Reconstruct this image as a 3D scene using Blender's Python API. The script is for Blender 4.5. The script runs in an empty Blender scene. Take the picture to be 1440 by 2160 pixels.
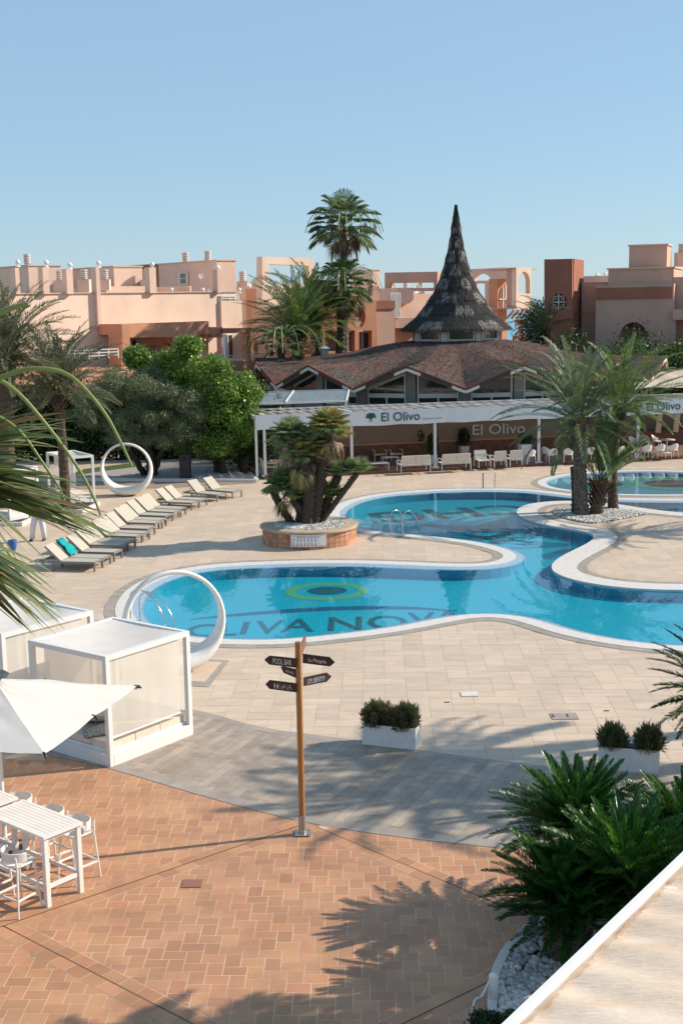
import bpy, bmesh, math, random
import numpy as np
from mathutils import Vector, Matrix
from mathutils.geometry import tessellate_polygon
R = math.radians; PI = math.pi
sc = bpy.context.scene
# ---------------------------------------------------------------- camera
FPX = 2700.0; CAMH = 8.7; PITCH = R(9.25); ROLL = -0.018
CM = Matrix.Rotation(PI/2-PITCH, 3, 'X') @ Matrix.Rotation(ROLL, 3, 'Z')
cd = bpy.data.cameras.new('camera'); cam = bpy.data.objects.new('camera', cd)
sc.collection.objects.link(cam); sc.camera = cam
cd.sensor_fit = 'VERTICAL'; cd.sensor_height = 36; cd.lens = 36*FPX/2160
cd.clip_start = .1; cd.clip_end = 9000
cam.matrix_world = Matrix.Translation((0, 0, CAMH)) @ CM.to_4x4()
# ---------------------------------------------------------------- light
SUN_AZ = 13.35; SUN_EL = 32.0        # degrees; azimuth from +X towards +Y
sdir = Vector((math.cos(R(SUN_AZ))*math.cos(R(SUN_EL)), math.sin(R(SUN_AZ))*math.cos(R(SUN_EL)), math.sin(R(SUN_EL))))
w = bpy.data.worlds.new("World"); sc.world = w; w.use_nodes = True
nt = w.node_tree; bg = nt.nodes['Background']
sky = nt.nodes.new('ShaderNodeTexSky'); sky.sky_type = 'NISHITA'; sky.sun_disc = False
sky.sun_elevation = R(SUN_EL); sky.sun_rotation = R(90-SUN_AZ)
sky.air_density = 1.0; sky.dust_density = 0.15; sky.ozone_density = 5.0; sky.altitude = 0
hz = nt.nodes.new('ShaderNodeMix'); hz.data_type = 'RGBA'; hz.inputs[0].default_value = .7; hz.inputs[7].default_value = (1.85, 2.76, 3.55, 1)   # thin even summer haze over the clear sky
nt.links.new(sky.outputs[0], hz.inputs[6]); nt.links.new(hz.outputs[2], bg.inputs[0]); bg.inputs[1].default_value = 0.14
sl = bpy.data.lights.new('sun', 'SUN'); sun = bpy.data.objects.new('sun', sl); sc.collection.objects.link(sun)
sl.energy = 5.0; sl.angle = R(.55); sl.color = (1, .875, .71)
sun.rotation_euler = sdir.to_track_quat('Z', 'Y').to_euler()
sc.view_settings.view_transform = 'Standard'; sc.view_settings.look = 'None'
sc.view_settings.gamma = 1; sc.view_settings.exposure = 0.42
sc.cycles.max_bounces = 8; sc.cycles.transparent_max_bounces = 24
sc.cycles.caustics_reflective = False; sc.cycles.caustics_refractive = False

# ---------------------------------------------------------------- photo ray helpers (where things stand)
def ray(u, v): return CM @ Vector(((u-720)/FPX, -(v-1080)/FPX, -1))
def G(u, v, z=0.0):
    d = ray(u, v); t = (z-CAMH)/d.z; return Vector((d.x*t, d.y*t, z))
def Yp(u, v, y):
    d = ray(u, v); t = y/d.y; return Vector((d.x*t, y, CAMH+d.z*t))
def top(u, v, g):
    d = ray(u, v); return CAMH+d.z*math.hypot(g[0], g[1])/math.hypot(d.x, d.y)

# ---------------------------------------------------------------- object helpers
def tag(o, label=None, cat=None, group=None, kind=None):
    if label: o['label'] = label
    if cat: o['category'] = cat
    if group: o['group'] = group
    if kind: o['kind'] = kind
    return o
def thing(name, label, cat, loc=(0, 0, 0), rz=0, group=None):
    o = bpy.data.objects.new(name, None); o.empty_display_size = .2
    sc.collection.objects.link(o); o.location = loc; o.rotation_euler = (0, 0, rz)
    return tag(o, label, cat, group)
def wloc(o):
    p = Vector((0, 0, 0))
    while o: p += o.location; o = o.parent
    return p
def dup(o, loc=None, rz=None, label=None, group=None, scale=None):
    def rec(a, par):
        c = a.copy(); sc.collection.objects.link(c); c.parent = par
        for ch in [x for x in bpy.data.objects if x.parent == a]: rec(ch, c)
        return c
    c = rec(o, None)
    if loc is not None: c.location = loc
    if rz is not None: c.rotation_euler = (0, 0, rz)
    if scale: c.scale = (scale,)*3
    if label: c['label'] = label
    if group: c['group'] = group
    return c

class MB:
    def __init__(s): s.v = []; s.f = []; s.n = 0
    def add(s, vs, fs):
        o = s.n; s.v.extend([tuple(map(float, p)) for p in vs]); s.n += len(vs)
        s.f.extend([tuple(int(i)+o for i in f) for f in fs])
    def addnp(s, vs, fs):
        o = s.n; s.v.extend(map(tuple, vs.tolist())); s.n += len(vs)
        s.f.extend(map(tuple, (fs+o).tolist()))
    def hexa(s, p): # 8 points bottom ccw 4, top 4
        s.add(p, [(3, 2, 1, 0), (4, 5, 6, 7), (0, 1, 5, 4), (1, 2, 6, 5), (2, 3, 7, 6), (3, 0, 4, 7)])
    def box(s, x0, x1, y0, y1, z0, z1):
        s.hexa([(x0, y0, z0), (x1, y0, z0), (x1, y1, z0), (x0, y1, z0), (x0, y0, z1), (x1, y0, z1), (x1, y1, z1), (x0, y1, z1)])
    def beam(s, p, q, w, h=None, up=(0, 0, 1)):
        h = h or w; p = Vector(p); q = Vector(q); d = (q-p).normalized(); u = Vector(up)
        if abs(d.dot(u)) > .95: u = Vector((0, 1, 0))
        a = d.cross(u).normalized(); b = a.cross(d).normalized()
        a = a*w/2; b = b*h/2
        s.hexa([p-a-b, p+a-b, p+a+b, p-a+b, q-a-b, q+a-b, q+a+b, q-a+b])
    def tube(s, pts, rad, n=8, cap=True):
        pts = [Vector(p) for p in pts]; m = len(pts)
        if not hasattr(rad, '__len__'): rad = [rad]*m
        ref = Vector((0, 0, 1)); vs = []; prev = None
        for i, p in enumerate(pts):
            t = (pts[min(i+1, m-1)]-pts[max(i-1, 0)]).normalized()
            if prev is None:
                a = t.cross(ref)
                if a.length < .1: a = t.cross(Vector((0, 1, 0)))
            else: a = prev-t*prev.dot(t)
            a.normalize(); prev = a; b = t.cross(a)
            for k in range(n):
                an = 2*PI*k/n; vs.append(p+(a*math.cos(an)+b*math.sin(an))*rad[i])
        fs = [(i*n+k, i*n+(k+1) % n, (i+1)*n+(k+1) % n, (i+1)*n+k) for i in range(m-1) for k in range(n)]
        if cap: fs += [tuple(range(n-1, -1, -1)), tuple((m-1)*n+k for k in range(n))]
        s.add(vs, fs)
    def lathe(s, prof, n=24, c=(0, 0, 0), cap=True):
        vs = [(c[0]+r*math.cos(2*PI*k/n), c[1]+r*math.sin(2*PI*k/n), c[2]+z) for r, z in prof for k in range(n)]
        m = len(prof)
        fs = [(i*n+k, i*n+(k+1) % n, (i+1)*n+(k+1) % n, (i+1)*n+k) for i in range(m-1) for k in range(n)]
        if cap: fs += [tuple(range(n-1, -1, -1)), tuple((m-1)*n+k for k in range(n))]
        s.add(vs, fs)
    def sheet(s, poly, z, holes=()):
        loops = [[Vector((p[0], p[1], 0)) for p in L] for L in [poly]+list(holes)]
        tris = tessellate_polygon(loops); vs = [v for L in loops for v in L]
        out = []
        for t in tris:
            a, b, c = [vs[i] for i in t]
            if (b-a).cross(c-a).z < 0: t = (t[0], t[2], t[1])
            out.append(t)
        s.add([(v.x, v.y, z) for v in vs], out)
    def panel(s, O, ux, uy, poly, th, holes=()):
        """extruded flat outline with holes; O origin, ux, uy in-plane unit vectors; thickness th along ux x uy"""
        O = Vector(O); ux = Vector(ux); uy = Vector(uy); nn = ux.cross(uy).normalized()*th
        loops = [[Vector((p[0], p[1], 0)) for p in L] for L in [poly]+list(holes)]
        tris = tessellate_polygon(loops); vs = [v for L in loops for v in L]; m = len(vs)
        W = [O+ux*v.x+uy*v.y for v in vs]; fs = []
        for t in tris:
            a, b, c = [vs[i] for i in t]
            if (b-a).cross(c-a).z < 0: t = (t[0], t[2], t[1])
            fs.append(tuple(i+m for i in t)); fs.append((t[2], t[1], t[0]))
        o = 0
        for li, L in enumerate(loops):
            k = len(L); area = sum(L[i].x*L[(i+1) % k].y-L[(i+1) % k].x*L[i].y for i in range(k))
            for i in range(k):
                a, b = o+i, o+(i+1) % k
                if (area > 0) == (li == 0): fs.append((a, b, b+m, a+m))
                else: fs.append((b, a, a+m, b+m))
            o += k
        s.add(W+[p+nn for p in W], fs)
    def build(s, name, mat, parent=None, world=False, smooth=False):
        me = bpy.data.meshes.new(name)
        vs = s.v
        if world and parent is not None:
            o = wloc(parent); vs = [(a-o.x, b-o.y, c-o.z) for a, b, c in vs]
        me.from_pydata(vs, [], s.f); me.validate(clean_customdata=False)
        if smooth: me.polygons.foreach_set('use_smooth', [True]*len(me.polygons))
        for m_ in (mat if isinstance(mat, (list, tuple)) else [mat]): me.materials.append(m_)
        ob = bpy.data.objects.new(name, me); sc.collection.objects.link(ob)
        if parent is not None: ob.parent = parent
        return ob
def build_each(B, name, mat, parent, world=False):
    par = list(range(len(B.v)))
    def f(a):
        while par[a] != a: par[a] = par[par[a]]; a = par[a]
        return a
    for F_ in B.f:
        for x in F_[1:]: par[f(x)] = f(F_[0])
    gr = {}
    for F_ in B.f: gr.setdefault(f(F_[0]), []).append(F_)
    for fs in gr.values():
        ids = sorted({i for F_ in fs for i in F_}); mp = {a: k for k, a in enumerate(ids)}; C = MB(); C.add([B.v[i] for i in ids], [tuple(mp[i] for i in F_) for F_ in fs]); C.build(name, mat, parent, world)
def solo(name, mb, mat, label, cat, group=None, smooth=False):
    xs = [p[0] for p in mb.v]; ys = [p[1] for p in mb.v]; z0 = min(p[2] for p in mb.v)
    c = ((min(xs)+max(xs))/2, (min(ys)+max(ys))/2, z0)
    mb.v = [(a-c[0], b-c[1], d-z0) for a, b, d in mb.v]
    o = mb.build(name, mat, smooth=smooth); o.location = c
    return tag(o, label, cat, group)
def struct(name, mb, mat, smooth=False, kind='structure'):
    return tag(mb.build(name, mat, smooth=smooth), kind=kind)
def text_mb(B, txt, O, ux, uy, height, width=None, ext=.004, bold=0., spacing=1.0):
    """lettering as geometry; O lower left corner, height of capitals"""
    cu = bpy.data.curves.new('t', 'FONT'); cu.body = txt; cu.extrude = 0; cu.offset = bold; cu.space_character = spacing
    cu.resolution_u = 3
    ob = bpy.data.objects.new('t', cu); sc.collection.objects.link(ob)
    bpy.context.view_layer.update()
    me = bpy.data.meshes.new_from_object(ob.evaluated_get(bpy.context.evaluated_depsgraph_get()))
    vs = [v.co.copy() for v in me.vertices]; fs = [tuple(p.vertices) for p in me.polygons]
    bpy.data.objects.remove(ob); bpy.data.curves.remove(cu); bpy.data.meshes.remove(me)
    x0 = min(v.x for v in vs); x1 = max(v.x for v in vs); k = height/.69
    kx = width/(x1-x0) if width else k
    O = Vector(O); ux = Vector(ux).normalized(); uy = Vector(uy).normalized(); nn = ux.cross(uy).normalized()
    P = [O+ux*(v.x-x0)*kx+uy*v.y*k+nn*ext for v in vs]
    B.add(P, fs)
def npn(a): return a/np.linalg.norm(a, axis=-1, keepdims=True)

# ---------------------------------------------------------------- materials
MATS = {}
def N(t, k, **kw):
    n = t.nodes.new(k)
    for a, b in kw.items(): setattr(n, a, b)
    return n
def M(name, col, rough=.6, col2=None, ns=3., isl=0., bump=0., bs=40., metal=0., spec=.4, stretch=None, trans=0., detail=4., fac=(.35, .65), alpha=1., dirt=None, coat=0.):
    m = bpy.data.materials.new(name); m.use_nodes = True; t = m.node_tree; L = t.links.new
    b = t.nodes['Principled BSDF']; out = t.nodes['Material Output']
    b.inputs['Roughness'].default_value = rough; b.inputs['Metallic'].default_value = metal
    b.inputs['Specular IOR Level'].default_value = spec; b.inputs['Coat Weight'].default_value = coat
    col = tuple(col)+(1,); cur = None
    tc = N(t, 'ShaderNodeTexCoord'); mp = N(t, 'ShaderNodeMapping'); L(tc.outputs['Object'], mp.inputs[0])
    if stretch: mp.inputs['Scale'].default_value = stretch
    if col2:
        no = N(t, 'ShaderNodeTexNoise'); no.inputs['Scale'].default_value = ns; no.inputs['Detail'].default_value = detail
        L(mp.outputs[0], no.inputs['Vector'])
        mr = N(t, 'ShaderNodeMapRange'); L(no.outputs[0], mr.inputs[0]); mr.inputs[1].default_value = fac[0]; mr.inputs[2].default_value = fac[1]
        mx = N(t, 'ShaderNodeMix', data_type='RGBA'); L(mr.outputs[0], mx.inputs[0])
        mx.inputs[6].default_value = col; mx.inputs[7].default_value = tuple(col2)+(1,); cur = mx.outputs[2]
    if isl:
        g = N(t, 'ShaderNodeNewGeometry'); hv = N(t, 'ShaderNodeHueSaturation')
        mr = N(t, 'ShaderNodeMapRange'); L(g.outputs['Random Per Island'], mr.inputs[0]); mr.inputs[3].default_value = 1-isl; mr.inputs[4].default_value = 1+isl
        L(mr.outputs[0], hv.inputs['Value'])
        mh = N(t, 'ShaderNodeMath', operation='MULTIPLY'); mh.inputs[1].default_value = 7.31; L(g.outputs['Random Per Island'], mh.inputs[0])
        fr = N(t, 'ShaderNodeMath', operation='FRACT'); L(mh.outputs[0], fr.inputs[0])
        m2 = N(t, 'ShaderNodeMapRange'); L(fr.outputs[0], m2.inputs[0]); m2.inputs[3].default_value = .5-isl*.04; m2.inputs[4].default_value = .5+isl*.04
        L(m2.outputs[0], hv.inputs['Hue'])
        if cur: L(cur, hv.inputs['Color'])
        else: hv.inputs['Color'].default_value = col
        cur = hv.outputs[0]
    if dirt:
        no = N(t, 'ShaderNodeTexNoise'); no.inputs['Scale'].default_value = dirt[1]; no.inputs['Detail'].default_value = 6; no.inputs['Roughness'].default_value = .65
        mp2 = N(t, 'ShaderNodeMapping'); L(tc.outputs['Object'], mp2.inputs[0]); mp2.inputs['Scale'].default_value = dirt[3] if len(dirt) > 3 else (1, 1, 1)
        L(mp2.outputs[0], no.inputs['Vector'])
        mr = N(t, 'ShaderNodeMapRange'); L(no.outputs[0], mr.inputs[0]); mr.inputs[1].default_value = .48; mr.inputs[2].default_value = .75; mr.inputs[4].default_value = dirt[2]
        mx = N(t, 'ShaderNodeMix', data_type='RGBA'); L(mr.outputs[0], mx.inputs[0])
        if cur: L(cur, mx.inputs[6])
        else: mx.inputs[6].default_value = col
        mx.inputs[7].default_value = tuple(dirt[0])+(1,); cur = mx.outputs[2]
    if cur: L(cur, b.inputs['Base Color'])
    else: b.inputs['Base Color'].default_value = col
    if bump:
        no = N(t, 'ShaderNodeTexNoise'); no.inputs['Scale'].default_value = bs; no.inputs['Detail'].default_value = 5
        L(mp.outputs[0], no.inputs['Vector'])
        bp = N(t, 'ShaderNodeBump'); bp.inputs['Strength'].default_value = bump; bp.inputs['Distance'].default_value = .02
        L(no.outputs[0], bp.inputs['Height']); L(bp.outputs[0], b.inputs['Normal'])
    if trans:
        tr = N(t, 'ShaderNodeBsdfTranslucent'); ms = N(t, 'ShaderNodeMixShader'); ms.inputs[0].default_value = trans
        if cur: L(cur, tr.inputs[0])
        else: tr.inputs[0].default_value = col
        L(b.outputs[0], ms.inputs[1]); L(tr.outputs[0], ms.inputs[2]); L(ms.outputs[0], out.inputs[0])
    if alpha < 1:
        tp = N(t, 'ShaderNodeBsdfTransparent'); ms = N(t, 'ShaderNodeMixShader'); ms.inputs[0].default_value = alpha
        src = out.inputs[0].links[0].from_socket
        L(tp.outputs[0], ms.inputs[1]); L(src, ms.inputs[2]); L(ms.outputs[0], out.inputs[0])
    MATS[name] = m; return m
mBeigeBase = M('joint_beige', (.44, .355, .28), .8)
mBeige = M('beige_stone', (.585, .47, .37), .55, (.52, .41, .315), 1.6, isl=.07, bump=.1, bs=60, dirt=((.42, .33, .26), .5, .5), stretch=(1, 3, 1))
mBrownS = M('brown_stone', (.34, .255, .195), .6, (.28, .21, .16), 3, isl=.12, bump=.1)
mTerrB = M('terracotta_joint', (.66, .485, .36), .85, (.46, .32, .225), 1.3)
mTerr = M('terracotta_tile', (.475, .25, .135), .5, (.415, .205, .11), 1.1, isl=.135, bump=.12, bs=70, dirt=((.26, .14, .095), 1.3, .5))
mGreyB = M('deck_joint', (.21, .18, .155), .8)
mGrey = M('grey_plank', (.385, .32, .26), .55, (.29, .24, .195), 3, isl=.17, bump=.08, stretch=(1, 1, 1), dirt=((.17, .15, .14), 1.6, .4))
mGreyL = M('grey_border', (.34, .3, .265), .6, (.28, .25, .22), 3, isl=.08)
mBlack = M('black_joint', (.02, .018, .016), .9)
mWhiteStone = M('white_coping', (.66, .63, .6), .5, (.58, .55, .53), 6, bump=.05)
mGrille = M('drain_grille', (.42, .43, .44), .6, (.7, .7, .7), 40, fac=(.45, .55))
mMosaic = M('pale_mosaic', (.36, .47, .56), .3, (.2, .33, .46), 26, fac=(.4, .6), detail=1)
mPoolFloor = M('pool_mosaic', (.003, .37, .53), .35, (.01, .46, .62), 14, fac=(.35, .65), detail=3)
mPoolWall = M('pool_wall_mosaic', (.006, .3, .46), .35, (.012, .38, .54), 14, detail=3)
mKidFloor = M('shallow_pool_floor', (.2, .43, .55), .35, (.15, .37, .5), 9)
mNavy = M('navy_mosaic', (.014, .115, .17), .4)
mNavy2 = M('blue_mosaic', (.01, .11, .25), .4)
mYG = M('yellow_green_mosaic', (.13, .42, .2), .4)
mBr = M('brown_mosaic', (.14, .07, .055), .4)
mWhite = M('white_lacquer', (.74, .73, .71), .35, (.69, .68, .66), 5)
mWhiteM = M('white_metal', (.7, .7, .7), .35, spec=.5)
mPlanter = M('white_planter', (.76, .76, .77), .4, (.7, .7, .7), 8, dirt=((.5, .47, .42), 3, .25))
mGreyM = M('grey_metal', (.22, .215, .205), .45, metal=.3)
mSling = M('sling_fabric', (.51, .475, .405), .75, (.455, .42, .355), 30, trans=.12)
mSlingW = M('white_sling', (.74, .7, .63), .75, (.66, .62, .55), 20, trans=.15)
mCanvas = M('white_canvas', (.7, .675, .655), .8, (.65, .625, .605), 2, bump=.25, bs=3, trans=.18)
mBlind = M('cream_blind', (.88, .84, .78), .85, (.82, .77, .7), 3, trans=.45, alpha=.84, stretch=(1, 1, .2))
mCush = M('cream_cushion', (.66, .59, .5), .85, (.6, .53, .45), 4, bump=.3, bs=6)
mPil1 = M('grey_green_pillow', (.3, .32, .3), .9, (.24, .26, .25), 10, bump=.2)
mPil2 = M('woven_pillow', (.42, .41, .38), .9, (.12, .13, .13), 55, fac=(.45, .55), detail=0)
mTeal = M('teal_towel', (.0, .36, .35), .95, (.0, .28, .3), 20, bump=.5, bs=30)
mBlueP = M('blue_plastic', (.015, .13, .42), .4)
mSteel = M('steel', (.6, .6, .6), .18, metal=1)
mWood = M('varnished_pole', (.42, .2, .065), .4, (.29, .13, .04), 5, stretch=(8, 8, .6), detail=6, fac=(.3, .7), bump=.1)
mSignD = M('dark_brown_board', (.062, .03, .018), .5, (.045, .022, .013), 12, stretch=(1, 1, 6))
mSignL = M('faded_brown_board', (.2, .115, .08), .6, (.15, .085, .06), 12, stretch=(1, 1, 6))
mLet = M('pale_lettering', (.62, .55, .48), .6)
mLetW = M('white_lettering', (.8, .8, .8), .5)
mInk = M('dark_ink', (.03, .03, .035), .6)
mRedInk = M('red_ink', (.4, .04, .04), .6)
mGreenInk = M('dark_green_print', (.025, .075, .07), .6)
mBanner = M('white_banner', (.74, .77, .8), .7, (.68, .71, .75), .5, trans=.1)
mFabB = M('beige_shade_fabric', (.5, .36, .24), .8, (.4, .28, .18), 2, trans=.3)
mFabW = M('pale_shade_fabric', (.72, .64, .54), .8, (.62, .54, .44), 2, trans=.3)
mLouv = M('grey_louvre', (.2, .25, .28), .5, (.15, .19, .22), 3)
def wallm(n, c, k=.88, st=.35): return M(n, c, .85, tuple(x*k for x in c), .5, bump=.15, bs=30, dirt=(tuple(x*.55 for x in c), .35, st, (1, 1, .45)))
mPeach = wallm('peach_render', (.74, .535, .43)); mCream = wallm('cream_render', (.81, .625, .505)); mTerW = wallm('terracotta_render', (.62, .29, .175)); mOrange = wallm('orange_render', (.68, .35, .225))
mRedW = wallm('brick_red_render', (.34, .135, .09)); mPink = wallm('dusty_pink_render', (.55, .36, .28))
mBall = M('white_ball', (.8, .79, .78), .5)
mGlass = M('dark_glass', (.02, .025, .025), .05, spec=.9)
mGlass2 = M('window_glass', (.05, .06, .06), .08, spec=.8)
mFrameW = M('white_frame', (.62, .6, .56), .5)
mGreyW = M('grey_render', (.23, .22, .21), .8, (.2, .19, .18), 1, dirt=((.14, .13, .12), .8, .4))
mTaupe = M('taupe_wall', (.29, .23, .185), .85, (.26, .205, .165), 1)
mTileBr = M('brown_tile', (.2, .085, .05), .5, (.11, .05, .035), 5, detail=1)
mPlat = M('brown_deck_tile', (.24, .14, .1), .5, (.19, .11, .08), 4)
mThatchG = M('dark_thatch', (.036, .035, .036), .95, (.06, .057, .055), 8, isl=.5, stretch=(3, 3, .6), bump=.6, bs=25)
mThatchR = M('reddish_thatch', (.175, .088, .07), .95, (.105, .085, .078), .8, isl=.55, fac=(.4, .6), bump=.6, bs=25)
mPaleStraw = M('pale_straw', (.42, .395, .36), .95, (.24, .225, .21), 2, isl=.4)
mGravel = M('white_pebbles', (.58, .565, .545), .7, (.36, .35, .34), 3, isl=.35)
mGravelG = M('grey_pebbles', (.42, .4, .37), .8, (.2, .19, .18), 22, fac=(.4, .6), bump=1., bs=18, detail=2)
mSoil = M('soil', (.07, .045, .03), .95, (.035, .022, .016), 20, bump=.8)
mBrickP = M('planter_brick', (.52, .27, .16), .7, (.38, .19, .12), 3, isl=.22, bump=.2)
mCap = M('sandstone_cap', (.46, .36, .26), .7, (.38, .29, .21), 4, bump=.2)
mSea = M('sea_water', (.12, .3, .42), .25, (.15, .34, .45), .05)
mGrass = M('grass', (.06, .1, .025), .9, (.04, .07, .02), 3, bump=.5)
def leafm(n, c, c2, isl=.35, tr=.28, ns=1.2, rough=.45): return M(n, c, rough, c2, ns, isl=isl, trans=tr, spec=.45)
mDate = leafm('date_frond', (.11, .165, .07), (.19, .24, .12)); mDateD = leafm('date_frond_grey', (.11, .135, .07), (.2, .215, .13))
mDateY = leafm('date_frond_light', (.13, .21, .055), (.21, .29, .1))
mFanG = leafm('fan_frond', (.11, .19, .08), (.2, .27, .13)); mFanY = leafm('fan_frond_yellowing', (.3, .29, .1), (.48, .36, .12))
mChama = leafm('chamaerops_frond', (.15, .22, .08), (.28, .34, .16))
mDead = leafm('dry_frond', (.19, .13, .085), (.27, .17, .08), tr=.15); mCyc = leafm('cycad_frond', (.022, .09, .017), (.048, .14, .028), rough=.3, tr=.22)
mCycL = leafm('cycad_new_frond', (.1, .27, .03), (.15, .34, .05), rough=.3, tr=.3)
mFicus = leafm('ficus_leaf', (.125, .225, .035), (.2, .31, .055), tr=.35, rough=.35); mOlive = leafm('olive_leaf', (.125, .16, .075), (.24, .28, .15))
mHedge = leafm('hedge_leaf', (.028, .055, .016), (.05, .09, .025)); mConif = leafm('conifer_leaf', (.1, .12, .055), (.17, .17, .085)); mIvy = leafm('creeper_leaf', (.045, .11, .015), (.09, .17, .03))
mTrunk = M('palm_trunk', (.13, .095, .07), .95, (.06, .045, .035), 6, stretch=(1, 1, 6), bump=1, bs=14, isl=.25)
mTrunkG = M('grey_trunk', (.23, .19, .155), .95, (.075, .06, .045), 5, stretch=(1.4, 1.4, 6), bump=1., bs=16, fac=(.4, .6), isl=.2)
mTrunkD = M('dark_fibre_trunk', (.045, .035, .028), .95, (.09, .065, .045), 14, bump=1, bs=25, isl=.3)
mOrangeBoot = M('orange_leaf_base', (.3, .13, .04), .8, (.2, .1, .03), 5, isl=.3)
mPetiole = M('green_petiole', (.19, .23, .07), .45, (.15, .2, .05), 8)
mSkin = M('skin', (.5, .3, .2), .6); mWhiteC = M('white_cloth', (.72, .72, .75), .85, (.64, .64, .68), 9, bump=.3, bs=12); mHair = M('dark_hair', (.03, .02, .015), .8)

# water: a fresnel mirror over clear tinted water
mWater = bpy.data.materials.new('pool_water'); mWater.use_nodes = True; t = mWater.node_tree; t.nodes.clear(); L = t.links.new
o_ = N(t, 'ShaderNodeOutputMaterial'); mixw = N(t, 'ShaderNodeMixShader'); gl = N(t, 'ShaderNodeBsdfGlossy'); tp = N(t, 'ShaderNodeBsdfTransparent'); geo = N(t, 'ShaderNodeNewGeometry')
gl.inputs['Roughness'].default_value = .015; tp.inputs[0].default_value = (.8, .95, .97, 1)
tc = N(t, 'ShaderNodeTexCoord'); nz = N(t, 'ShaderNodeTexNoise'); nz.inputs['Scale'].default_value = 2.2; nz.inputs['Detail'].default_value = 3
bp = N(t, 'ShaderNodeBump'); bp.inputs['Strength'].default_value = .16; bp.inputs['Distance'].default_value = .03
mpw = N(t, 'ShaderNodeMapping'); L(tc.outputs['Object'], mpw.inputs[0]); mpw.inputs['Scale'].default_value = (1, .45, 1)
L(mpw.outputs[0], nz.inputs[0]); L(nz.outputs[0], bp.inputs['Height']); L(bp.outputs[0], gl.inputs['Normal'])
dt_ = N(t, 'ShaderNodeVectorMath', operation='DOT_PRODUCT'); L(geo.outputs['Normal'], dt_.inputs[0]); L(geo.outputs['Incoming'], dt_.inputs[1])
ab = N(t, 'ShaderNodeMath', operation='ABSOLUTE'); L(dt_.outputs['Value'], ab.inputs[0]); om = N(t, 'ShaderNodeMath', operation='SUBTRACT'); om.inputs[0].default_value = 1; L(ab.outputs[0], om.inputs[1])
pw = N(t, 'ShaderNodeMath', operation='POWER'); L(om.outputs[0], pw.inputs[0]); pw.inputs[1].default_value = 4.6; ma = N(t, 'ShaderNodeMath', operation='MULTIPLY_ADD'); L(pw.outputs[0], ma.inputs[0]); ma.inputs[1].default_value = .98; ma.inputs[2].default_value = .02
L(ma.outputs[0], mixw.inputs[0]); L(tp.outputs[0], mixw.inputs[1]); L(gl.outputs[0], mixw.inputs[2]); L(mixw.outputs[0], o_.inputs[0])

# ================================================================ GROUND
rng = np.random.default_rng(7); random.seed(7)
def smooth_loop(pts, n=10, closed=True):
    pts = [Vector((p[0], p[1])) for p in pts]; m = len(pts); out = []
    for i in range(m if closed else m-1):
        if closed: a, b, c, d = pts[(i-1) % m], pts[i], pts[(i+1) % m], pts[(i+2) % m]
        else: a, b, c, d = pts[max(i-1, 0)], pts[i], pts[i+1], pts[min(i+2, m-1)]
        for k in range(n):
            s = k/n; out.append(.5*((2*b)+(c-a)*s+(2*a-5*b+4*c-d)*s*s+(3*b-3*c+d-a)*s**3))
    if not closed: out.append(pts[-1])
    return out
def resample(L, step, closed=True):
    pts = L+[L[0]] if closed else L; out = [pts[0].copy()]; acc = 0.
    for a, b in zip(pts, pts[1:]):
        d = (b-a).length; pos = 0
        while acc+d-pos >= step:
            pos += step-acc; acc = 0; out.append(a+(b-a)*(pos/d))
        acc += d-pos
    if closed and (out[-1]-out[0]).length < step*.5: out.pop()
    return out
def relax(L, it):
    m = len(L)
    for _ in range(it): L = [(L[i-1]+L[i]*2+L[(i+1) % m])/4 for i in range(m)]
    return L
def offset(L, d):
    """offset towards the inside of a loop (any orientation)"""
    m = len(L); A = sum(L[i].x*L[(i+1) % m].y-L[(i+1) % m].x*L[i].y for i in range(m)); sg = 1 if A > 0 else -1
    out = []
    for i in range(m):
        t = (L[(i+2) % m]-L[i-2]).normalized(); nrm = Vector((-t.y, t.x))*sg
        out.append(L[i]+nrm*d)
    return relax(out, 3)
def inside(p, L):
    c = False; x, y = p[0], p[1]; j = len(L)-1
    for i in range(len(L)):
        a, b = L[i], L[j]
        if (a[1] > y) != (b[1] > y) and x < (b[0]-a[0])*(y-a[1])/(b[1]-a[1])+a[0]: c = not c
        j = i
    return c
def strip(B, L1, L2, z1, z2, idx=None):
    m = len(L1)
    for i in (range(m) if idx is None else idx):
        j = (i+1) % m
        B.add([(L1[i].x, L1[i].y, z1), (L1[j].x, L1[j].y, z1), (L2[j].x, L2[j].y, z2), (L2[i].x, L2[i].y, z2)], [(0, 1, 2, 3)])
def P2(l): return [G(u, v).xy for u, v in l]

main_px = [(243,1296),(252,1264),(278,1238),(322,1217),(382,1201),(455,1191),(550,1186),(650,1183),(750,1183),(850,1186),(950,1190),(1010,1190),(1044,1185),(1061,1177),(1058,1169),
 (1036,1160),(992,1149),(930,1140),(860,1133),(790,1127),(735,1117),(700,1102),(690,1084),(706,1068),(740,1054),(795,1043),(865,1036),(945,1032),(1040,1031),(1125,1034),(1207,1043),(1300,1051),(1440,1053),(1560,1053),(1640,1068),(1620,1092),(1530,1096),
 (1440,1090),(1360,1082),(1300,1073),(1255,1066),(1205,1063),(1160,1065),(1135,1073),(1133,1085),(1158,1097),(1200,1106),(1258,1115),(1292,1124),(1301,1135),(1290,1148),(1262,1163),(1234,1178),(1217,1192),(1218,1205),(1250,1217),(1300,1226),(1370,1232),(1440,1233),(1560,1234),(1680,1250),(1740,1300),(1680,1360),(1560,1376),
 (1440,1375),(1380,1371),(1300,1362),(1220,1348),(1160,1333),(1120,1320),(1080,1308),(1040,1303),(1000,1304),(950,1312),(880,1326),(800,1339),(700,1351),(600,1360),(500,1361),(400,1356),(330,1347),(270,1328)]
main_out = relax(resample(smooth_loop(P2(main_px)), .25), 3)
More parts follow.
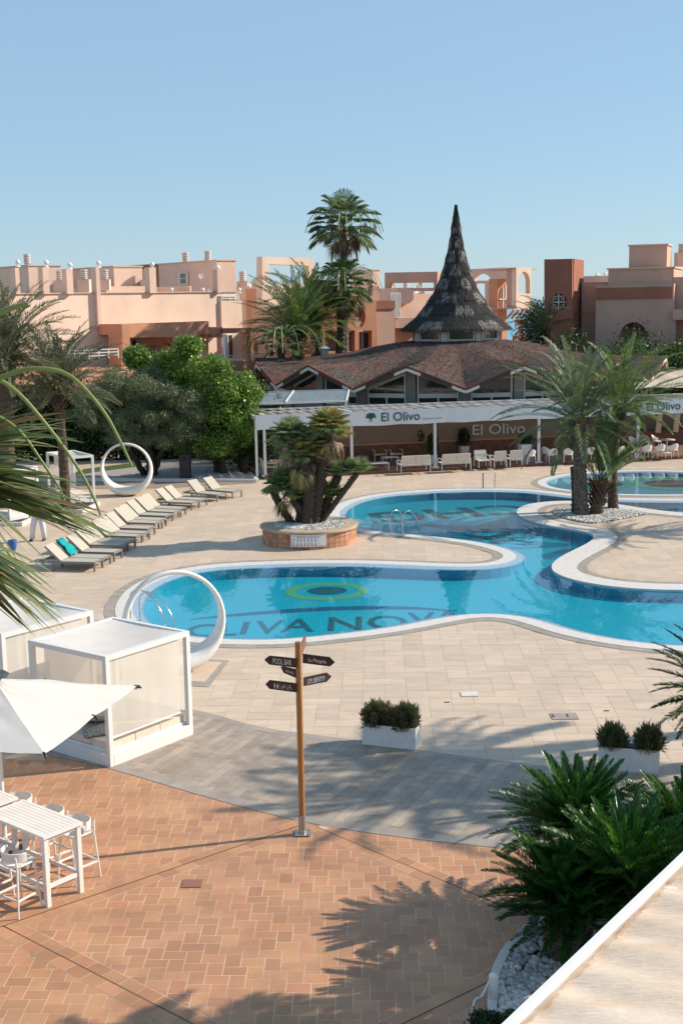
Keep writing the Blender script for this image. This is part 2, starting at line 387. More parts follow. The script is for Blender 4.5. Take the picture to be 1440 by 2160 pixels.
kid_px = [(1132,1018),(1155,1007),(1200,999),(1270,994),(1350,992),(1440,994),(1540,1000),(1620,1018),(1560,1040),(1440,1046),(1300,1045),(1207,1038),(1150,1029)]
kid_out = relax(resample(smooth_loop(P2(kid_px)), .25), 2)
isl_c = G(1340, 1150).xy
def near_island(p): # white coping without mosaic round the palm island
    return p.x > 7.2 and 37.5 < p.y < 56.5 and inside(p, ISL)
ISL = P2([(1085,1050),(1100,1095),(1160,1125),(1240,1140),(1190,1175),(1180,1222),(1300,1248),(1800,1262),(1800,1072),(1440,1068),(1240,1052)])
def build_pool(name, out, wc, wm, fl, zf, wallmat, isl=False):
    inn1 = offset(out, wc); inn1b = offset(out, wc+.07); inn2 = offset(out, wc+wm); bord = offset(out, -.32)
    n = len(out)
    idI = [i for i in range(n) if isl and near_island(out[i])]; sI = set(idI); idM = [i for i in range(n) if i not in sI]
    b = MB(); strip(b, bord, out, .012, .012); struct(name+'_border', b, mGreyL)
    b = MB(); strip(b, out, inn1, .022, .022); strip(b, bord, bord, .0, .0); strip(b, inn1b, inn2, .022, .022, idI)
    strip(b, inn2, inn2, .022, -.06, idI); strip(b, inn1, inn1b, .022, .022, idI); strip(b, out, out, .0, .022); struct(name+'_coping', b, mWhiteStone)
    b = MB(); strip(b, inn1, inn1b, .021, .016, idM); struct(name+'_drain', b, mGrille)
    b = MB(); strip(b, inn1b, inn2, .016, -.045, idM)
    struct(name+'_mosaic_edge', b, mMosaic)
    b = MB(); strip(b, inn2, inn2, -.04, zf); struct(name+'_wall', b, wallmat)
    b = MB(); b.sheet(inn2, zf); struct(name+'_floor', b, fl)
    b = MB(); b.sheet(offset(out, wc+wm*.6), -.03); struct(name+'_water', b, mWater)
ZF = -.36
build_pool('pool', main_out, .42, .42, mPoolFloor, ZF, mPoolWall, isl=True)
build_pool('shallow_pool', kid_out, .3, .2, mKidFloor, -.22, mKidFloor)
# base ground with the two basins cut out; sea beyond
big = [(-2500, -200), (2500, -200), (2500, 230), (-2500, 230)]
b = MB(); b.sheet([Vector(p) for p in big], 0.0, [offset(main_out, .1), offset(kid_out, .1)]); struct('ground', b, mBeigeBase)
b = MB(); b.add([(-6000, 228, -1.2), (6000, 228, -1.2), (6000, 8000, -1.2), (-6000, 8000, -1.2)], [(0, 1, 2, 3)]); struct('sea', b, mSea)

# paving fields, clipped to their outline
def clip(poly, tile):
    out = [tuple(p) for p in poly]
    for i in range(4):
        a, b_ = tile[i], tile[(i+1) % 4]; nx, ny = -(b_[1]-a[1]), b_[0]-a[0]; new = []
        for k in range(len(out)):
            p, q = out[k], out[(k+1) % len(out)]
            dp = (p[0]-a[0])*nx+(p[1]-a[1])*ny; dq = (q[0]-a[0])*nx+(q[1]-a[1])*ny
            if dp >= 0: new.append(p)
            if (dp >= 0) != (dq >= 0): s = dp/(dp-dq); new.append((p[0]+(q[0]-p[0])*s, p[1]+(q[1]-p[1])*s))
        out = new
        if len(out) < 3: return None
    return out
def lay(B, tiles, poly, z, skip=None, ymax=None):
    P = [tuple(p) for p in poly]
    for t in tiles:
        ins = [inside(p, P) for p in t]
        if skip and skip(t): continue
        if all(ins): B.add([(p[0], p[1], z) for p in t], [(0, 1, 2, 3)])
        elif any(ins):
            c = clip(P, t)
            if c: B.add([(p[0], p[1], z) for p in c], [tuple(range(len(c)))])
def herring(a, b_, ang, O, box, gap):
    c, s = math.cos(ang), math.sin(ang); out = []; x0, x1, y0, y1 = box
    n = int(max(x1-x0, y1-y0)/b_)+4
    for j in range(-n, n):
        for i in range(-n, n):
            for kind in (0, 1):
                ox = i*b_+j*a; oy = i*b_-j*a
                if kind == 0: r = (ox, ox+a, oy, oy+b_)
                else: r = (ox+a, ox+a+b_, oy+b_-a, oy+b_)
                cx, cy = (r[0]+r[1])/2, (r[2]+r[3])/2
                X, Y = O[0]+cx*c-cy*s, O[1]+cx*s+cy*c
                if not (x0 < X < x1 and y0 < Y < y1): continue
                g = gap/2
                q = [(r[0]+g, r[2]+g), (r[1]-g, r[2]+g), (r[1]-g, r[3]-g), (r[0]+g, r[3]-g)]
                out.append([(O[0]+x*c-y*s, O[1]+x*s+y*c) for x, y in q])
    return out
deck_up = P2([(-700,1335),(-300,1395),(0,1440),(230,1466),(420,1500),(560,1537),(760,1563),(890,1584),(1100,1612),(1260,1626),(1440,1642),(1700,1655),(2100,1660)])
deck_lo = P2([(-700,1480),(-300,1525),(0,1578),(120,1598),(230,1622),(400,1672),(520,1706),(650,1737),(770,1757),(900,1774),(1020,1787),(1130,1796),(1300,1808),(1500,1815),(2100,1820)])
deck_up = smooth_loop(deck_up, 5, False); deck_lo = smooth_loop(deck_lo, 5, False)
deck = deck_lo+deck_up[::-1]
terr = [Vector((-14, 9)), Vector((14, 9))]+deck_lo[::-1]
beige = deck_up+[Vector((34, 24)), Vector((34, 64.5)), Vector((12, 66.9)), Vector((-4.4, 63.3)), Vector((-26, 63.3)), Vector((-26, 24))]
def skip_pool(t):
    c = ((t[0][0]+t[2][0])/2, (t[0][1]+t[2][1])/2)
    return inside(c, MO) or inside(c, KO)
MO = [tuple(p) for p in main_out]; KO = [tuple(p) for p in kid_out]
MOa = np.array(MO)
tiles = [t for t in herring(.985, .49, R(-2), (.3, 24.6), (-22, 26, 21, 67), .009)]
tiles = [t for t in tiles if abs((t[0][0]+t[2][0])/2) < 3.5+(t[0][1])*.31]
b = MB(); lay(b, tiles, beige, .003, skip_pool); struct('terrace_paving', b, mBeige)
b = MB(); b.sheet(terr, .0065); struct('plaza_ground', b, mTerrB)
tiles = herring(.322, .218, R(-1.2), G(640, 2075).xy, (-8, 8, 10.5, 24), .014)
tiles = [t for t in tiles if abs((t[0][0]+t[2][0])/2) < 2+(t[0][1])*.31]
b = MB(); lay(b, tiles, terr, .008); struct('plaza_paving', b, mTerr)
b = MB(); b.sheet(deck, .0105); struct('walkway_base', b, mGreyB)
# planks of the curved walkway
pl = []; ang = math.atan2(*(G(560, 1560)-G(440, 1640)).yx); c, s = math.cos(ang), math.sin(ang)
for j in range(-90, 90):
    off = random.random()*1.2
    for i in range(-26, 26):
        x0 = i*1.2+off; y0 = j*.2; q = [(x0+.003, y0+.003), (x0+1.197, y0+.003), (x0+1.197, y0+.197), (x0+.003, y0+.197)]
        T = [(1+x*c-y*s, 21.5+x*s+y*c) for x, y in q]
        if abs(T[0][0]) < 12 and 15 < T[0][1] < 33: pl.append(T)
b = MB(); lay(b, pl, deck, .0125); struct('walkway_paving', b, mGrey)
def band(L, wd, z, tl, mat, name):
    L = resample(L, tl, False); b = MB()
    for p, q, r_ in zip(L, L[1:], L[2:]+[L[-1]]):
        t = (q-p).normalized(); n1 = Vector((-t.y, t.x)); t2 = (r_-q).normalized() if (r_-q).length > .01 else t; n2 = Vector((-t2.y, t2.x))
        p2 = p+t*.008; q2 = q-t*.008
        b.add([(p2.x, p2.y, z), (q2.x, q2.y, z), (q2.x+n2.x*wd, q2.y+n2.y*wd, z), (p2.x+n1.x*wd, p2.y+n1.y*wd, z)], [(0, 1, 2, 3) if wd > 0 else (3, 2, 1, 0)])
    struct(name, b, mat)
band(deck_lo, .3, .0145, .9, mGreyL, 'walkway_border'); band(deck_up, -.22, .0145, .9, mGreyL, 'walkway_border')
# double rows of plain tiles with a black expansion joint, crossing the plaza
bm_, bt_, bj_ = MB(), MB(), MB()
def row2(p, q, tl=.33, tw=.21, dz=0.):
    p = Vector(p); q = Vector(q); d = (q-p); n = max(1, round(d.length/tl)); d.normalize(); m_ = Vector((-d.y, d.x)); tl = (q-p).length/n
    for sgn in (-1, 1):
        a = p; 
        bm_.add([(p+m_*0).to_3d()+Vector((0, 0, .0095+dz)), q.to_3d()+Vector((0, 0, .0095+dz)), (q+m_*sgn*(tw+.012)).to_3d()+Vector((0, 0, .0095+dz)), (p+m_*sgn*(tw+.012)).to_3d()+Vector((0, 0, .0095+dz))], [(0, 1, 2, 3) if sgn > 0 else (3, 2, 1, 0)])
        for i in range(n):
            s0 = i*tl+.006+(.5*tl if sgn > 0 else 0); s1 = min((q-p).length, s0+tl-.012)
            o = [p+d*s0+m_*sgn*.006, p+d*s1+m_*sgn*.006, p+d*s1+m_*sgn*tw, p+d*s0+m_*sgn*tw]
            bt_.add([(x.x, x.y, .0115+dz) for x in o], [(0, 1, 2, 3) if sgn > 0 else (3, 2, 1, 0)])
    o = [p+m_*.006, p-m_*.006, q-m_*.006, q+m_*.006]; bj_.add([(x.x, x.y, .0165+dz*.3) for x in o], [(0, 1, 2, 3)])
c1 = G(8, 1955).xy; c2 = G(648, 1737).xy; c3 = G(1180, 1965).xy; c4 = G(1000, 2075).xy
row2(c1+(c1-c2)*.2, c2); row2(c2+(c3-c2).normalized()*.25, c3+(c3-c2)*.6, dz=.0004); row2(c1, G(470, 2195).xy+(G(470, 2195).xy-c1)*.2, dz=.0008); row2(G(770, 2200).xy, G(1200, 1990).xy, dz=.0012)
struct('plaza_tile_rows', bt_, mTerr); struct('plaza_row_mortar', bm_, mTerrB); struct('plaza_expansion_joint', bj_, mBlack)
# small covers let into the paving
def cover(u0, v0, u1, v1, z, mat, label, cat='cover'):
    b = MB(); a, c_ = G(u0, v1), G(u1, v0); b.box(a.x, c_.x, a.y, c_.y, z-.01, z+.004)
    return solo('floor_cover', b, mat, label, cat, 'covers let into the paving')
cover(973, 1460, 1005, 1470, .016, mWhiteStone, 'small white cover let into the beige paving', 'floor cover')
cover(1165, 1505, 1213, 1519, .014, mGreyL, 'pale grey access cover with black slots in beige paving', 'floor cover')
cover(383, 1857, 428, 1874, .016, M('red_tile_cover', (.25, .12, .085), .6), 'dark red tile cover in the terracotta paving', 'floor cover')
b = MB()
for u, v in ((1166, 1512), (1196, 1511)):
    p = G(u, v); b.box(p.x-.012, p.x+.012, p.y-.09, p.y+.09, .02, .025)
for u, v in ((942, 1482), (1278, 1500)):
    p = G(u, v); b.box(p.x-.06, p.x+.06, p.y-.02, p.y+.02, .008, .014)
struct('drain_slots', b, mBlack)

# pictures and lettering in pool mosaic
def ell(cu, cv, ru, k=1., z=ZF+.004, n=40):
    c_ = G(cu, cv, z); r_ = (G(cu+ru, cv, z)-c_).length; return [(c_.x+r_*math.cos(2*PI*i/n), c_.y+r_*k*math.sin(2*PI*i/n)) for i in range(n)]
b = MB(); b.sheet([Vector(p) for p in ell(689, 1247, 88, .95)], ZF+.006, [[Vector(p) for p in ell(689, 1247, 66, .88)]]); struct('pool_ring_mosaic', b, mYG)
b = MB(); b.sheet([Vector(p) for p in ell(690, 1246, 42, .9)], ZF+.006); struct('pool_eye_mosaic', b, mNavy)
def lens(pts_top, pts_bot, z):
    return smooth_loop([G(u, v, z).xy for u, v in pts_top], 6, False)+smooth_loop([G(u, v, z).xy for u, v in pts_bot], 6, False)[::-1]
b = MB(); b.sheet(lens([(400,1306),(520,1292),(690,1280),(850,1279),(965,1288)], [(400,1307),(520,1298),(690,1288),(850,1285),(965,1289)], ZF+.006), ZF+.006); struct('pool_arc_mosaic', b, mNavy2)
b = MB(); z = ZF+.008
for ch, u, v, wd, hh in (('O',392,1343,88,31),('L',463,1341,42,31),('I',511,1338,14,30),('V',538,1337,62,32),('A',596,1333,72,32),('N',697,1330,72,33),('O',780,1326,88,32),('V',868,1318,60,30),('A',925,1312,60,28)):
    u -= 6; o = G(u, v, z); o2 = G(u+wd, v-(1.5 if ch != 'O' else 0), z); up = G(u, v-hh, z)
    text_mb(b, ch, o, (o2-o), Vector((.02, 1, 0)), (up-o).length*.84, (o2-o).length, ext=0, bold=.012)
struct('pool_lettering', b, mNavy)
b = MB()
o = G(1092, 1063.5, z); o2 = G(772, 1083, z); upv = G(922, 1092, z)-G(880.7, 1074, z); xd = (o2-o); upv = upv-xd.normalized()*upv.dot(xd.normalized())
text_mb(b, 'CHG', o, xd, upv, upv.length*1.02, xd.length, ext=0, bold=.018)
struct('pool_lettering', b, mNavy)
b = MB()
for pl_ in ([(880,1106),(1000,1110),(1062,1092),(1075,1118),(1010,1122),(960,1120)], [(970,1127),(1030,1131),(1078,1118),(1080,1127),(1035,1139),(1010,1136)], [(1030,1141),(1060,1142),(1084,1133),(1083,1142),(1055,1148),(1040,1146)]):
    b.sheet([G(u, v, z).xy for u, v in pl_], z)
struct('pool_swoosh_mosaic', b, mNavy)
for (cu, cv, ru) in ((1270, 1021, 62), (1415, 1020, 85)):
    z2 = -.212
    b = MB(); b.sheet([Vector(p) for p in ell(cu, cv, ru, 1.2, z2)], z2, [[Vector(p) for p in ell(cu, cv, ru*.85, 1.1, z2)]]); struct('shallow_pool_ring', b, mYG)
    b = MB(); b.sheet([Vector(p) for p in ell(cu, cv, ru*.7, .9, z2)], z2); struct('shallow_pool_eye', b, mBr)

# ================================================================ PLANT BUILDERS
def frond(B, P0, az, el, Ln, dr, nl, ll, lw, rg, fold=.3, sweep=.75, grav=.12, rach=.014, m=12, t0=.12, roll=0., nz=1.):
    t = np.linspace(0, 1, m+1); an = el-dr*t**1.4
    d = np.stack([np.cos(an)*math.cos(az), np.cos(an)*math.sin(az), np.sin(an)], 1)
    pts = np.vstack([[0, 0, 0], np.cumsum((d[1:]+d[:-1])/2*(Ln/m), 0)])+np.array(P0)
    B.tube(pts, [max(.004, rach*(1-.8*x)) for x in t], 3, cap=False)
    tt = np.linspace(t0, .995, nl); P = np.stack([np.interp(tt, t, pts[:, k]) for k in range(3)], 1)
    T = npn(np.stack([np.interp(tt, t, d[:, k]) for k in range(3)], 1))
    side = np.array([-math.sin(az), math.cos(az), 0.]); U = np.cross(T, side); U *= np.sign(U[:, 2:3]+1e-9)
    side = side*math.cos(roll)+U*math.sin(roll)
    prof = np.clip(np.minimum((tt-t0)*4+.35, 1)*np.sqrt(np.clip(1.03-tt, 0, 1))*1.25, .12, 1.1)
    for s_ in (-1, 1):
        sw = sweep+rg.normal(0, .09*nz, nl)[:, None]+.35*tt[:, None]; fo = fold+rg.normal(0, .16*nz, nl)[:, None]
        D = npn(side*s_*np.cos(sw)+T*np.sin(sw)+U*fo); ln = (ll*prof*rg.uniform(.85, 1.12, nl))[:, None]
        tip = P+D*ln; tip[:, 2] -= (grav*ln[:, 0]/ll)*ll; mid = P+D*ln*.45; wv = npn(np.cross(D, U))*lw/2
        V = np.stack([P, mid+wv, tip, mid-wv], 1).reshape(-1, 3)
        B.addnp(V, np.arange(4*nl).reshape(-1, 4))
def crown_date(B, c, n, Ln, rg, hi=1.45, lo=-.35, nl=44, ll=.5, lw=.035, dr=(.9, 1.6), azs=None, **kw):
    for i in range(n):
        f = (i+.5)/n; az = i*2.39996+rg.uniform(-.2, .2) if azs is None else azs(i, f); el = hi+(lo-hi)*f**.9+rg.normal(0, .06)
        L_ = Ln*(.8+.25*math.sin(PI*min(1, f+.25)))*rg.uniform(.88, 1.08)
        frond(B, (c[0]+.1*math.cos(az), c[1]+.1*math.sin(az), c[2]+.15*(1-f)), az, el, L_, rg.uniform(*dr)*(1-.25*f), nl, ll, lw, rg, roll=rg.normal(0, .25), **kw)
def fan(B, P0, az, el, Lp, Rf, nb, rg, spread=2.3, droop=.5, bw=.06, BP=None, bend=.35):
    d0 = np.array([math.cos(el)*math.cos(az), math.cos(el)*math.sin(az), math.sin(el)]); P0 = np.array(P0, float)
    hub = P0+d0*Lp; hub[2] -= bend*Lp*.25
    (BP or B).tube([P0, (P0+hub)/2+np.array([0, 0, .05*Lp]), hub], [.02, .015, .012], 3, cap=False)
    el2 = el-bend; T = np.array([math.cos(el2)*math.cos(az), math.cos(el2)*math.sin(az), math.sin(el2)]); S = np.array([-math.sin(az), math.cos(az), 0.])
    a = np.linspace(-spread, spread, nb)+rg.normal(0, .03, nb); D = T*np.cos(a)[:, None]+S*np.sin(a)[:, None]; U = np.cross(T, S); U *= np.sign(U[2]+1e-9)
    D = npn(D+U*.18*np.abs(np.sin(a))[:, None]); ln = (Rf*(.72+.28*np.cos(a*.6))*rg.uniform(.85, 1.1, nb))[:, None]
    W = npn(np.cross(D, U))*bw/2; mid = hub+D*ln*.55; tip = hub+D*ln*.96; mid[:, 2] -= droop*ln[:, 0]*.12; tip[:, 2] -= droop*ln[:, 0]*.75; tip -= D*ln*droop*.25
    h = np.repeat(hub[None], nb, 0)
    V = np.stack([h-W*.1, h+W*.1, mid+W, tip, mid-W], 1).reshape(-1, 3)
    B.addnp(V, np.arange(5*nb).reshape(-1, 5))
def trunk_mesh(B, pts, r0, r1, rg, rings=30, n=12, amp=.12, flare=0.):
    pts = [Vector(p) for p in pts]; L_ = smooth_loop3(pts, rings); m = len(L_); rr = []
    for i in range(m):
        f = i/(m-1); r_ = r0+(r1-r0)*f+flare*max(0, 1-f*8)*r0; rr.append(r_*(1+(amp if i % 2 else -amp*.4)*rg.uniform(.6, 1.2)))
    o = B.n; B.tube(L_, rr, n)
    for i in range(o, B.n):
        v = B.v[i]; B.v[i] = (v[0]+rg.normal(0, r0*.04), v[1]+rg.normal(0, r0*.04), v[2]+rg.normal(0, r0*.05))
def smooth_loop3(pts, k):
    n = len(pts); out = []
    for j in range(k+1):
        f = j/k*(n-1); i = min(int(f), n-2); s = f-i; a, b_, c_, d = pts[max(i-1, 0)], pts[i], pts[i+1], pts[min(i+2, n-1)]
        out.append(.5*((2*b_)+(c_-a)*s+(2*a-5*b_+4*c_-d)*s*s+(3*b_-3*c_+d-a)*s**3))
    return out
def boots(B, pts, r, rg, n=120, ln=.14, wd=.09, f0=0., f1=1., out=.5):
    L_ = smooth_loop3([Vector(p) for p in pts], 40)
    for i in range(n):
        f = f0+(f1-f0)*(i+.5)/n; k = min(39, int(f*40)); p = L_[k].lerp(L_[k+1], f*40-k); az = i*2.39996; rr = r(f) if callable(r) else r
        d = Vector((math.cos(az), math.sin(az), 0)); s_ = Vector((-d.y, d.x, 0))*wd/2; a = p+d*rr*.85
        tip = p+d*(rr+ln*out*rg.uniform(.7, 1.2))+Vector((0, 0, ln))
        B.add([a-s_, a+s_, tip+s_*.4, tip-s_*.4, a+Vector((0, 0, .06))], [(0, 1, 2, 3), (0, 3, 4), (2, 1, 4), (3, 2, 4)])
def date_palm(label, base, crown, n, Ln, seed, r=.24, mat=None, trunk_mid=None, tmat=None, group=None, name='date_palm', **kw):
    rg = np.random.default_rng(seed); base = Vector(base); crown = Vector(crown)
    o = thing(name, label, 'palm tree', base, 0, group)
    mid = Vector(trunk_mid) if trunk_mid else base.lerp(crown, .5)
    pts = [base, mid, crown]; B = MB(); trunk_mesh(B, pts, r, r*.85, rg, rings=max(14, int((crown-base).length/.11)), flare=.25)
    boots(B, pts, lambda f: r*(1.-.1*f), rg, n=int((crown-base).length*70), ln=.12, wd=.1, out=.25)
    boots(B, pts, lambda f: r*1.25, rg, n=90, ln=.3, wd=.12, f0=max(0, 1-.9/max(.9, (crown-base).length)), f1=1., out=.5)
    B.build('trunk', tmat or mTrunk, o, world=True)
    B = MB(); crown_date(B, crown, n, Ln, rg, **kw); B.build('crown', mat or mDate, o, world=True)
    B = MB()
    for i in range(26):
        az = i*2.4; el = rg.uniform(.2, 1.2); p = crown+Vector((math.cos(az)*r*.5, math.sin(az)*r*.5, -.05)); d = Vector((math.cos(az)*math.cos(el), math.sin(az)*math.cos(el), math.sin(el)))
        B.tube([p, p+d*rg.uniform(.3, .55)], [.04, .012], 4)
    B.build('leaf_base', mOrangeBoot, o, world=True)
    return o
def leaf_cloud(B, blobs, n, size, rg, up=.35, shell=.55, aspect=.5, droop=0.):
    w_ = np.array([b_[3]*b_[4]*b_[5] for b_ in blobs])**.67; w_ /= w_.sum(); idx = rg.choice(len(blobs), n, p=w_)
    bl = np.array(blobs)[idx]; d = npn(rg.normal(0, 1, (n, 3))); rad = (shell+(1-shell)*rg.random(n))[:, None]
    P = bl[:, :3]+d*bl[:, 3:6]*rad*(1+.2*rg.normal(0, 1, (n, 1)))
    a = npn(rg.normal(0, 1, (n, 3))+d*.5+np.array([0, 0, -droop])); nn = npn(d*.8+rg.normal(0, .6, (n, 3))+np.array([0, 0, up])); b2 = npn(np.cross(a, nn))
    s_ = (size*rg.uniform(.6, 1.3, n))[:, None]; V = np.stack([P-a*s_*.5, P+b2*s_*aspect*.5, P+a*s_*.5, P-b2*s_*aspect*.5], 1).reshape(-1, 3)
    B.addnp(V, np.arange(4*n).reshape(-1, 4))
def clumps(c, rx, ry, rz, n, rr, rg, flat=1.):
    out = []
    for i in range(n):
        d = rg.normal(0, 1, 3); d /= np.linalg.norm(d); f = rg.uniform(.55, .92); r_ = rr*rg.uniform(.6, 1.25)
        if d[2] < -.55: d[2] *= .4
        out.append((c[0]+d[0]*rx*f, c[1]+d[1]*ry*f, c[2]+d[2]*rz*f, r_, r_, r_*.8*flat))
    return out
ico_v = None
def pebbles(B, pts, smin, smax, rg):
    global ico_v, ico_f
    if ico_v is None:
        bm = bmesh.new(); bmesh.ops.create_icosphere(bm, subdivisions=1, radius=1); ico_v = np.array([v.co for v in bm.verts]); ico_f = np.array([[v.index for v in f.verts] for f in bm.faces]); bm.free()
    for p in pts:
        s_ = rg.uniform(smin, smax); sc_ = np.array([1.25, .9, .62])*s_*rg.uniform(.8, 1.2, 3); a = rg.uniform(0, PI); c, s = math.cos(a), math.sin(a)
        V = ico_v*sc_; V = np.stack([V[:, 0]*c-V[:, 1]*s, V[:, 0]*s+V[:, 1]*c, V[:, 2]+V[:, 0]*rg.uniform(-.3, .3)], 1)+np.array(p)
        B.addnp(V, ico_f)
def scatter(poly, n, rg, z=0.):
    xs = [p[0] for p in poly]; ys = [p[1] for p in poly]; out = []
    while len(out) < n:
        p = (rg.uniform(min(xs), max(xs)), rg.uniform(min(ys), max(ys)))
        if inside(p, poly): out.append((p[0], p[1], z+rg.uniform(0, .02)))
    return out

# ================================================================ BUILDINGS
def blk(uC, uL, uR, vT, vB, D, th, z0=None, uv_at=None):
    """block whose near vertical edge stands at pixel column uC, distance D; faces run back to columns uL and uR"""
    a = Yp(uC, vT, D); zt = a.z; zb = Yp(uC, vB, D).z if z0 is None else z0; P = Vector((a.x, a.y)); v = (vT+vB)/2
    def hit(u, ang):
        d = ray(u, v); d = Vector((d.x, d.y)); e = Vector((math.cos(ang), math.sin(ang)))
        den = d.x*e.y-d.y*e.x; s = (P.y*d.x-P.x*d.y)/den
        return abs(-s)
    lr = hit(uR, R(th)) if uR > uC else .3; ll = hit(uL, R(th+90)) if uL < uC else .3
    return P, lr, ll, zb, zt
def bprism(B, P, lr, ll, z0, z1, th):
    e = Vector((math.cos(R(th)), math.sin(R(th)))); f = Vector((-e.y, e.x))
    q = [P, P+e*lr, P+e*lr+f*ll, P+f*ll]; B.hexa([(p.x, p.y, z0) for p in q]+[(p.x, p.y, z1) for p in q])
def B_(name, mat, par, uC, uL, uR, vT, vB, D, th=38, z0=None, mx=None, cap=False, ldep=None):
    P, lr, ll, zb, zt = blk(uC, uL, uR, vT, vB, D, th, z0)
    if mx: lr = min(lr, mx[0]); ll = min(ll, mx[1])
    if ldep: ll = ldep
    B = MB(); bprism(B, P, lr, ll, zb, zt, th); o = B.build(name, mat, par, world=True)
    if cap:
        e = Vector((math.cos(R(th)), math.sin(R(th)))); f = Vector((-e.y, e.x)); B = MB(); bprism(B, P-e*.07-f*.07, lr+.14, ll+.14, zt+.002, zt+.09, th); B.build('coping', MATS['coping_render'], o, world=True)
    return o
M('coping_render', (.62, .45, .34), .85)
class Fac:
    """vertical facade plane: column/row of the photo -> position on the plane"""
    def __init__(s, u, D, th): p = Yp(u, 700, D); s.O = Vector((p.x, p.y)); s.e = Vector((math.cos(R(th)), math.sin(R(th)))); s.n = Vector((s.e.y, -s.e.x)); s.ux = Vector((s.e.x, s.e.y, 0))
    def st(s, u, v, w=0.):
        O = s.O-s.n*w; d = ray(u, v); dx, dy = d.x, d.y; e = s.e; den = dx*e.y-dy*e.x; k = (O.x*e.y-O.y*e.x)/den
        P = Vector((dx*k, dy*k)); return (P-O).dot(e), CAMH+d.z*k
    def rect(s, B, u0, u1, v0, v1, w0, w1, dw=0.):
        """box between columns u0..u1, rows v0 (top)..v1, from depth w0 (front, measured behind the plane) to w1"""
        a, zt = s.st(u0, v0, w0); b_, zb = s.st(u1, v1, w0); zt2 = s.st(u1, v0, w0)[1]; zt = (zt+zt2)/2
        s.box(B, a, b_, min(zb, zt), max(zb, zt), w0, w1)
    def box(s, B, a, b_, z0, z1, w0, w1):
        q = [s.O+s.e*a-s.n*w0, s.O+s.e*b_-s.n*w0, s.O+s.e*b_-s.n*w1, s.O+s.e*a-s.n*w1]
        B.hexa([(p.x, p.y, z0) for p in q]+[(p.x, p.y, z1) for p in q])
    def wall(s, B, px, holes, w, th):
        O = s.O-s.n*w; s_ = lambda L: [s.st(u, v, w) for u, v in L]
        B.panel((O.x-s.n.x*th, O.y-s.n.y*th, 0), s.ux, (0, 0, 1), s_(px), th, [s_(h) for h in holes])
def arc_px(cu, cv, ru, rv, a0, a1, n=16): return [(cu+ru*math.cos(R(a0+(a1-a0)*i/n)), cv-rv*math.sin(R(a0+(a1-a0)*i/n))) for i in range(n+1)]
def vent(par_label, u, v, D, h=20, dia=16, base=None):
    """white louvred chimney cowl; u, v top centre pixel"""
    p = Yp(u, v, D); k = D/FPX; o = thing('chimney_cowl', par_label, 'chimney', (p.x, p.y, p.z-h*k), 0, 'louvred chimney cowls on the roofs')
    r_ = dia*k/2; H_ = h*k; B = MB(); B.lathe([(r_*.78, 0), (r_*.78, H_*.96), (.02, H_*.98)], 14); B.build('flue', mPink, o)
    B = MB()
    for i in range(5): z = H_*(.08+.19*i); B.lathe([(r_*.8, z), (r_, z+.02), (r_, z+H_*.09), (r_*.8, z+H_*.1)], 16, cap=False)
    B.lathe([(.02, H_*1.0), (r_, H_*.98), (r_, H_*1.03), (.02, H_*1.06)], 16); B.build('slat_ring', mWhite, o, smooth=False)
    if base: B = MB(); bw = base*k/2; B.box(-bw, bw, -bw, bw, -base*k*1.1, 0.0); B.build('plinth', mPeach, o)
    return o
def ball(label, u, v, D, r=5.2):
    p = Yp(u, v, D); k = D/FPX; r_ = r*k; o = thing('ball_finial', label, 'finial', (p.x, p.y, p.z-r_*1.9), 0, 'white ball finials on the roof posts')
    B = MB(); B.lathe([(r_*math.sin(PI*i/8)+.002, r_*1.9-r_*math.cos(PI*i/8)) for i in range(9)], 14); B.build('ball', mBall, o, smooth=True)
    B = MB(); B.lathe([(r_*1.05, 0), (r_*1.05, r_*.3), (r_*.45, r_*.5), (r_*.4, r_*1.1)], 12); B.build('foot', mBall, o)
    return o
def dish(label, u, v, D, r):
    p = Yp(u, v, D); k = D/FPX; r_ = r*k; o = thing('satellite_dish', label, 'satellite dish', p, R(20), 'white satellite dishes on the roofs'); B = MB()
    n = 14; prof = [(r_*j/4, .25*r_*(j/4)**2) for j in range(5)]; vs = []; 
    for rr, dd in prof: vs += [(rr*math.cos(2*PI*i/n), -dd, rr*math.sin(2*PI*i/n)) for i in range(n)]
    B.add(vs, [(j*n+i, j*n+(i+1) % n, (j+1)*n+(i+1) % n, (j+1)*n+i) for j in range(4) for i in range(n)]); B.build('reflector', mBall, o, smooth=True)
    B = MB(); B.beam((0, .05, 0), (0, .05, -r_*1.5), .06); B.beam((0, 0, 0), (0, -r_*.9, -r_*.3), .03); B.build('mount', mWhiteM, o)
    return o
def railing(B, F, u0, u1, vt, vb, w, rails=3, posts=6):
    a, zt = F.st(u0, vt, w); b_, _ = F.st(u1, vt, w); zb = F.st(u0, vb, w)[1]
    for i in range(rails): z = zt-(zt-zb)*i/rails; F.box(B, a, b_, z-.03, z+.03, w-.03, w+.03)
    for i in range(posts+1): x = a+(b_-a)*i/posts; F.box(B, x-.03, x+.03, zb, zt-.04, w-.02, w+.02)
def window(F, par, u0, u1, v0, v1, w, bars=2):
    B = MB(); F.rect(B, u0, u1, v0, v1, w-.05, w+.1); f = B.build('window', mFrameW, par, world=True)
    B = MB(); a, zt = F.st(u0, v0, w); b_, zb = F.st(u1, v1, w); m_ = (b_-a)*.14; hh = (zt-zb)/bars
    for i in range(bars): F.box(B, a+m_, b_-m_, zb+hh*i+m_*.7, zb+hh*(i+1)-m_*.7, w-.07, w-.06)
    B.build('pane', mGlass2, f, world=True); return f

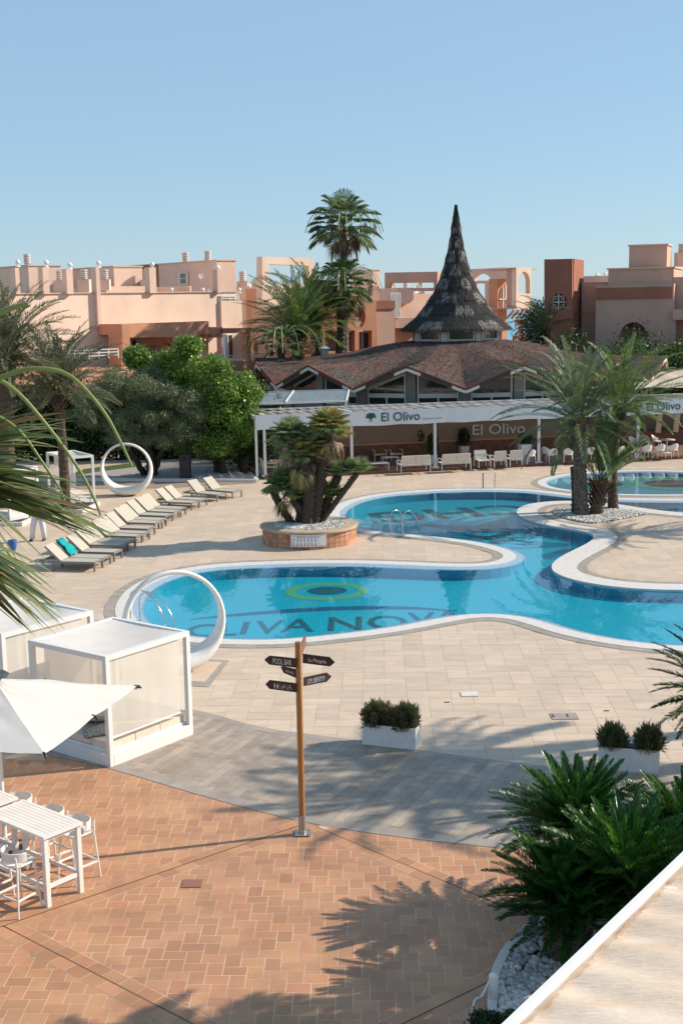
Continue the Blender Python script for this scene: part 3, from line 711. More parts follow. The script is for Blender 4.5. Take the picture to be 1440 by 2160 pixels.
# ---- left apartment block
g0 = Yp(257, 700, 85)
bl = thing('apartment_building', 'cream and terracotta apartment block with ball topped roof posts, left behind the olive tree', 'building', (g0.x, g0.y, 0))
FL = Fac(257, 85, 43)
B_('terrace_volume', mTerW, bl, 257, 212, 258, 684, 0, 85, z0=4.9)
B = MB(); FL.wall(B, [(257,684),(440,677),(440,771),(257,771)], [[(267,712),(367,711),(367,757),(267,757)], [(421,706),(433,706),(433,762),(421,762)]], 0, .35)
B.build('terrace_wall', mTerW, bl, world=True)
B = MB(); FL.rect(B, 255, 441, 681, 700, .35, 3.2); B.build('terrace_roof', mTerW, bl, world=True)
B = MB(); a, _ = FL.st(500, 700, 3.2); FL.box(B, -9.5, a, 0, FL.st(300, 618, 3.2)[1], 3.2, 12); B.build('wall', mCream, bl, world=True)
B = MB(); FL.box(B, -9.6, a+.1, FL.st(300, 618, 3.2)[1]+.002, FL.st(300, 618, 3.2)[1]+.07, 3.1, 3.6); B.build('coping', MATS['coping_render'], bl, world=True)
B = MB(); a2, z2 = FL.st(510, 634, 3.0); a1, _ = FL.st(466, 634, 3.0); FL.box(B, a1, a2, 0, z2, 3.0, 9); B.build('wall', mCream, bl, world=True)
B = MB(); FL.box(B, -9.5, a2+3, 0, 4.85, -1.2, 3.0); B.build('ground_floor', mOrange, bl, world=True)
for u0, u1, v0, v1 in ((270, 283, 716, 757), (345, 366, 724, 757)): window(FL, bl, u0+6, u1+6, v0, v1, 3.15, 1)
B = MB(); FL.rect(B, 352, 362, 730, 771, .4, 3.1); B.build('partition', mPink, bl, world=True)
window(FL, bl, 231, 247, 727, 776, -.05+3, 2)
B = MB(); railing(B, FL, 35, 250, 745, 765, -1.1, 3, 10); railing(B, FL, 262, 440, 754, 768, -1.1, 3, 8); railing(B, FL, 446, 566, 752, 769, -1.1, 3, 8); B.build('balcony_railing', mWhiteM, bl, world=True)
# pergola beams, right of the terrace
B = MB(); FL.rect(B, 440, 563, 692, 700, -1.0, -.6); FL.rect(B, 464, 470, 690, 712, -1.0, 3); FL.rect(B, 440, 470, 690, 700, 1., 1.4); FL.rect(B, 519, 530, 700, 770, -.9, -.4); FL.rect(B, 528, 534, 692, 700, -.6, 3); B.build('pergola_frame', mTerW, bl, world=True)
B = MB(); 
for u in (473, 565): p = Yp(u, 700, 86.5+(u-473)*.05); B.lathe([(.13, 5.0), (.13, Yp(u, 704, 87).z)], 12, (p.x, p.y, 0))
B.build('column', mWhite, bl, world=True)
window(FL, bl, 480, 492, 706, 770, 2.9, 1)
# roof posts with balls
def wallD(u, w):  # distance of a facade point
    s_, _ = FL.st(u, 600, w); return (FL.O-FL.n*w+FL.e*s_).y
for u, vt, vb, hw in ((38, 565, 620, 6), (98, 564, 620, 8), (148, 568, 620, 8), (209, 563, 690, 7), (323, 564, 618, 8), (462, 568, 618, 4)):
    B = MB(); FL.rect(B, u-hw, u+hw, vt, vb, 2.9, 3.5); B.build('roof_post', mPeach, bl, world=True)
for i, (u, v, D, l) in enumerate(((38, 553, 84, 'white ball finial on the leftmost roof post above the palm'), (98, 554, 85, 'white ball finial on the second roof post from the left'), (148, 559, 84, 'white ball finial on the short roof post between two chimneys'), (208, 555, 85.6, 'white ball finial on the tall post at the corner of the cream wall'), (321, 558, 91, 'white ball finial on the roof post beside the cream penthouse'), (459, 565, 97.5, 'white ball finial in front of the penthouse corner'))): ball(l, u, v, wallD(u, 3.2))
for u, v, l in ((362, 611, 'small white ball finial on the cream parapet, nearest the tall post'), (428, 611, 'small white ball finial on the parapet, left one of a pair'), (441, 612, 'small white ball finial on the parapet, right one of a pair'), (505, 611, 'small white ball finial at the end of the roof railing')): ball(l, u, v, wallD(u, 3.3), 4.)
ph = B_('penthouse', mPeach, bl, 457, 335, 498, 550, 622, 101, cap=True)
FP = Fac(457, 101, 128)  # left face
B_('roof_house', mPeach, bl, 240, 132, 301, 563, 622, 95, cap=True); B_('roof_house', mPeach, bl, 60, 0, 130, 561, 622, 98, cap=True)
B_('roof_house', mRedW, bl, 333, 245, 336, 556, 620, 108)
B_('parapet', mPeach, bl, 225, 112, 318, 604, 622, 92.5, mx=(4, 6)); B_('parapet', mPeach, bl, 401, 322, 404, 603, 622, 97)
FB = Fac(340, 96, -19)
def on_left_face(u, v, D0=101., uc=457):
    P = Yp(uc, v, D0); e = Vector((math.cos(R(128)), math.sin(R(128)))); d = ray(u, v); den = d.x*e.y-d.y*e.x; k = (P.x*e.y-P.y*e.x)/den; return Vector((d.x*k, d.y*k, CAMH+d.z*k))
p, q = on_left_face(378, 576), on_left_face(398, 600); nrm = Vector((-math.sin(R(38+90)), math.cos(R(38+90)), 0))
nl = Vector((-math.cos(R(38)), -math.sin(R(38)), 0))
B = MB(); e_ = (Vector((q.x, q.y, 0))-Vector((p.x, p.y, 0))).normalized(); wd = (Vector((q.x, q.y))-Vector((p.x, p.y))).length; o_ = p.copy(); o_.z = q.z
B.panel(o_+nl*.0, e_, (0, 0, 1), [(0, 0), (wd, 0), (wd, p.z-q.z), (0, p.z-q.z)], .08); f = B.build('window', mFrameW, bl, world=True)
B = MB(); h_ = (p.z-q.z)
for i in range(2): B.panel(o_+nl*.085, e_, (0, 0, 1), [(wd*.2, h_*(.1+.45*i)), (wd*.8, h_*(.1+.45*i)), (wd*.8, h_*(.48+.45*i)), (wd*.2, h_*(.48+.45*i))], .01)
B.build('pane', mGlass2, f, world=True)
B = MB(); railing(B, FL, 467, 503, 621, 634, 3.05, 3, 2); B.build('roof_railing', mWhiteM, bl, world=True)
for i, (u, v, D, l, bs_) in enumerate(((57, 537, 97, 'louvred cowl on the far left roof house', 0), (125, 571, 90, 'louvred cowl left of the short ball topped post', 22), (177, 569, 90, 'louvred cowl between the short and the tall ball topped post', 24), (221, 569, 91, 'louvred cowl half hidden by the tall ball topped post', 20), (308, 569, 96, 'louvred cowl against the ball topped post by the penthouse', 22), (391, 533, 103, 'left one of two louvred cowls on the penthouse roof', 0), (438, 530, 103, 'right one of two louvred cowls on the penthouse roof', 0), (511, 573, 108, 'louvred cowl on a block right of the penthouse', 22))):
    vent(l, u, v, D, 20, 15, bs_)
dish('round white satellite dish on the penthouse wall', 424, 582, 98.5, 5); dish('white satellite dish between penthouse and square roof frame', 538, 601, 106, 13)
dish('white satellite dish seen through the roof frame left of the thatched cone', 881, 609, 112, 9)
# second part with the big square frame
b2 = thing('apartment_building', 'cream apartment wing with an open square roof frame, behind the tall fan palms', 'building', Yp(553, 700, 104).to_2d().to_3d())
B_('wall', mOrange, b2, 568, 509, 570, 608, 0, 104, z0=0); B_('wall', mCream, b2, 568, 566, 672, 602, 0, 104, z0=0, ldep=6)
F2 = Fac(567, 103.9, 38); B = MB()
F2.wall(B, [(553,541),(662,545),(662,690),(553,690)], [[(567,557),(651,561),(651,600),(567,600)]], 0, .8); B.build('roof_frame', mCream, b2, world=True)
window(F2, b2, 690, 697, 600, 612, 1., 1)
# middle block with oval opening
b3 = thing('apartment_building', 'terracotta and pink apartment block with an oval opening, left of the thatched cone', 'building', Yp(672, 700, 92).to_2d().to_3d())
F3 = Fac(640, 92, 30)
B = MB(); F3.wall(B, [(625,638),(793,634),(793,760),(625,760)], [arc_px(759, 668, 11.5, 23, 0, 360, 28)[:-1], [(671,697),(681,697),(681,741),(671,741)], [(685,697),(748,697),(748,741),(685,741)], [(757,697),(784,697),(784,741),(757,741)]], 0, .5)
B.build('wall', mTerW, b3, world=True)
B = MB(); a, _ = F3.st(625, 700, 1.8); c_, _ = F3.st(793, 700, 1.8); F3.box(B, a, c_, 0, F3.st(700, 636, 1.8)[1]-.3, 1.8, 9); B.build('wall', mPink, b3, world=True)
B = MB(); F3.rect(B, 625, 793, 634, 641, .5, 2); B.build('roof_slab', mTerW, b3, world=True)
B = MB(); a, z_ = F3.st(740, 669, 1.0); c_, _ = F3.st(775, 669, 1.); F3.box(B, a, c_, F3.st(759, 700, 1.)[1], z_, .9, 1.2); B.build('inner_parapet', mCream, b3, world=True)
window(F3, b3, 763, 780, 700, 741, 1.7, 1)
B = MB(); F3.rect(B, 793, 833, 651, 760, .6, 6); B.build('wall', mPink, b3, world=True)
B = MB(); F3.rect(B, 793, 833.5, 634, 651, .5, 6.1); B.build('band', mRedW, b3, world=True)
B = MB(); F3.rect(B, 833, 905, 670, 690, 1.5, 8); F3.rect(B, 666, 800, 604, 640, 5, 9); B.build('wall', mPink, b3, world=True)
B = MB(); F3.rect(B, 833, 905, 689, 760, 2.2, 8); B.build('wall', mTerW, b3, world=True)
B = MB(); F3.rect(B, 838, 910, 620, 672, 8, 12); F3.rect(B, 838, 872, 607, 640, 7, 12); B.build('wall', mPeach, b3, world=True)
B = MB()
for i in range(5): F3.rect(B, 824+i*4.6, 826.4+i*4.6, 617, 668, 1.4, 1.7)
B.build('screen_slat', mWhite, b3, world=True)
B_('roof_house', mPeach, b3, 785, 742, 801, 570, 610, 112, cap=True)
F4 = Fac(925, 104, -28); B = MB(); F4.wall(B, [(811,575),(922,573),(922,611),(905,614),(811,614)], [[(822,597),(914,596),(914,607),(822,608)]], 0, .7); B.build('roof_frame', mPink, b3, world=True)
for u, l in ((829, 'left louvred cowl seen through the roof frame beside the cone'), (855, 'middle louvred cowl seen through the roof frame beside the cone'), (887, 'right louvred cowl seen through the roof frame beside the cone')): vent(l, u, 596, 114, 16, 11, 14)
# arch block right of the cone
b4 = thing('apartment_building', 'peach building with an arched bay on struts, right of the thatched cone', 'building', Yp(1060, 700, 118).to_2d().to_3d())
F5 = Fac(1066, 118, -28); B = MB()
F5.wall(B, [(985,568),(1067,564),(1067,640),(985,640)], [arc_px(1016, 592, 18, 15, 0, 180), [(1000,598),(1022,598),(1022,640),(1000,640)]], 0, .8); B.build('arched_wall', mPeach, b4, world=True)
B_('tower', mTerW, b4, 1049, 1030, 1068, 588, 760, 112, th=40, z0=0); B_('wall', mPeach, b4, 1040, 985, 1066, 640, 760, 117, th=40, z0=0)
bay = B_('bay', mPink, b4, 1088, 1067, 1089, 564, 652, 110, th=40); FB2 = Fac(1088, 110, 40); B = MB()
FB2.wall(B, [(1088,564),(1120,564),(1120,652),(1088,652)], [[(1093,619)]+[(1117,619)]+arc_px(1105, 596, 12, 23, 0, 180)], -.05, .5); B.build('arched_front', mCream, b4, world=True)
B = MB(); p = Yp(1088, 652, 110); FB2.box(B, -.2, 2.6, p.z, p.z+.15, 0, 4)
FB2.box(B, -.2, 2.6, Yp(1088, 566, 110).z-.1, Yp(1088, 566, 110).z-.02, 0, 4)
for u in (1078, 1088, 1098, 1108): B.beam(Yp(u-10, 672, 110.5), Yp(u+6, 653, 109.8), .15)
build_each(B, 'strut', mPink, b4, world=True)
B = MB(); p = Yp(1099, 690, 112); B.lathe([(.3, 0), (.3, Yp(1099, 688, 112).z)], 12, (p.x, p.y, 0)); B.box(p.x-.5, p.x+.5, p.y-.5, p.y+.5, Yp(1099, 687, 112).z, Yp(1099, 674, 112).z); B.build('column', mPink, b4, world=True)
B = MB(); FB2.rect(B, 1066, 1068, 600, 630, -.02, .2); B.build('trim', mCream, b4, world=True)
FT = Fac(1049, 112, 40); B = MB()
a, z_ = FT.st(1059.5, 631, -.01); r_ = .55
B.panel(Vector((FT.O.x, FT.O.y, 0))+FT.ux*a+Vector((FT.n.x, FT.n.y, 0))*.01+Vector((0, 0, z_)), FT.ux, (0, 0, 1), [(r_*.8*math.cos(i*PI/10), 1.05*math.sin(i*PI/10)) for i in range(20)], .03); w_ = B.build('window', mRedW, b4, world=True)
B = MB(); FT.box(B, a-.5, a+.5, z_-.05, z_+.05, -.08, -.05); FT.box(B, a-.05, a+.05, z_-1, z_+1, -.08, -.05); B.build('grille', mWhite, w_, world=True)
B = MB(); F5.rect(B, 1080, 1140, 708, 715, -4, -3.6); B.build('garden_wall', mPink, b4, world=True)
# right block
TH = -20
b5 = thing('apartment_building', 'shaded brick red tower and dusty pink block at the right, behind the island palms', 'building', Yp(1206, 700, 95).to_2d().to_3d())
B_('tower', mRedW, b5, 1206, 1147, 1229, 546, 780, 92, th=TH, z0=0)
# tower: rebuild faces run along TH to the left
def RB(name, mat, uL, uR, vT, vB, w0, w1, z0=None, cap=False):
    B = MB(); a, zt = F6.st(uL, vT, w0); c_, zt2 = F6.st(uR, vT, w0); zb = F6.st((uL+uR)/2, vB, w0)[1] if z0 is None else z0; F6.box(B, a, c_, zb, (zt+zt2)/2, w0, w1); o = B.build(name, mat, b5, world=True)
    if cap: B = MB(); F6.box(B, a-.1, c_+.1, (zt+zt2)/2+.002, (zt+zt2)/2+.1, w0-.1, w1+.1); B.build('coping', MATS['coping_render'], o, world=True)
    return o
bpy.data.objects.remove([x for x in bpy.data.objects if x.parent == b5 and x.name.startswith('tower')][0])
F6 = Fac(1206, 92, TH)
B = MB(); a, zt = F6.st(1147, 547, 0); circ = arc_px(1177.5, 637, 17.5, 18, 0, 360, 30)[:-1]
F6.wall(B, [(1147,547),(1206,546),(1206,790),(1147,790)], [circ], 0, .4)
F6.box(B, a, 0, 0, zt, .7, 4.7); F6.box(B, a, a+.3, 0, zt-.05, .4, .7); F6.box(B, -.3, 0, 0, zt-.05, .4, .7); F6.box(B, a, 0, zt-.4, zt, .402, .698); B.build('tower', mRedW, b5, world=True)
B = MB(); cx, cz = F6.st(1177.5, 637, .2); k = .034
F6.box(B, cx-17.5*k, cx+17.5*k, cz-.04, cz+.04, .1, .16); F6.box(B, cx-.04, cx+.04, cz-18*k, cz+18*k, .08, .17)
for s1 in (-1, 1):
    F6.box(B, cx+s1*11.5*k-.025, cx+s1*11.5*k+.025, cz-12*k, cz+12*k, .1, .15); F6.box(B, cx-11.5*k, cx+11.5*k, cz+s1*12*k-.025, cz+s1*12*k+.025, .1, .15)
    for s2 in (-1, 1): F6.box(B, cx+s1*6*k-.02, cx+s1*6*k+.02, cz+min(s2*6*k, s2*12*k), cz+max(s2*6*k, s2*12*k), .1, .14); F6.box(B, cx+min(s1*6*k, s1*12*k), cx+max(s1*6*k, s1*12*k), cz+s2*6*k-.02, cz+s2*6*k+.02, .1, .14)
B.build('window_grille', mFrameW, b5, world=True)
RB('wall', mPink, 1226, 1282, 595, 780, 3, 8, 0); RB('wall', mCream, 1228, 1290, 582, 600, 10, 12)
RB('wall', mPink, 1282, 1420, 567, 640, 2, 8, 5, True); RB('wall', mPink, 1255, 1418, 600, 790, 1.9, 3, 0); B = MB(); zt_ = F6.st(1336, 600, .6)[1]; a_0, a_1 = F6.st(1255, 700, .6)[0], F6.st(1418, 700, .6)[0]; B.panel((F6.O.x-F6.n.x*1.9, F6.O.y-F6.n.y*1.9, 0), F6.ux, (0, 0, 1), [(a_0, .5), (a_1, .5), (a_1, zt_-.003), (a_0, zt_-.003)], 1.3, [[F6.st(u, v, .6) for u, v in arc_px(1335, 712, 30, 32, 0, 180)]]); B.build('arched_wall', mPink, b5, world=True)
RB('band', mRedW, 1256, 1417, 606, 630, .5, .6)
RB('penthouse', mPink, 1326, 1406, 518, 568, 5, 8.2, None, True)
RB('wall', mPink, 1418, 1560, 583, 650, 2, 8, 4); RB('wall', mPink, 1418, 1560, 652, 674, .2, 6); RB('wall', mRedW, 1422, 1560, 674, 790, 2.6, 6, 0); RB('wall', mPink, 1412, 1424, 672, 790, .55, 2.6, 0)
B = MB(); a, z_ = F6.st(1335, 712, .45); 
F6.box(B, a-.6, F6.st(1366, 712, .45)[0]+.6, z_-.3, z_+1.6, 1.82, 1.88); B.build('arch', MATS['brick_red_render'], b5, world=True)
vent('louvred cowl on an orange stack at the right edge of the photo', 1438, 515, 98, 17, 18, 26)
for u, v, l in ((1258, 580, 'left ball finial on the low roof right of the brick red tower'), (1275, 578, 'right ball finial on the low roof right of the brick red tower')): ball(l, u, v, 104, 4)

# ================================================================ RESTAURANT
RC = Vector((7.9, 86.5)); nG = 13; dA = 2*PI/nG; A0 = -PI/2-R(3.1)  # a valley at A0
rs = [3.0, 4.4, 5.8, 7.4, 9.2, 11.2, 12.6, 13.8]; zr = [6.15, 5.98, 5.75, 5.42, 5.2, 5.12, 5.1, 5.12]; zv = [6.15, 5.9, 5.55, 5.1, 4.65, 4.22, 4.0, 3.82]
rest = thing('restaurant', 'round restaurant with folded thatched roof and pointed thatched cone tower', 'restaurant', (RC.x, RC.y, 0))
def roofz(r_, f):  # f 0 valley .. 1 ridge
    return np.interp(r_, rs, zv)*(1-f)+np.interp(r_, rs, zr)*f
B = MB(); na = nG*8; vs = []
for r_ in rs:
    for k in range(na):
        a = A0+2*PI*k/na; f = (k % 8)/8; f = 2*f if f <= .5 else 2-2*f; vs.append((RC.x+r_*math.cos(a), RC.y+r_*math.sin(a), roofz(r_, f)))
fs = [(i*na+k, i*na+(k+1) % na, (i+1)*na+(k+1) % na, (i+1)*na+k)[::-1] for i in range(len(rs)-1) for k in range(na)]
B.add(vs, fs); m0 = len(vs); B.add([(x, y, z-.28) for x, y, z in vs], [f[::-1] for f in fs])
o_ = (len(rs)-1)*na
B.add([vs[o_+k] for k in range(na)]+[(vs[o_+k][0], vs[o_+k][1], vs[o_+k][2]-.28) for k in range(na)], [(k, na+k, na+(k+1) % na, (k+1) % na)[::-1] for k in range(na)])
roof = B.build('thatched_roof', mThatchR, rest, world=True)
rg = np.random.default_rng(3)
def straw(B, n, fn, ln, wd, jit=.25, lift=.06):
    for _ in range(n):
        p, d, nn = fn(); d = (d+Vector(rg.normal(0, jit, 3))).normalized(); s_ = d.cross(nn).normalized()*wd*.5*rg.uniform(.5, 1.3); l_ = ln*rg.uniform(.5, 1.4)
        a = p+nn*.01; b_ = p+d*l_+nn*lift*rg.uniform(.2, 1.5); B.add([a-s_, a+s_, b_+s_*.5, b_-s_*.5], [(0, 1, 2, 3)])
def roof_pt():
    while True:
        r_ = math.sqrt(rg.uniform(3.1**2, 13.6**2)); a = rg.uniform(-PI*.98, PI*.02)
        k = ((a-A0)/dA) % 1; f = 2*k if k < .5 else 2-2*k; z = roofz(r_, f)
        e = .05; z1 = roofz(r_+e, f); k2 = ((a+.01-A0)/dA) % 1; f2 = 2*k2 if k2 < .5 else 2-2*k2; z2 = roofz(r_, f2)
        ra = Vector((math.cos(a), math.sin(a), 0)); d = (ra*e+Vector((0, 0, z1-z))).normalized(); ta = (Vector((-ra.y, ra.x, 0))*r_*.01+Vector((0, 0, z2-z))).normalized(); nn = d.cross(ta); nn = nn if nn.z > 0 else -nn
        sl = ta if ta.z < 0 else -ta
        return Vector((RC.x+ra.x*r_, RC.y+ra.y*r_, z)), (d*1.0+sl*.55).normalized(), nn
B = MB(); straw(B, 30000, roof_pt, .34, .022, .22, .035); B.build('straw', mThatchR, roof, world=True)
B = MB(); straw(B, 6000, roof_pt, .34, .018, .3, .04); B.build('straw', mPaleStraw, roof, world=True)
# red tile trim and pale soffit boards along the folded eaves
B = MB(); B2 = MB()
for k in range(nG*2):
    a, b_ = A0+k*dA/2, A0+(k+1)*dA/2; za, zb = (3.82, 5.12) if k % 2 == 0 else (5.12, 3.82)
    p = Vector((RC.x+13.82*math.cos(a), RC.y+13.82*math.sin(a), za)); q = Vector((RC.x+13.82*math.cos(b_), RC.y+13.82*math.sin(b_), zb))
    B.beam(p+Vector((0, 0, -.02)), q+Vector((0, 0, -.02)), .1, .07); B2.beam(p+Vector((0, 0, -.2)), q+Vector((0, 0, -.2)), .1, .16)
B.build('eaves_tile', M('eaves_red', (.25, .06, .045), .8, (.12, .05, .04), 6), roof, world=True); B2.build('fascia', mFrameW, roof, world=True)
# wall, posts and glazing under each fold
rw = 12.75; sill = 3.38; zrw = roofz(rw, 1)-.3; zvw = roofz(rw, 0)-.3
Bp, Bs, Bw, Bb = MB(), MB(), MB(), MB()
def pol(a, r_=rw): return Vector((RC.x+r_*math.cos(a), RC.y+r_*math.sin(a), 0))
for k in range(nG):
    av, ar, av2 = A0+k*dA, A0+(k+.5)*dA, A0+(k+1)*dA
    for a_, zt, wd in ((av, zvw, .62), (ar, zrw, .55)):
        p = pol(a_); t_ = Vector((-math.sin(a_), math.cos(a_), 0)); r0 = Vector((math.cos(a_), math.sin(a_), 0)); q = [p-t_*wd/2-r0*.2, p+t_*wd/2-r0*.2, p+t_*wd/2+r0*.2, p-t_*wd/2+r0*.2]
        Bp.hexa([(v.x, v.y, 0) for v in q]+[(v.x, v.y, zt+.1) for v in q])
    for (aa, za), (ab, zb) in (((av, zvw), (ar, zrw)), ((ar, zrw), (av2, zvw))):
        p, q = pol(aa), pol(ab); d = (q-p); l_ = d.length; d.normalize(); x0, x1 = .33, l_-.33
        zz = lambda x: za+(zb-za)*x/l_
        poly = [(x0, sill), (x1, sill), (x1, zz(x1)), (x0, zz(x0))]
        hole = [(x0+.09, sill+.09), (x1-.09, sill+.09), (x1-.09, zz(x1)-.16), (x0+.09, zz(x0)-.16)]
        nn = d.cross(Vector((0, 0, 1)))
        if hole[3][1] > hole[0][1]+.05: Bw.panel(p, d, (0, 0, 1), poly, .1, [hole])
        fr_ = Bw; pane = MB(); pane.panel(p+nn*.04, d, (0, 0, 1), hole, .02)
        Bs.v += []; 
        Bs.add(pane.v, pane.f)
        # lower window band and wall
        Bb.panel(p-nn*.05, d, (0, 0, 1), [(0, 0), (l_, 0), (l_, 2.75), (0, 2.75)], .1)
        hs = []; nwin = 2
        for w_ in range(nwin): xa = x0+.05+(x1-x0-.1)*w_/nwin; xb = x0+.05+(x1-x0-.1)*(w_+1)/nwin; hs.append([(xa+.05, 2.85), (xb-.05, 2.85), (xb-.05, 3.22), (xa+.05, 3.22)])
        Bw.panel(p, d, (0, 0, 1), [(x0, 2.75), (x1, 2.75), (x1, sill-.002), (x0, sill-.002)], .08, hs)
        pane = MB(); pane.panel(p+nn*.02, d, (0, 0, 1), [(x0, 2.75), (x1, 2.75), (x1, sill-.05), (x0, sill-.05)], .02); Bs.add(pane.v, pane.f)
Bp.build('post', mGreyW, rest, world=True); Bw.build('window_frame', mFrameW, rest, world=True)
mGlassR = M('restaurant_glass', (.05, .06, .06), .04, spec=1.0, alpha=.45)
Bs.build('window_pane', mGlassR, rest, world=True); Bb.build('wall', mGreyW, rest, world=True)
# dim interior seen through the panes
B = MB(); B.lathe([(8.5, 2.4), (12.4, 2.4)], 30, (RC.x, RC.y, 0), cap=False); B.lathe([(6., 0), (6., 3.9)], 24, (RC.x, RC.y, 0), cap=False); B.build('interior_floor', mTaupe, rest, world=True)
# drum with windows, and the cone
B = MB(); B2 = MB(); B3 = MB()
nd = 8; rd = 2.92
for k in range(nd):
    a, b_ = R(-90+22.5)+2*PI*k/nd+R(1), R(-90+22.5)+2*PI*(k+1)/nd+R(1); p, q = pol(a, rd), pol(b_, rd); d = (q-p); l_ = d.length; d.normalize(); nn = d.cross(Vector((0, 0, 1)))
    B.panel(p-nn*.06, d, (0, 0, 1), [(0, 5.9), (l_, 5.9), (l_, 7.2), (0, 7.2)], .12, [[(.35, 6.28), (l_-.35, 6.28), (l_-.35, 6.95), (.35, 6.95)]])
    B2.panel(p-nn*.02, d, (0, 0, 1), [(.3, 6.25), (l_-.3, 6.25), (l_-.3, 6.98), (.3, 6.98)], .02)
    B3.panel(p+nn*.07, d, (0, 0, 1), [(.25, 6.18), (l_-.25, 6.18), (l_-.25, 7.05), (.25, 7.05)], .05, [[(.35, 6.28), (l_-.35, 6.28), (l_-.35, 6.95), (.35, 6.95)]])
    B.beam(p+Vector((0, 0, 5.9)), p+Vector((0, 0, 7.2)), .34)
dr_ = B.build('drum', mFrameW, rest, world=True); B2.build('drum_pane', mGlass2, dr_, world=True); B3.build('drum_window_frame', mFrameW, dr_, world=True)
cz0 = 6.93
prof = [(3.62, 0), (3.2, .33), (2.5, .95), (2.0, 1.6), (1.55, 2.25), (1.15, 3.0), (.87, 3.8), (.6, 4.7), (.42, 5.5), (.28, 6.3), (.17, 7.1), (.09, 7.7), (.05, 8.05)]
zs = [p_[1] for p_ in prof][::1]; rsC = [p_[0] for p_ in prof]
def cr(z): return float(np.interp(z, zs, rsC))
tiers = [0, .95, 1.85, 2.75, 3.65, 4.55, 5.5, 6.5]
pf = []
for i, t_ in enumerate(tiers):
    t1 = tiers[i+1] if i+1 < len(tiers) else 8.0
    for s_ in (0, .25, .5, .75, .98): z = t_+(t1-t_)*s_; pf.append((cr(z)+.08*(1-s_)*(1 if i else .3), z))
pf.append((.05, 8.05)); B = MB(); B.lathe([(3.4, .02), (3.62, -.12)]+pf, 48, (RC.x, RC.y, cz0))
for i in range(B.n): v = B.v[i]; B.v[i] = (v[0]+rg.normal(0, .025), v[1]+rg.normal(0, .025), v[2]+rg.normal(0, .02))
cone = B.build('cone_roof', mThatchG, rest, world=True)
def cone_pt(lo=0, hi=7.9, pale=False):
    while True:
        z = rg.uniform(lo, hi)
        if rg.random() > cr(z)/3.6+.12: continue
        tr_ = [t_ for t_ in tiers if t_ <= z][-1]; s_ = (z-tr_)/.92
        if pale and not .08 < s_ < .6: continue
        a = rg.uniform(-PI, PI)
        if pale and math.sin(a*5+tr_*2.7)+math.sin(a*11+tr_*5)*.6 < -.15: continue
        r_ = cr(z)+.07*(1-s_); ra = Vector((math.cos(a), math.sin(a), 0)); dz = .1; d = Vector((ra.x*(cr(z-dz)-cr(z)), ra.y*(cr(z-dz)-cr(z)), -dz)).normalized(); ta = Vector((-ra.y, ra.x, 0)); nn = d.cross(ta); nn = nn if nn.dot(ra) > 0 else -nn
        return Vector((RC.x+ra.x*r_, RC.y+ra.y*r_, cz0+z)), d, nn
B = MB(); straw(B, 12000, cone_pt, .36, .022, .08, .025)
for _ in range(1500):
    a = rg.uniform(-PI, PI); ra = Vector((math.cos(a), math.sin(a), 0)); p = Vector((RC.x+ra.x*3.5, RC.y+ra.y*3.5, cz0+.05)); d = (ra*.8+Vector((0, 0, -.55))+Vector(rg.normal(0, .12, 3))).normalized(); s_ = Vector((-ra.y, ra.x, 0))*.02; q = p+d*rg.uniform(.15, .45); B.add([p-s_, p+s_, q+s_*.5, q-s_*.5], [(0, 1, 2, 3)])
B.build('straw', mThatchG, cone, world=True)
B = MB(); straw(B, 6500, lambda: cone_pt(0, 6.8, True), .36, .02, .06, .03); B.build('straw', mPaleStraw, cone, world=True)

# deck in front of the restaurant
DA, DB = G(555, 1012), G(1440, 968); dd = (DB-DA).normalized(); dn = Vector((-dd.y, dd.x, 0)); UZ = Vector((0, 0, 1))
def DP(s_, t_, z=0): p = DA+dd*s_+dn*t_; return Vector((p.x, p.y, z))
def dsx(u, t_, v=980):  # distance along the deck where column u meets the line t_ behind its edge
    P = DP(0, t_); d = ray(u, v); den = d.x*dd.y-d.y*dd.x; k = (P.x*dd.y-P.y*dd.x)/den; return (Vector((d.x*k, d.y*k, 0))-P).dot(dd)
def dbox(B, s0, s1, t0, t1, z0, z1):
    q = [DP(s0, t0), DP(s1, t0), DP(s1, t1), DP(s0, t1)]; B.hexa([(p.x, p.y, z0) for p in q]+[(p.x, p.y, z1) for p in q])
B = MB(); dbox(B, 0, 40, 0, 9, .005, .13); struct('restaurant_deck', B, mPlat)
B = MB()
for i in range(130): dbox(B, i*.3, i*.3+.285, -.015, .28, .02, .145)
struct('restaurant_deck_edge', B, mTileBr)
bw = thing('bar_wall', 'taupe back wall of the terrace with metal restaurant lettering', 'wall', DP(dsx(745, 4.6), 4.6))
B = MB(); s0, s1 = dsx(640, 4.6), dsx(1290, 4.6); dbox(B, s0, s1, 4.6, 4.8, .13, 3.0); B.build('wall', mTaupe, bw, world=True)
B = MB(); dbox(B, s0-.02, s1+.02, 4.5, 4.6, .13, 1.0); B.build('tile_dado', mTileBr, bw, world=True)
B = MB(); dbox(B, s0-.02, s1+.02, 4.46, 4.6, 1.0, 1.06); B.build('ledge', mTerW, bw, world=True)
sa, sb = dsx(996, 4.5, 930), dsx(1107, 4.5, 930); zt = top(1050, 917, DP(sa, 4.5)); zt, zb = 1.88, 1.32
mLetT = M('brushed_lettering', (.6, .68, .68), .4)
B = MB(); text_mb(B, 'El Olivo', DP(sa, 4.54, zb), dd, UZ, (zt-zb), sb-sa, ext=.03, bold=.01); B.build('lettering', mLetT, bw, world=True)
B = MB(); dbox(B, sa-.3, sb+1.5, 4.55, 4.58, zt+.18, zt+.2); B.build('ledge', mTerW, bw, world=True)
B = MB(); text_mb(B, 'Restaurante', DP(dsx(1057, 4.5), 4.54, zt+.22), dd, UZ, .16, 1.7, ext=.03); B.build('lettering', mLetT, bw, world=True)
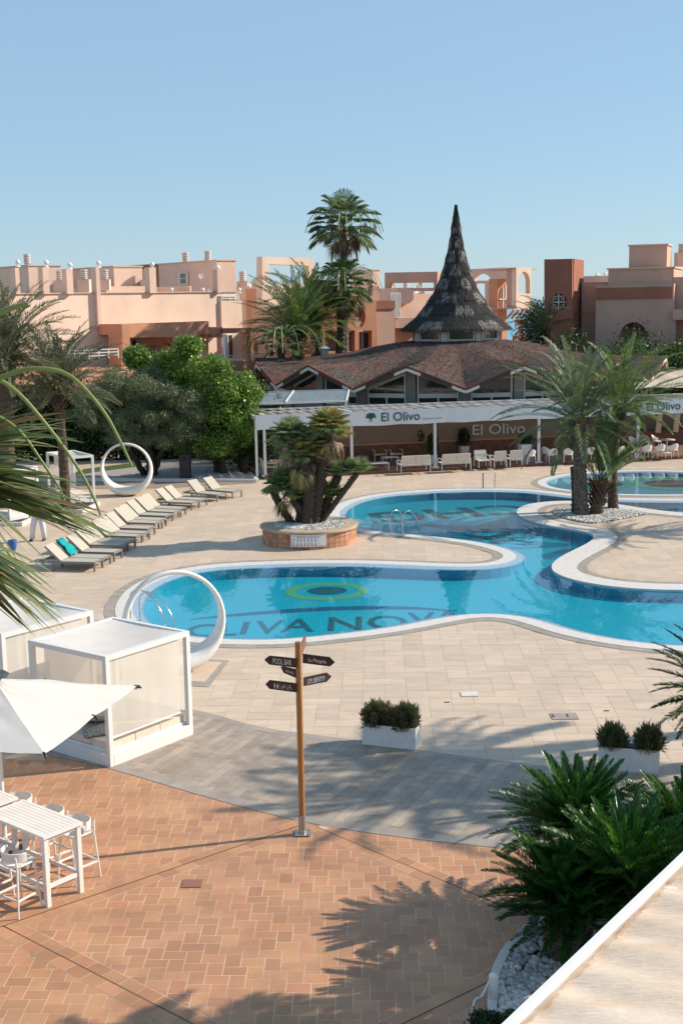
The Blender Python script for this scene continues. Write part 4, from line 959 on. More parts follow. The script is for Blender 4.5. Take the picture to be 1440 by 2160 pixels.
# bar counter at the right
bar = thing('bar_counter', 'bar with white top and angled pale supports under the right banner', 'bar', DP(dsx(1400, 5.2), 5.2, .13))
B = MB(); s0, s1 = dsx(1345, 5.2), dsx(1560, 5.2); dbox(B, s0, s1, 5.1, 6.0, 2.0, 2.12); B.build('counter_top', mWhite, bar, world=True)
B = MB()
for u in (1388, 1425, 1462, 1500): s_ = dsx(u, 5.3); B.beam(DP(s_-.12, 5.3, .9), DP(s_, 5.3, 2.0), .3, .25)
build_each(B, 'support', mCush, bar, world=True); B = MB(); dbox(B, s0-1, s1, 5.5, 6.2, .13, 1.0); B.build('front_panel', mTileBr, bar, world=True)
B = MB(); dbox(B, dsx(1290, 6.5), s1, 6.6, 6.8, .13, 3.0); B.build('back_wall', mTaupe, bar, world=True)

# pergola: posts, beam, banner, shade strips
pg = thing('pergola', 'white terrace pergola with fabric roof and restaurant banner', 'pergola', DP(0, .25, .13))
for u in (559, 742, 917, 1135, 1343, 1560):
    s_ = dsx(u, .3); B = MB(); dbox(B, s_-.065, s_+.065, .24, .36, .13, 2.62); dbox(B, s_-.18, s_+.18, .15, .45, .131, .2); B.build('post', mWhiteM, pg, world=True)
s_end = dsx(1620, .2)
B = MB(); dbox(B, -.3, s_end, .18, .3, 3.12, 3.24); dbox(B, -.3, s_end, .3, .5, 2.6, 2.72)
for t_ in (.3, 5.6): dbox(B, -.3, -.18, t_, t_+.1, .13, 3.1)
dbox(B, -.3, -.2, .3, 6, 3.0, 3.2); dbox(B, 5., s_end, 5.3, 5.42, 2.98, 3.12)
bays = [dsx(u, .3) for u in (559, 742, 917, 1135, 1343, 1560)]
for i, s_ in enumerate(bays): B.beam(DP(s_, .3, 3.2), DP(s_, 5.2, 3.1), .1, .12)
B.build('beam', mWhiteM, pg, world=True)
B = MB(); B2 = MB(); B3 = MB()
for i in range(len(bays)-1):
    s0, s1 = bays[i]+.1, bays[i+1]-.1; n = 8
    for k in range(n):   # slanting rafters with sagging fabric between them
        sk = s0+(s1-s0)*k/n; sk1 = s0+(s1-s0)*(k+1)/n; m_ = 8
        B.beam(DP(sk, .35, 3.24), DP(sk, 5.1, 3.1), .035, .05)
        vs = []
        for j in range(m_+1):
            t_ = .35+4.7*j/m_; zz = 3.2-.13*j/m_
            vs += [DP(sk+.03, t_, zz), DP((sk+sk1)/2, t_, zz-.12), DP(sk1-.03, t_, zz)]
        f_ = [(j*3+a_, j*3+a_+1, j*3+a_+4, j*3+a_+3) for j in range(m_) for a_ in (0, 1)]
        (B2 if (k+i) % 3 or i > 2 else B3).add(vs, f_)
    B.beam(DP(s0, 2.4, 3.2), DP(s1, 2.4, 3.2), .05); B.beam(DP(s0, 5.15, 3.12), DP(s1, 5.15, 3.12), .08)
B.build('rafter', mWhiteM, pg, world=True); B2.build('shade_fabric', mFabB, pg, world=True); B3.build('shade_fabric', mFabW, pg, world=True)
B = MB(); sA = dsx(735, .1); m_ = 60; vs = []
for j in range(m_+1):
    s_ = -.28+(s_end+.28)*j/m_; wv = .02*math.sin(j*2.1)+.015*math.sin(j*.9); vs += [DP(s_, .12+wv, 2.5+.02*math.sin(j*1.3)), DP(s_, .1, 3.26)]
B.add(vs, [(2*j, 2*j+2, 2*j+3, 2*j+1) for j in range(m_)]); ban = B.build('banner', mBanner, pg, world=True)
B = MB()
for (u0, u1, uT, uR0, uR1) in ((804, 885, 783, 889, 933), (1362, 1433, 1342, 1438, 1475)):
    a_, b_ = dsx(u0, .08, 890), dsx(u1, .08, 890); text_mb(B, 'El Olivo', DP(a_, .07, 2.7), dd, UZ, .44, b_-a_, ext=.002, bold=.008)
    a_, b_ = dsx(uR0, .08), dsx(uR1, .08); text_mb(B, 'restaurante', DP(a_, .07, 2.71), dd, UZ, .11, b_-a_, ext=.002, spacing=1.3)
    c_ = dsx(uT, .08); tr_ = MB()   # little olive tree emblem
    def disc(x, z, r_, k=10): B.add([DP(c_+x+r_*math.cos(2*PI*i/k)*rg.uniform(.85, 1.1), .068-.0005*len(B.v) % .004, z+r_*.8*math.sin(2*PI*i/k)*rg.uniform(.85, 1.1)) for i in range(k)], [tuple(range(k))])
    for x, z, r_ in ((0, 3.0, .15), (-.14, 2.98, .1), (.14, 3.0, .1), (-.22, 2.93, .06), (.23, 2.93, .06), (-.07, 3.09, .08), (.08, 3.09, .08), (-.16, 3.06, .06), (.18, 3.07, .06), (.05, 2.9, .07), (-.07, 2.89, .06)): disc(x, z, r_)
    B.add([DP(c_-.03, .066, 2.92), DP(c_+.03, .066, 2.92), DP(c_+.025, .066, 2.74), DP(c_-.025, .066, 2.74)], [(0, 1, 2, 3)]); B.add([DP(c_-.12, .066, 2.73), DP(c_+.12, .066, 2.73), DP(c_, .066, 2.77)], [(0, 1, 2)])
B.build('lettering', mGreenInk, ban, world=True)
# grey louvred roof at the left end
lv = thing('louvred_roof', 'bluish grey louvred canopy behind the left end of the pergola', 'canopy', DP(-.5, 4.5, 0))
B = MB(); s0, s1 = dsx(546, 5.), dsx(740, 8.)
for k in range(25):
    t_ = 5.5+k*.16; z_ = 3.36+.012*k; q_ = [DP(-.2+k*.06, t_, z_), DP(5.6+k*.05, t_, z_), DP(5.6+k*.05, t_+.08, z_+.05), DP(-.2+k*.06, t_+.08, z_+.05)]
    B.hexa(q_+[v+UZ*.02 for v in q_])
B.build('slat', mLouv, lv, world=True)
B = MB(); B.beam(DP(-.3, 5.42, 3.4), DP(5.7, 5.42, 3.4), .1); B.beam(DP(-.25, 5.4, 3.45), DP(1.3, 9.6, 3.75), .1); B.beam(DP(2.3, 5.4, 3.47), DP(3.6, 9.6, 3.77), .08); B.beam(DP(5.7, 5.4, 3.4), DP(6.9, 9.6, 3.72), .1); B.beam(DP(1.3, 9.6, 3.72), DP(6.9, 9.6, 3.72), .1)
for s_, t_ in ((-.2, 5.5), (1.4, 9.5), (6.8, 9.5), (5.7, 5.5)): B.beam(DP(s_, t_, 0), DP(s_, t_, 3.35), .1)
B.build('frame', mWhiteM, lv, world=True)
# far right white shade over the bar
aw = thing('shade_canopy', 'pale canvas canopy above the bar at the right end of the pergola', 'canopy', DP(dsx(1300, 6), 6, 0))
B = MB(); vs = []
for j in range(9):
    for i in range(13): s_ = dsx(1250, 6)+i*1.1; vs.append(DP(s_, 5.6+j*.9, 3.5+j*.08+.07*math.sin(i*2.4)))
B.add(vs, [(j*13+i, j*13+i+1, (j+1)*13+i+1, (j+1)*13+i) for j in range(8) for i in range(12)]); B.build('canvas', mFabW, aw, world=True)
B = MB()
for i in (0, 6, 12): s_ = dsx(1250, 6)+i*1.1; B.beam(DP(s_, 5.4, 0), DP(s_, 5.6, 3.45), .1)
B.build('post', mWhiteM, aw, world=True)

# ---- terrace furniture
def lounge(width, nback, label, group, loc, rz, cat='armchair'):
    o = thing('lounge_seat', label, cat, loc, rz, group); w2 = width/2
    B = MB()
    for s_ in (-1, 1):
        x = s_*w2; B.tube([(x, -.36, 0), (x, -.34, .56), (x, -.24, .6), (x, .28, .6), (x, .36, .55), (x, .4, 0)], .022, 6)
        B.tube([(x*.96, .3, .36), (x*.96, .42, .84)], .02, 6)
    B.tube([(-w2, -.34, .36), (w2, -.34, .36)], .02, 6); B.tube([(-w2, .34, .34), (w2, .34, .34)], .02, 6); B.build('frame', mWhiteM, o)
    B = MB(); B.box(-w2+.03, w2-.03, -.36, .32, .36, .385); B.build('seat', mSlingW, o)
    n = nback
    for i in range(n):
        x0 = -w2+.03+(width-.06)*i/n+.01; x1 = -w2+.03+(width-.06)*(i+1)/n-.01; B = MB(); B.hexa([(x0, .28, .4), (x1, .28, .4), (x1, .31, .4), (x0, .31, .4), (x0, .41, .86), (x1, .41, .86), (x1, .44, .85), (x0, .44, .85)]); B.build('backrest', mSlingW, o)
    return o
ANG = math.atan2(dd.y, dd.x)
def dpt(u, v, z=.13): p = G(u, v, z); return (p.x, p.y, z)
pr = lounge(1.55, 2, 'two seat white bench, its back to the pool, left of the thin post', 'white benches on the restaurant terrace', dpt(872, 994), ANG+PI, 'bench')
pr.rotation_euler.z = ANG+PI
dup(pr, dpt(957, 990), ANG+PI, 'two seat white bench, its back to the pool, right of the thin post')
# the frame is built with the backrest at +y: turned round it looks away from the pool
a1 = lounge(.66, 1, 'white armchair facing the pool, first right of the benches', 'white armchairs on the restaurant terrace', dpt(1017, 985), ANG, 'armchair')
for u, v, rz, l in ((1049, 984, ANG+PI, 'white armchair seen from behind, second right of the benches'), (1082, 982, ANG+PI, 'white armchair seen from behind, third right of the benches'), (799, 972, ANG, 'left one of two white armchairs in the shade by the wall'), (833, 971, ANG, 'right one of two white armchairs in the shade by the wall'), (567, 1000, ANG+PI/2, 'white armchair turned sideways beside the leftmost pergola post'), (607, 998, ANG, 'white armchair behind the planter palms, nearest the left post'), (648, 996, ANG, 'white armchair behind the planter palms, half hidden by trunks')):
    dup(a1, dpt(u, v), rz, l)
pr.rotation_euler.z = ANG
for x in bpy.data.objects:
    if x.get('category') == 'bench': x.rotation_euler.z = ANG+PI
for x in bpy.data.objects:
    if x.get('label', '').startswith('white armchair seen from behind'): x.rotation_euler.z = ANG+PI
def ltable(label, loc, wd, dp, hh):
    o = thing('low_table', label, 'table', loc, ANG, 'low white tables on the restaurant terrace'); B = MB(); B.box(-wd/2, wd/2, -dp/2, dp/2, hh-.04, hh); B.build('tabletop', mWhite, o)
    for sx in (-1, 1):
        for sy in (-1, 1): B = MB(); B.tube([(sx*(wd/2-.03), sy*(dp/2-.03), 0), (sx*(wd/2-.03), sy*(dp/2-.03), hh-.03)], .022, 6); B.build('leg', mWhiteM, o)
ltable('long low white table left of the benches', dpt(789, 993), 1.45, .6, .42); ltable('small low white table behind the long one', dpt(822, 980), .9, .5, .42)
def tub(label, loc, rz):
    o = thing('tub_chair', label, 'chair', loc, rz, 'white tub chairs along the terrace edge'); B = MB(); vs = []; n = 17
    for i in range(n):
        a = R(-10+200*i/(n-1)); zt = .62+.2*math.sin(max(0, math.sin(a))*PI/2)**2; zt = .6+.2*max(0, math.sin(a))**1.5
        for z, k in ((.42, .8), ((.42+zt)/2, .95), (zt, 1.03)): vs.append((.29*k*math.cos(a), .27*k*math.sin(a)+.02, z))
    B.add(vs, [(i*3+j, (i+1)*3+j, (i+1)*3+j+1, i*3+j+1) for i in range(n-1) for j in (0, 1)]); m_ = B.n
    B.add([(x*.97, y*.97+.0, z) for x, y, z in vs], [((i*3+j), i*3+j+1, (i+1)*3+j+1, (i+1)*3+j) for i in range(n-1) for j in (0, 1)]); B.build('shell', mWhite, o, smooth=True)
    B = MB(); B.lathe([(.25, .41), (.27, .43), (.25, .45)], 16); B.build('seat', mWhite, o)
    for sx in (-1, 1):
        for sy in (-1, 1): B = MB(); B.tube([(sx*.2, sy*.18, .42), (sx*.25, sy*.23, 0)], [.02, .014], 6); B.build('leg', mWhiteM, o)
    return o
tb = tub('white tub chair in front of the tapered planter, nearest the armchairs', dpt(1117, 978), ANG+PI)
for i, (u, v, rz, l) in enumerate(((1152, 972, PI*.7, 'white tub chair behind the post, half turned'), (1163, 976, PI, 'white tub chair just right of the fourth pergola post'), (1197, 975, PI*.9, 'white tub chair left of the thick palm trunk'), (1241, 973, PI, 'white tub chair right of the thick palm trunk'), (1304, 971, PI*1.1, 'white tub chair left of the slim palm trunk'), (1327, 970, PI, 'white tub chair against the fifth pergola post'), (1362, 967, PI, 'white tub chair first right of the fifth post'), (1390, 966, PI, 'white tub chair second right of the fifth post'), (1417, 965, PI*1.05, 'white tub chair third right of the fifth post'), (1335, 950, .3, 'beige shaded tub chair in the second row, left one'), (1358, 948, -.4, 'beige shaded tub chair in the second row, middle one'), (1383, 946, .8, 'beige shaded tub chair in the second row, right one'))):
    dup(tb, dpt(u, v), ANG+rz, l)
dt = thing('dining_table', 'round pale dining table behind the row of tub chairs', 'table', dpt(1405, 955), 0); B = MB(); B.lathe([(.45, .72), (.45, .75)], 20); B.build('tabletop', mCush, dt); B = MB(); B.tube([(0, 0, 0), (0, 0, .72)], .035, 8); B.lathe([(.28, 0), (.05, .05)], 12); B.build('pedestal', mWhiteM, dt)
def potplant(label, u, v, vt, wpx, vplant, seed, grp='potted shrubs along the restaurant wall'):
    g = G(u, v, .13); k = g.y/FPX; h_ = (v-vt)*k; w2 = wpx*k/2; o = thing('potted_shrub', label, 'potted plant', g, ANG, grp)
    B = MB(); B.hexa([(-w2*.75, -w2*.75, 0), (w2*.75, -w2*.75, 0), (w2*.75, w2*.75, 0), (-w2*.75, w2*.75, 0), (-w2, -w2, h_), (w2, -w2, h_), (w2, w2, h_), (-w2, w2, h_)]); B.build('pot', mPlanter, o)
    H_ = (vt-vplant)*k; rg_ = np.random.default_rng(seed); B = MB(); leaf_cloud(B, [(0, 0, h_+H_*f, w2*1.5*(1.1-.35*f), w2*1.5*(1.1-.35*f), H_*.25) for f in (.25, .5, .75)]+clumps((0, 0, h_+H_*.5), w2*1.6, w2*1.6, H_*.5, 8, w2*.6, rg_), 1600, .11, rg_); B.build('foliage', mHedge, o)
    B = MB(); B.tube([(0, 0, h_-.05), (0, 0, h_+H_*.6)], .03, 6); B.build('stem', mTrunkD, o)
potplant('tall dark shrub in a white pot, leftmost by the taupe wall', 885, 966, 949, 17, 905, 1); potplant('smaller shrub in a white pot behind the second post', 911, 978, 959, 18, 912, 2); potplant('tall dark shrub in a white pot left of the wall lettering', 978, 964, 940, 19, 900, 3); potplant('shrub in a tall tapered pot right of the wall lettering', 1106, 974, 936, 23, 912, 4)

# ================================================================ ROUND PLANTER AND ITS PALMS
rg = np.random.default_rng(11)
pc = G(653, 1141); pc.z = 0; rP = (G(755, 1141)-G(552, 1141)).length/2; PH = .62
pln = thing('round_planter', 'round raised brick planter with sandstone rim by the pool', 'planter', pc)
B = MB(); B.lathe([(rP-.1, 0), (rP-.1, PH-.1)], 64, cap=False); B.build('core', mTerrB, pln)
B = MB(); nb = 44
for j in range(3):
    k = 0
    while k < nb:
        z0, z1 = PH*.9*(j/3), PH*.9*((j+1)/3)
        tall = (k*7+j*3) % 5
        a0, a1 = 2*PI*(k+.03)/nb, 2*PI*(k+.97)/nb; r0, r1 = rP-.1, rP-.06
        B.hexa([(r_*math.cos(a), r_*math.sin(a), z) for z in (z0+.005, z1-(.005 if tall else -.004)) for r_, a in ((r1, a0), (r1, a1), (r0, a1), (r0, a0))]); k += 1
B.build('brick_facing', mBrickP, pln)
B = MB(); prof_ = [(rP-.5, PH-.06), (rP-.5, PH+.02), (rP-.46, PH+.04), (rP-.02, PH+.04), (rP+.03, PH+.01), (rP+.03, PH-.05), (rP-.02, PH-.08), (rP-.1, PH-.08)]; B.lathe(prof_, 72, cap=False); B.build('rim', mCap, pln)
B = MB(); B.lathe([(.01, PH-.05), (rP-.45, PH-.05)], 40, cap=False); B.build('soil', mSoil, pln)
B = MB(); pebbles(B, [(pc.x+r_*math.cos(a), pc.y+r_*math.sin(a), PH-.01+.05*rg.random()) for r_, a in ((rg.uniform(0, 1)**.5*(rP-.52), rg.uniform(0, 2*PI)) for _ in range(2600))], .045, .085, rg); tag(solo('planter_pebbles', B, mGravel, 'white pebbles filling the round brick planter', 'pebbles'), kind='stuff')
# pool rules board
sg = thing('rules_sign', 'white pool rules board with rows of pictograms on the round planter', 'sign', (pc.x, pc.y-rP-.02, .28))
p0, p1 = G(615, 1163), G(691, 1163); wS = (p1-p0).length; hS = .43
def csg(x, z, e=0.):
    a = (x-wS/2)/(rP+.02); return Vector((pc.x+(rP+.02+e)*math.sin(a+.0), pc.y-(rP+.02+e)*math.cos(a), .12+z))
B = MB()
for i in range(12):
    x0, x1 = wS*i/12, wS*(i+1)/12; B.hexa([csg(x0, 0, .02), csg(x1, 0, .02), csg(x1, 0, -.03), csg(x0, 0, -.03), csg(x0, hS, .02), csg(x1, hS, .02), csg(x1, hS, -.03), csg(x0, hS, -.03)])
B.build('board', mLetW, sg, world=True)
def crv(B, src, e):
    B.add([csg(v[0], v[2], e) for v in src.v], src.f)
T_ = MB(); text_mb(T_, 'NORMAS PISCINA / POOL RULES', (wS*.17, 0, hS*.76), (1, 0, 0), (0, 0, 1), .045, wS*.63, ext=0); B = MB(); crv(B, T_, .026)
fr = MB()
for (xa, xb, za, zb) in ((.03, wS-.03, .03, .04), (.03, wS-.03, hS-.04, hS-.03)):
    for i in range(10): fr.add([(xa+(xb-xa)*i/10, 0, za), (xa+(xb-xa)*(i+1)/10, 0, za), (xa+(xb-xa)*(i+1)/10, 0, zb), (xa+(xb-xa)*i/10, 0, zb)], [(0, 1, 2, 3)])
for x in (.03, wS-.04): fr.add([(x, 0, .03), (x+.01, 0, .03), (x+.01, 0, hS-.03), (x, 0, hS-.03)], [(0, 1, 2, 3)])
crv(B, fr, .026); B.build('lettering', mRedInk, sg, world=True)
B = MB(); pic = MB()
for row, z in enumerate((.6, .24)):
    for i in range(7):
        x = wS*(.1+.1*i); r_ = .013; zz = hS*z; lean = rg.uniform(-.03, .03)
        pic.add([(x+lean+r_*math.cos(k*PI/4), 0, zz+.05+r_*math.sin(k*PI/4)) for k in range(8)], [tuple(range(8))])
        pic.add([(x-.012, 0, zz-.04), (x+.012, 0, zz-.04), (x+.012+lean, 0, zz+.03), (x-.012+lean, 0, zz+.03)], [(0, 1, 2, 3)])
        pic.add([(x-.035, 0, zz-.045), (x+.035, 0, zz-.04), (x+.035, 0, zz-.03), (x-.035, 0, zz-.035)], [(0, 1, 2, 3)]) if i not in (0,) else None
crv(B, pic, .026); B.build('pictogram', mInk, sg, world=True)
# chamaerops clump
ch = [((617, 1108), (578, 1040), (600, 1026), .14, 1.0, 26, 1), ((633, 1110), (635, 1060), (632, 1052), .15, .85, 18, 0), ((655, 1112), (662, 1090), (694, 1052), .15, .95, 20, 0), ((672, 1108), (700, 1070), (752, 1000), .11, .9, 18, 0),
      ((645, 1104), (655, 1040), (655, 940), .2, 1.15, 26, 2), ((662, 1106), (678, 1000), (694, 905), .2, 1.25, 30, 2), ((632, 1104), (640, 1000), (612, 925), .17, 1.15, 28, 1), ((650, 1100), (645, 1000), (637, 960), .17, .9, 14, 2), ((670, 1104), (690, 1060), (712, 1006), .16, .9, 20, 0), ((648, 1108), (640, 1080), (620, 1060), .14, .6, 8, 0)]
clump = thing('fan_palm_clump', 'many stemmed clump of bushy fan palms growing in the round planter', 'palm tree', (pc.x, pc.y, PH))
BT = MB(); BY = MB(); BG = MB(); BD = MB(); BPp = MB()
for i, (b0, m0_, t0_, r_, Rf, nf, kind) in enumerate(ch):
    yb = pc.y+rg.uniform(-.5, .5)*(.6 if kind else 1.); P0 = Yp(b0[0], b0[1], yb); P0.z = PH-.05; P1 = Yp(m0_[0], m0_[1], yb+rg.uniform(-.15, .15)); P2_ = Yp(t0_[0], t0_[1], yb+rg.uniform(-.25, .25)-(.3 if kind == 0 else 0))
    pts = [P0, P1, P2_]; trunk_mesh(BT, pts, r_, r_*.95, rg, rings=26, amp=.1); boots(BT, pts, lambda f: r_, rg, n=170, ln=.1, wd=.06, out=.5)
    nn_ = int(nf*(1.6 if kind == 0 else 1.5))
    for j in range(nn_):
        f = j/nn_; az = j*2.39996+i; el = 1.4-(1.15 if kind == 0 else 1.7)*f; tgt = BG if kind != 2 or rg.random() < .25 else BY
        fan(tgt, P2_+Vector((0, 0, .05)), az, el, rg.uniform(.3, .5)*(1. if kind else .75), Rf*rg.uniform(.44, .6), 22, rg, spread=1.8, droop=.12 if kind == 0 else .28, bw=.04, BP=BPp, bend=.15)
    if kind:
        for j in range(16 if kind == 2 else 8): fan(BD if rg.random() < .6 else BY, P2_-Vector((0, 0, .1+.3*rg.random())), j*2.4, rg.uniform(-1.3, -.5), .4, rg.uniform(.4, .55), 12, rg, spread=1.3, droop=.8, bw=.04, BP=BD)
BT.build('trunk', mTrunkD, clump, world=True); BG.build('crown', mChama, clump, world=True); BY.build('crown', mFanY, clump, world=True); BD.build('dead_fronds', mDead, clump, world=True); BPp.build('petiole', mPetiole, clump, world=True)

# ================================================================ PALM ISLAND
isl_poly = [tuple(p) for p in smooth_loop(P2([(1165,1078),(1200,1070),(1250,1070),(1310,1076),(1362,1084),(1330,1092),(1290,1099),(1250,1104),(1215,1100),(1180,1090)]), 6)]
B = MB(); B.sheet([Vector(p) for p in isl_poly], .028); struct('island_soil', B, mSoil)
B = MB(); pebbles(B, scatter(isl_poly, 2600, rg, .03), .04, .08, rg); tag(solo('island_pebbles', B, mGravel, 'white pebbles round the palms on the pool island', 'pebbles'), kind='stuff')
def up_pt(u, v, g): d = ray(u, v); t = g.y/d.y; return Vector((d.x*t, g.y, CAMH+d.z*t))
g1 = G(1226, 1087); date_palm('thick trunked date palm at the front of the pool island', g1, up_pt(1222, 893, g1), 46, 3.9, 21, r=.28, mat=mDate, trunk_mid=up_pt(1222, 1000, g1), tmat=mTrunkG, hi=1.5, lo=-.35, nl=78, ll=.54, lw=.036, dr=(.45, 1.35), nz=.55, sweep=.72)
g2 = G(1292, 1074); date_palm('slim date palm standing behind on the right of the pool island', g2, up_pt(1306, 868, g2), 42, 3.4, 22, r=.2, mat=mDateY, trunk_mid=up_pt(1292, 970, g2), tmat=mTrunk, hi=1.48, lo=-.1, nl=70, ll=.46, lw=.04, dr=(.55, 1.4), nz=.55, sweep=.72)
g3 = G(1256, 1086); date_palm('short young date palm with upright fronds between the two tall ones', g3, up_pt(1264, 1020, g3), 16, 3.1, 23, r=.27, mat=mDateY, tmat=mTrunk, hi=1.5, lo=.75, nl=72, ll=.5, lw=.04, dr=(.3, .8), nz=.55, sweep=.72, azs=lambda i, f: (R(20)+R(60)*math.sin(i*1.7)) if i % 3 else R(170)+i)
g4 = G(1214, 1084); B = MB(); trunk_mesh(B, [g4, up_pt(1214, 1030, g4), up_pt(1210, 985, g4)], .2, .16, rg, 24); solo('palm_stump', B, mTrunkD, 'dark bare stump leaning against the thick palm trunk', 'stump')

# ================================================================ BACKGROUND TREES
def tall(u, v, D): p = Yp(u, v, D); return Vector((p.x, p.y, p.z))
def bg_palm(label, ub, ut, vt, D, n, Ln, seed, **kw):
    c_ = tall(ut, vt, D); b_ = Yp(ub, vt, D); b_.z = 0; return date_palm(label, b_, c_, n, Ln, seed, **kw)
bg_palm('bushy date palm left of the tall fan palms, behind the thatched roof', 630, 629, 700, 88, 70, 4.9, 31, r=.5, mat=mDateY, hi=1.52, lo=.0, nl=52, ll=.6, lw=.055, dr=(.5, 1.3))
bg_palm('second date palm just right of the bushy one, behind the thatched roof', 668, 664, 664, 91, 54, 4.5, 32, r=.45, mat=mDateY, hi=1.5, lo=-.1, nl=48, ll=.6, lw=.055, dr=(.7, 1.5))
def washy(label, ub, ut, vt, D, seed, r=.28, Rf=1.5, nf=46, dead=18, rough=False):
    rg_ = np.random.default_rng(seed); c_ = tall(ut, vt, D); b_ = Yp(ub, 740, D); b_.z = 0; o = thing('fan_palm', label, 'palm tree', b_)
    B = MB(); trunk_mesh(B, [b_, b_.lerp(c_, .5), c_], r, r*.85, rg_, 70, amp=.04 if not rough else .14)
    if rough: boots(B, [b_, b_.lerp(c_, .5), c_], lambda f: r, rg_, 300, .2, .14)
    B.build('trunk', mTrunkG if not rough else mTrunk, o, world=True)
    BG, BD, BP_ = MB(), MB(), MB()
    for j in range(nf): f = j/nf; fan(BG, c_+Vector((0, 0, .5*(1-f))), j*2.39996, 1.4-1.7*f+rg_.normal(0, .1), rg_.uniform(1.2, 2.0)*Rf/1.4, Rf*rg_.uniform(.7, 1.), 36, rg_, spread=2.1, droop=.45, bw=.06, BP=BP_)
    for j in range(dead): fan(BD, c_, j*2.39996, rg_.uniform(-1.2, -.1), rg_.uniform(.6, 1.2), Rf*rg_.uniform(.5, .9), 16, rg_, spread=1.2, droop=1., bw=.07, BP=BP_)
    for j in range(16):  # hanging flower stalks
        az = j*2.39996; P = c_+Vector((0, 0, .4)); d = Vector((math.cos(az), math.sin(az), 0)); l_ = rg_.uniform(2.0, 3.0); pts = [P, P+d*l_*.5+UZ*l_*.38, P+d*l_*.85+UZ*l_*.2, P+d*l_*1.02-UZ*l_*.2]; BP_.tube(smooth_loop3(pts, 10), .025, 4)
        if j % 2: leaf_cloud(BD, [(*(P+d*l_*.8-UZ*(.1+.25*k)), .16, .16, .3) for k in range(3)], 260, .12, rg_, aspect=.3)
    BG.build('crown', mFanG, o, world=True); BD.build('dead_fronds', mDead, o, world=True); BP_.build('petiole', mPetiole, o, world=True); return o
washy('tallest fan palm with a smooth bare trunk rising above the roofs', 727, 724, 487, 91, 41, r=.27, Rf=1.4, nf=44)
washy('lower fan palm with a rough trunk in front of the tallest one', 711, 722, 612, 90, 42, r=.33, Rf=1.25, nf=38, rough=True)
c_ = tall(590, 728, 84); o = washy('small dark fan palm beside the bushy date palm', 600, 592, 735, 84, 43, r=.2, Rf=.8, nf=20, dead=4, rough=True)
# white flue on the roof garden
p = Yp(684, 733, 84); o = thing('roof_flue', 'short white round flue with a conical cap behind the thatched roof', 'chimney', (p.x, p.y, 4.3)); B = MB(); B.lathe([(.26, 0), (.26, p.z-4.3-.1)], 18); B.build('flue', mGreyL, o); B = MB(); B.lathe([(.36, p.z-4.3-.08), (.36, p.z-4.3-.02), (.03, p.z-4.3+.16)], 18); B.build('cap', mWhiteM, o)

# ficus and olive, hedges, cycads in the gravel bed
def tree(label, cat, base, limbs, cl, n, size, mat, seed, tmat, name='leafy_tree', r=.16, **kw):
    rg_ = np.random.default_rng(seed); o = thing(name, label, cat, base); B = MB(); b0 = Vector(base)
    for L_, rr in limbs: pts = [Vector(p) for p in L_]; B.tube([p+Vector(rg_.normal(0, .03, 3)) for p in smooth_loop3(pts, 12)], [rr*(1-.75*i/12) for i in range(13)], 8)
    B.build('trunk', tmat, o, world=True)
    B = MB(); leaf_cloud(B, cl, n, size, rg_, **kw); B.build('crown', mat, o, world=True); return o
fb = G(478, 985); FD = fb.y
def at(u, v, dy=0, D=None): p = Yp(u, v, (D or FD)+dy); return p
rg5 = np.random.default_rng(55)
def canopy(cells, k, D, rr, rg_, n, jit=.5):
    out = []
    for (u, v, ru, rv, dy) in cells:
        c_ = at(u, v, dy, D); kk = D/FPX; out += clumps(c_, ru*kk, ru*kk*.9, rv*kk, n, rr, rg_)
    return out
cl = canopy([(470, 855, 72, 90, 0), (430, 795, 80, 50, .5), (360, 785, 60, 45, 1.), (397, 737, 16, 22, .3), (288, 757, 18, 18, 1.5), (500, 900, 45, 85, -.3), (515, 830, 28, 50, 0), (440, 930, 80, 60, 0), (400, 860, 60, 70, .3)], 0, 66, .5, rg5, 20)
tree('bright green dense tree with glossy leaves, right of the olive tree', 'tree', (at(470, 985, 0, 66).x, 66, 0), [([at(470, 995, 0, 66).xy.to_3d(), at(468, 930, 0, 66), at(460, 840, 0, 66)], .22), ([at(470, 940, 0, 66), at(500, 880, .3, 66), at(515, 840, 0, 66)], .12), ([at(468, 930, 0, 66), at(410, 850, .3, 66), at(390, 770, 0, 66)], .12)], cl, 62000, .15, mFicus, 51, mTrunkD, up=.5, shell=.55, aspect=.6)
ob = G(318, 1000); OD = ob.y-1.5
cl = canopy([(330, 855, 90, 70, 0), (250, 865, 80, 65, 0), (395, 880, 45, 80, -.2), (300, 910, 100, 50, 0), (190, 875, 60, 65, .4), (415, 930, 28, 45, 0), (360, 900, 75, 75, -.3), (300, 815, 80, 35, 0), (225, 820, 50, 35, 0)], 0, OD, .5, rg5, 18)
tree('wide grey green olive tree with a twisted trunk in the gravel bed', 'tree', (at(318, 1000, 0, OD).x, OD, 0), [([G(322, 1003), at(315, 960, 0, OD), at(300, 900, 0, OD)], .34), ([G(318, 1003), at(345, 950, 0, OD), at(380, 900, 0, OD)], .2), ([G(310, 1003), at(280, 960, 0, OD), at(250, 890, 0, OD)], .2)], cl, 80000, .13, mOlive, 52, mTrunkD, name='olive_tree', up=.3, shell=.45, aspect=.25, droop=.5)
def hedge(label, pts, n, size, mat, seed, name='hedge'):
    rg_ = np.random.default_rng(seed); B = MB(); leaf_cloud(B, pts, n, size, rg_, shell=.6); return solo(name, B, mat, label, 'hedge')
hedge('dark tall hedge behind the left cabanas and the olive tree', [(x, 74, 1.9+.4*math.sin(x*1.3), 1.1, .9, 2.3) for x in np.arange(-24, -4.2, .6)], 90000, .24, mHedge, 61)
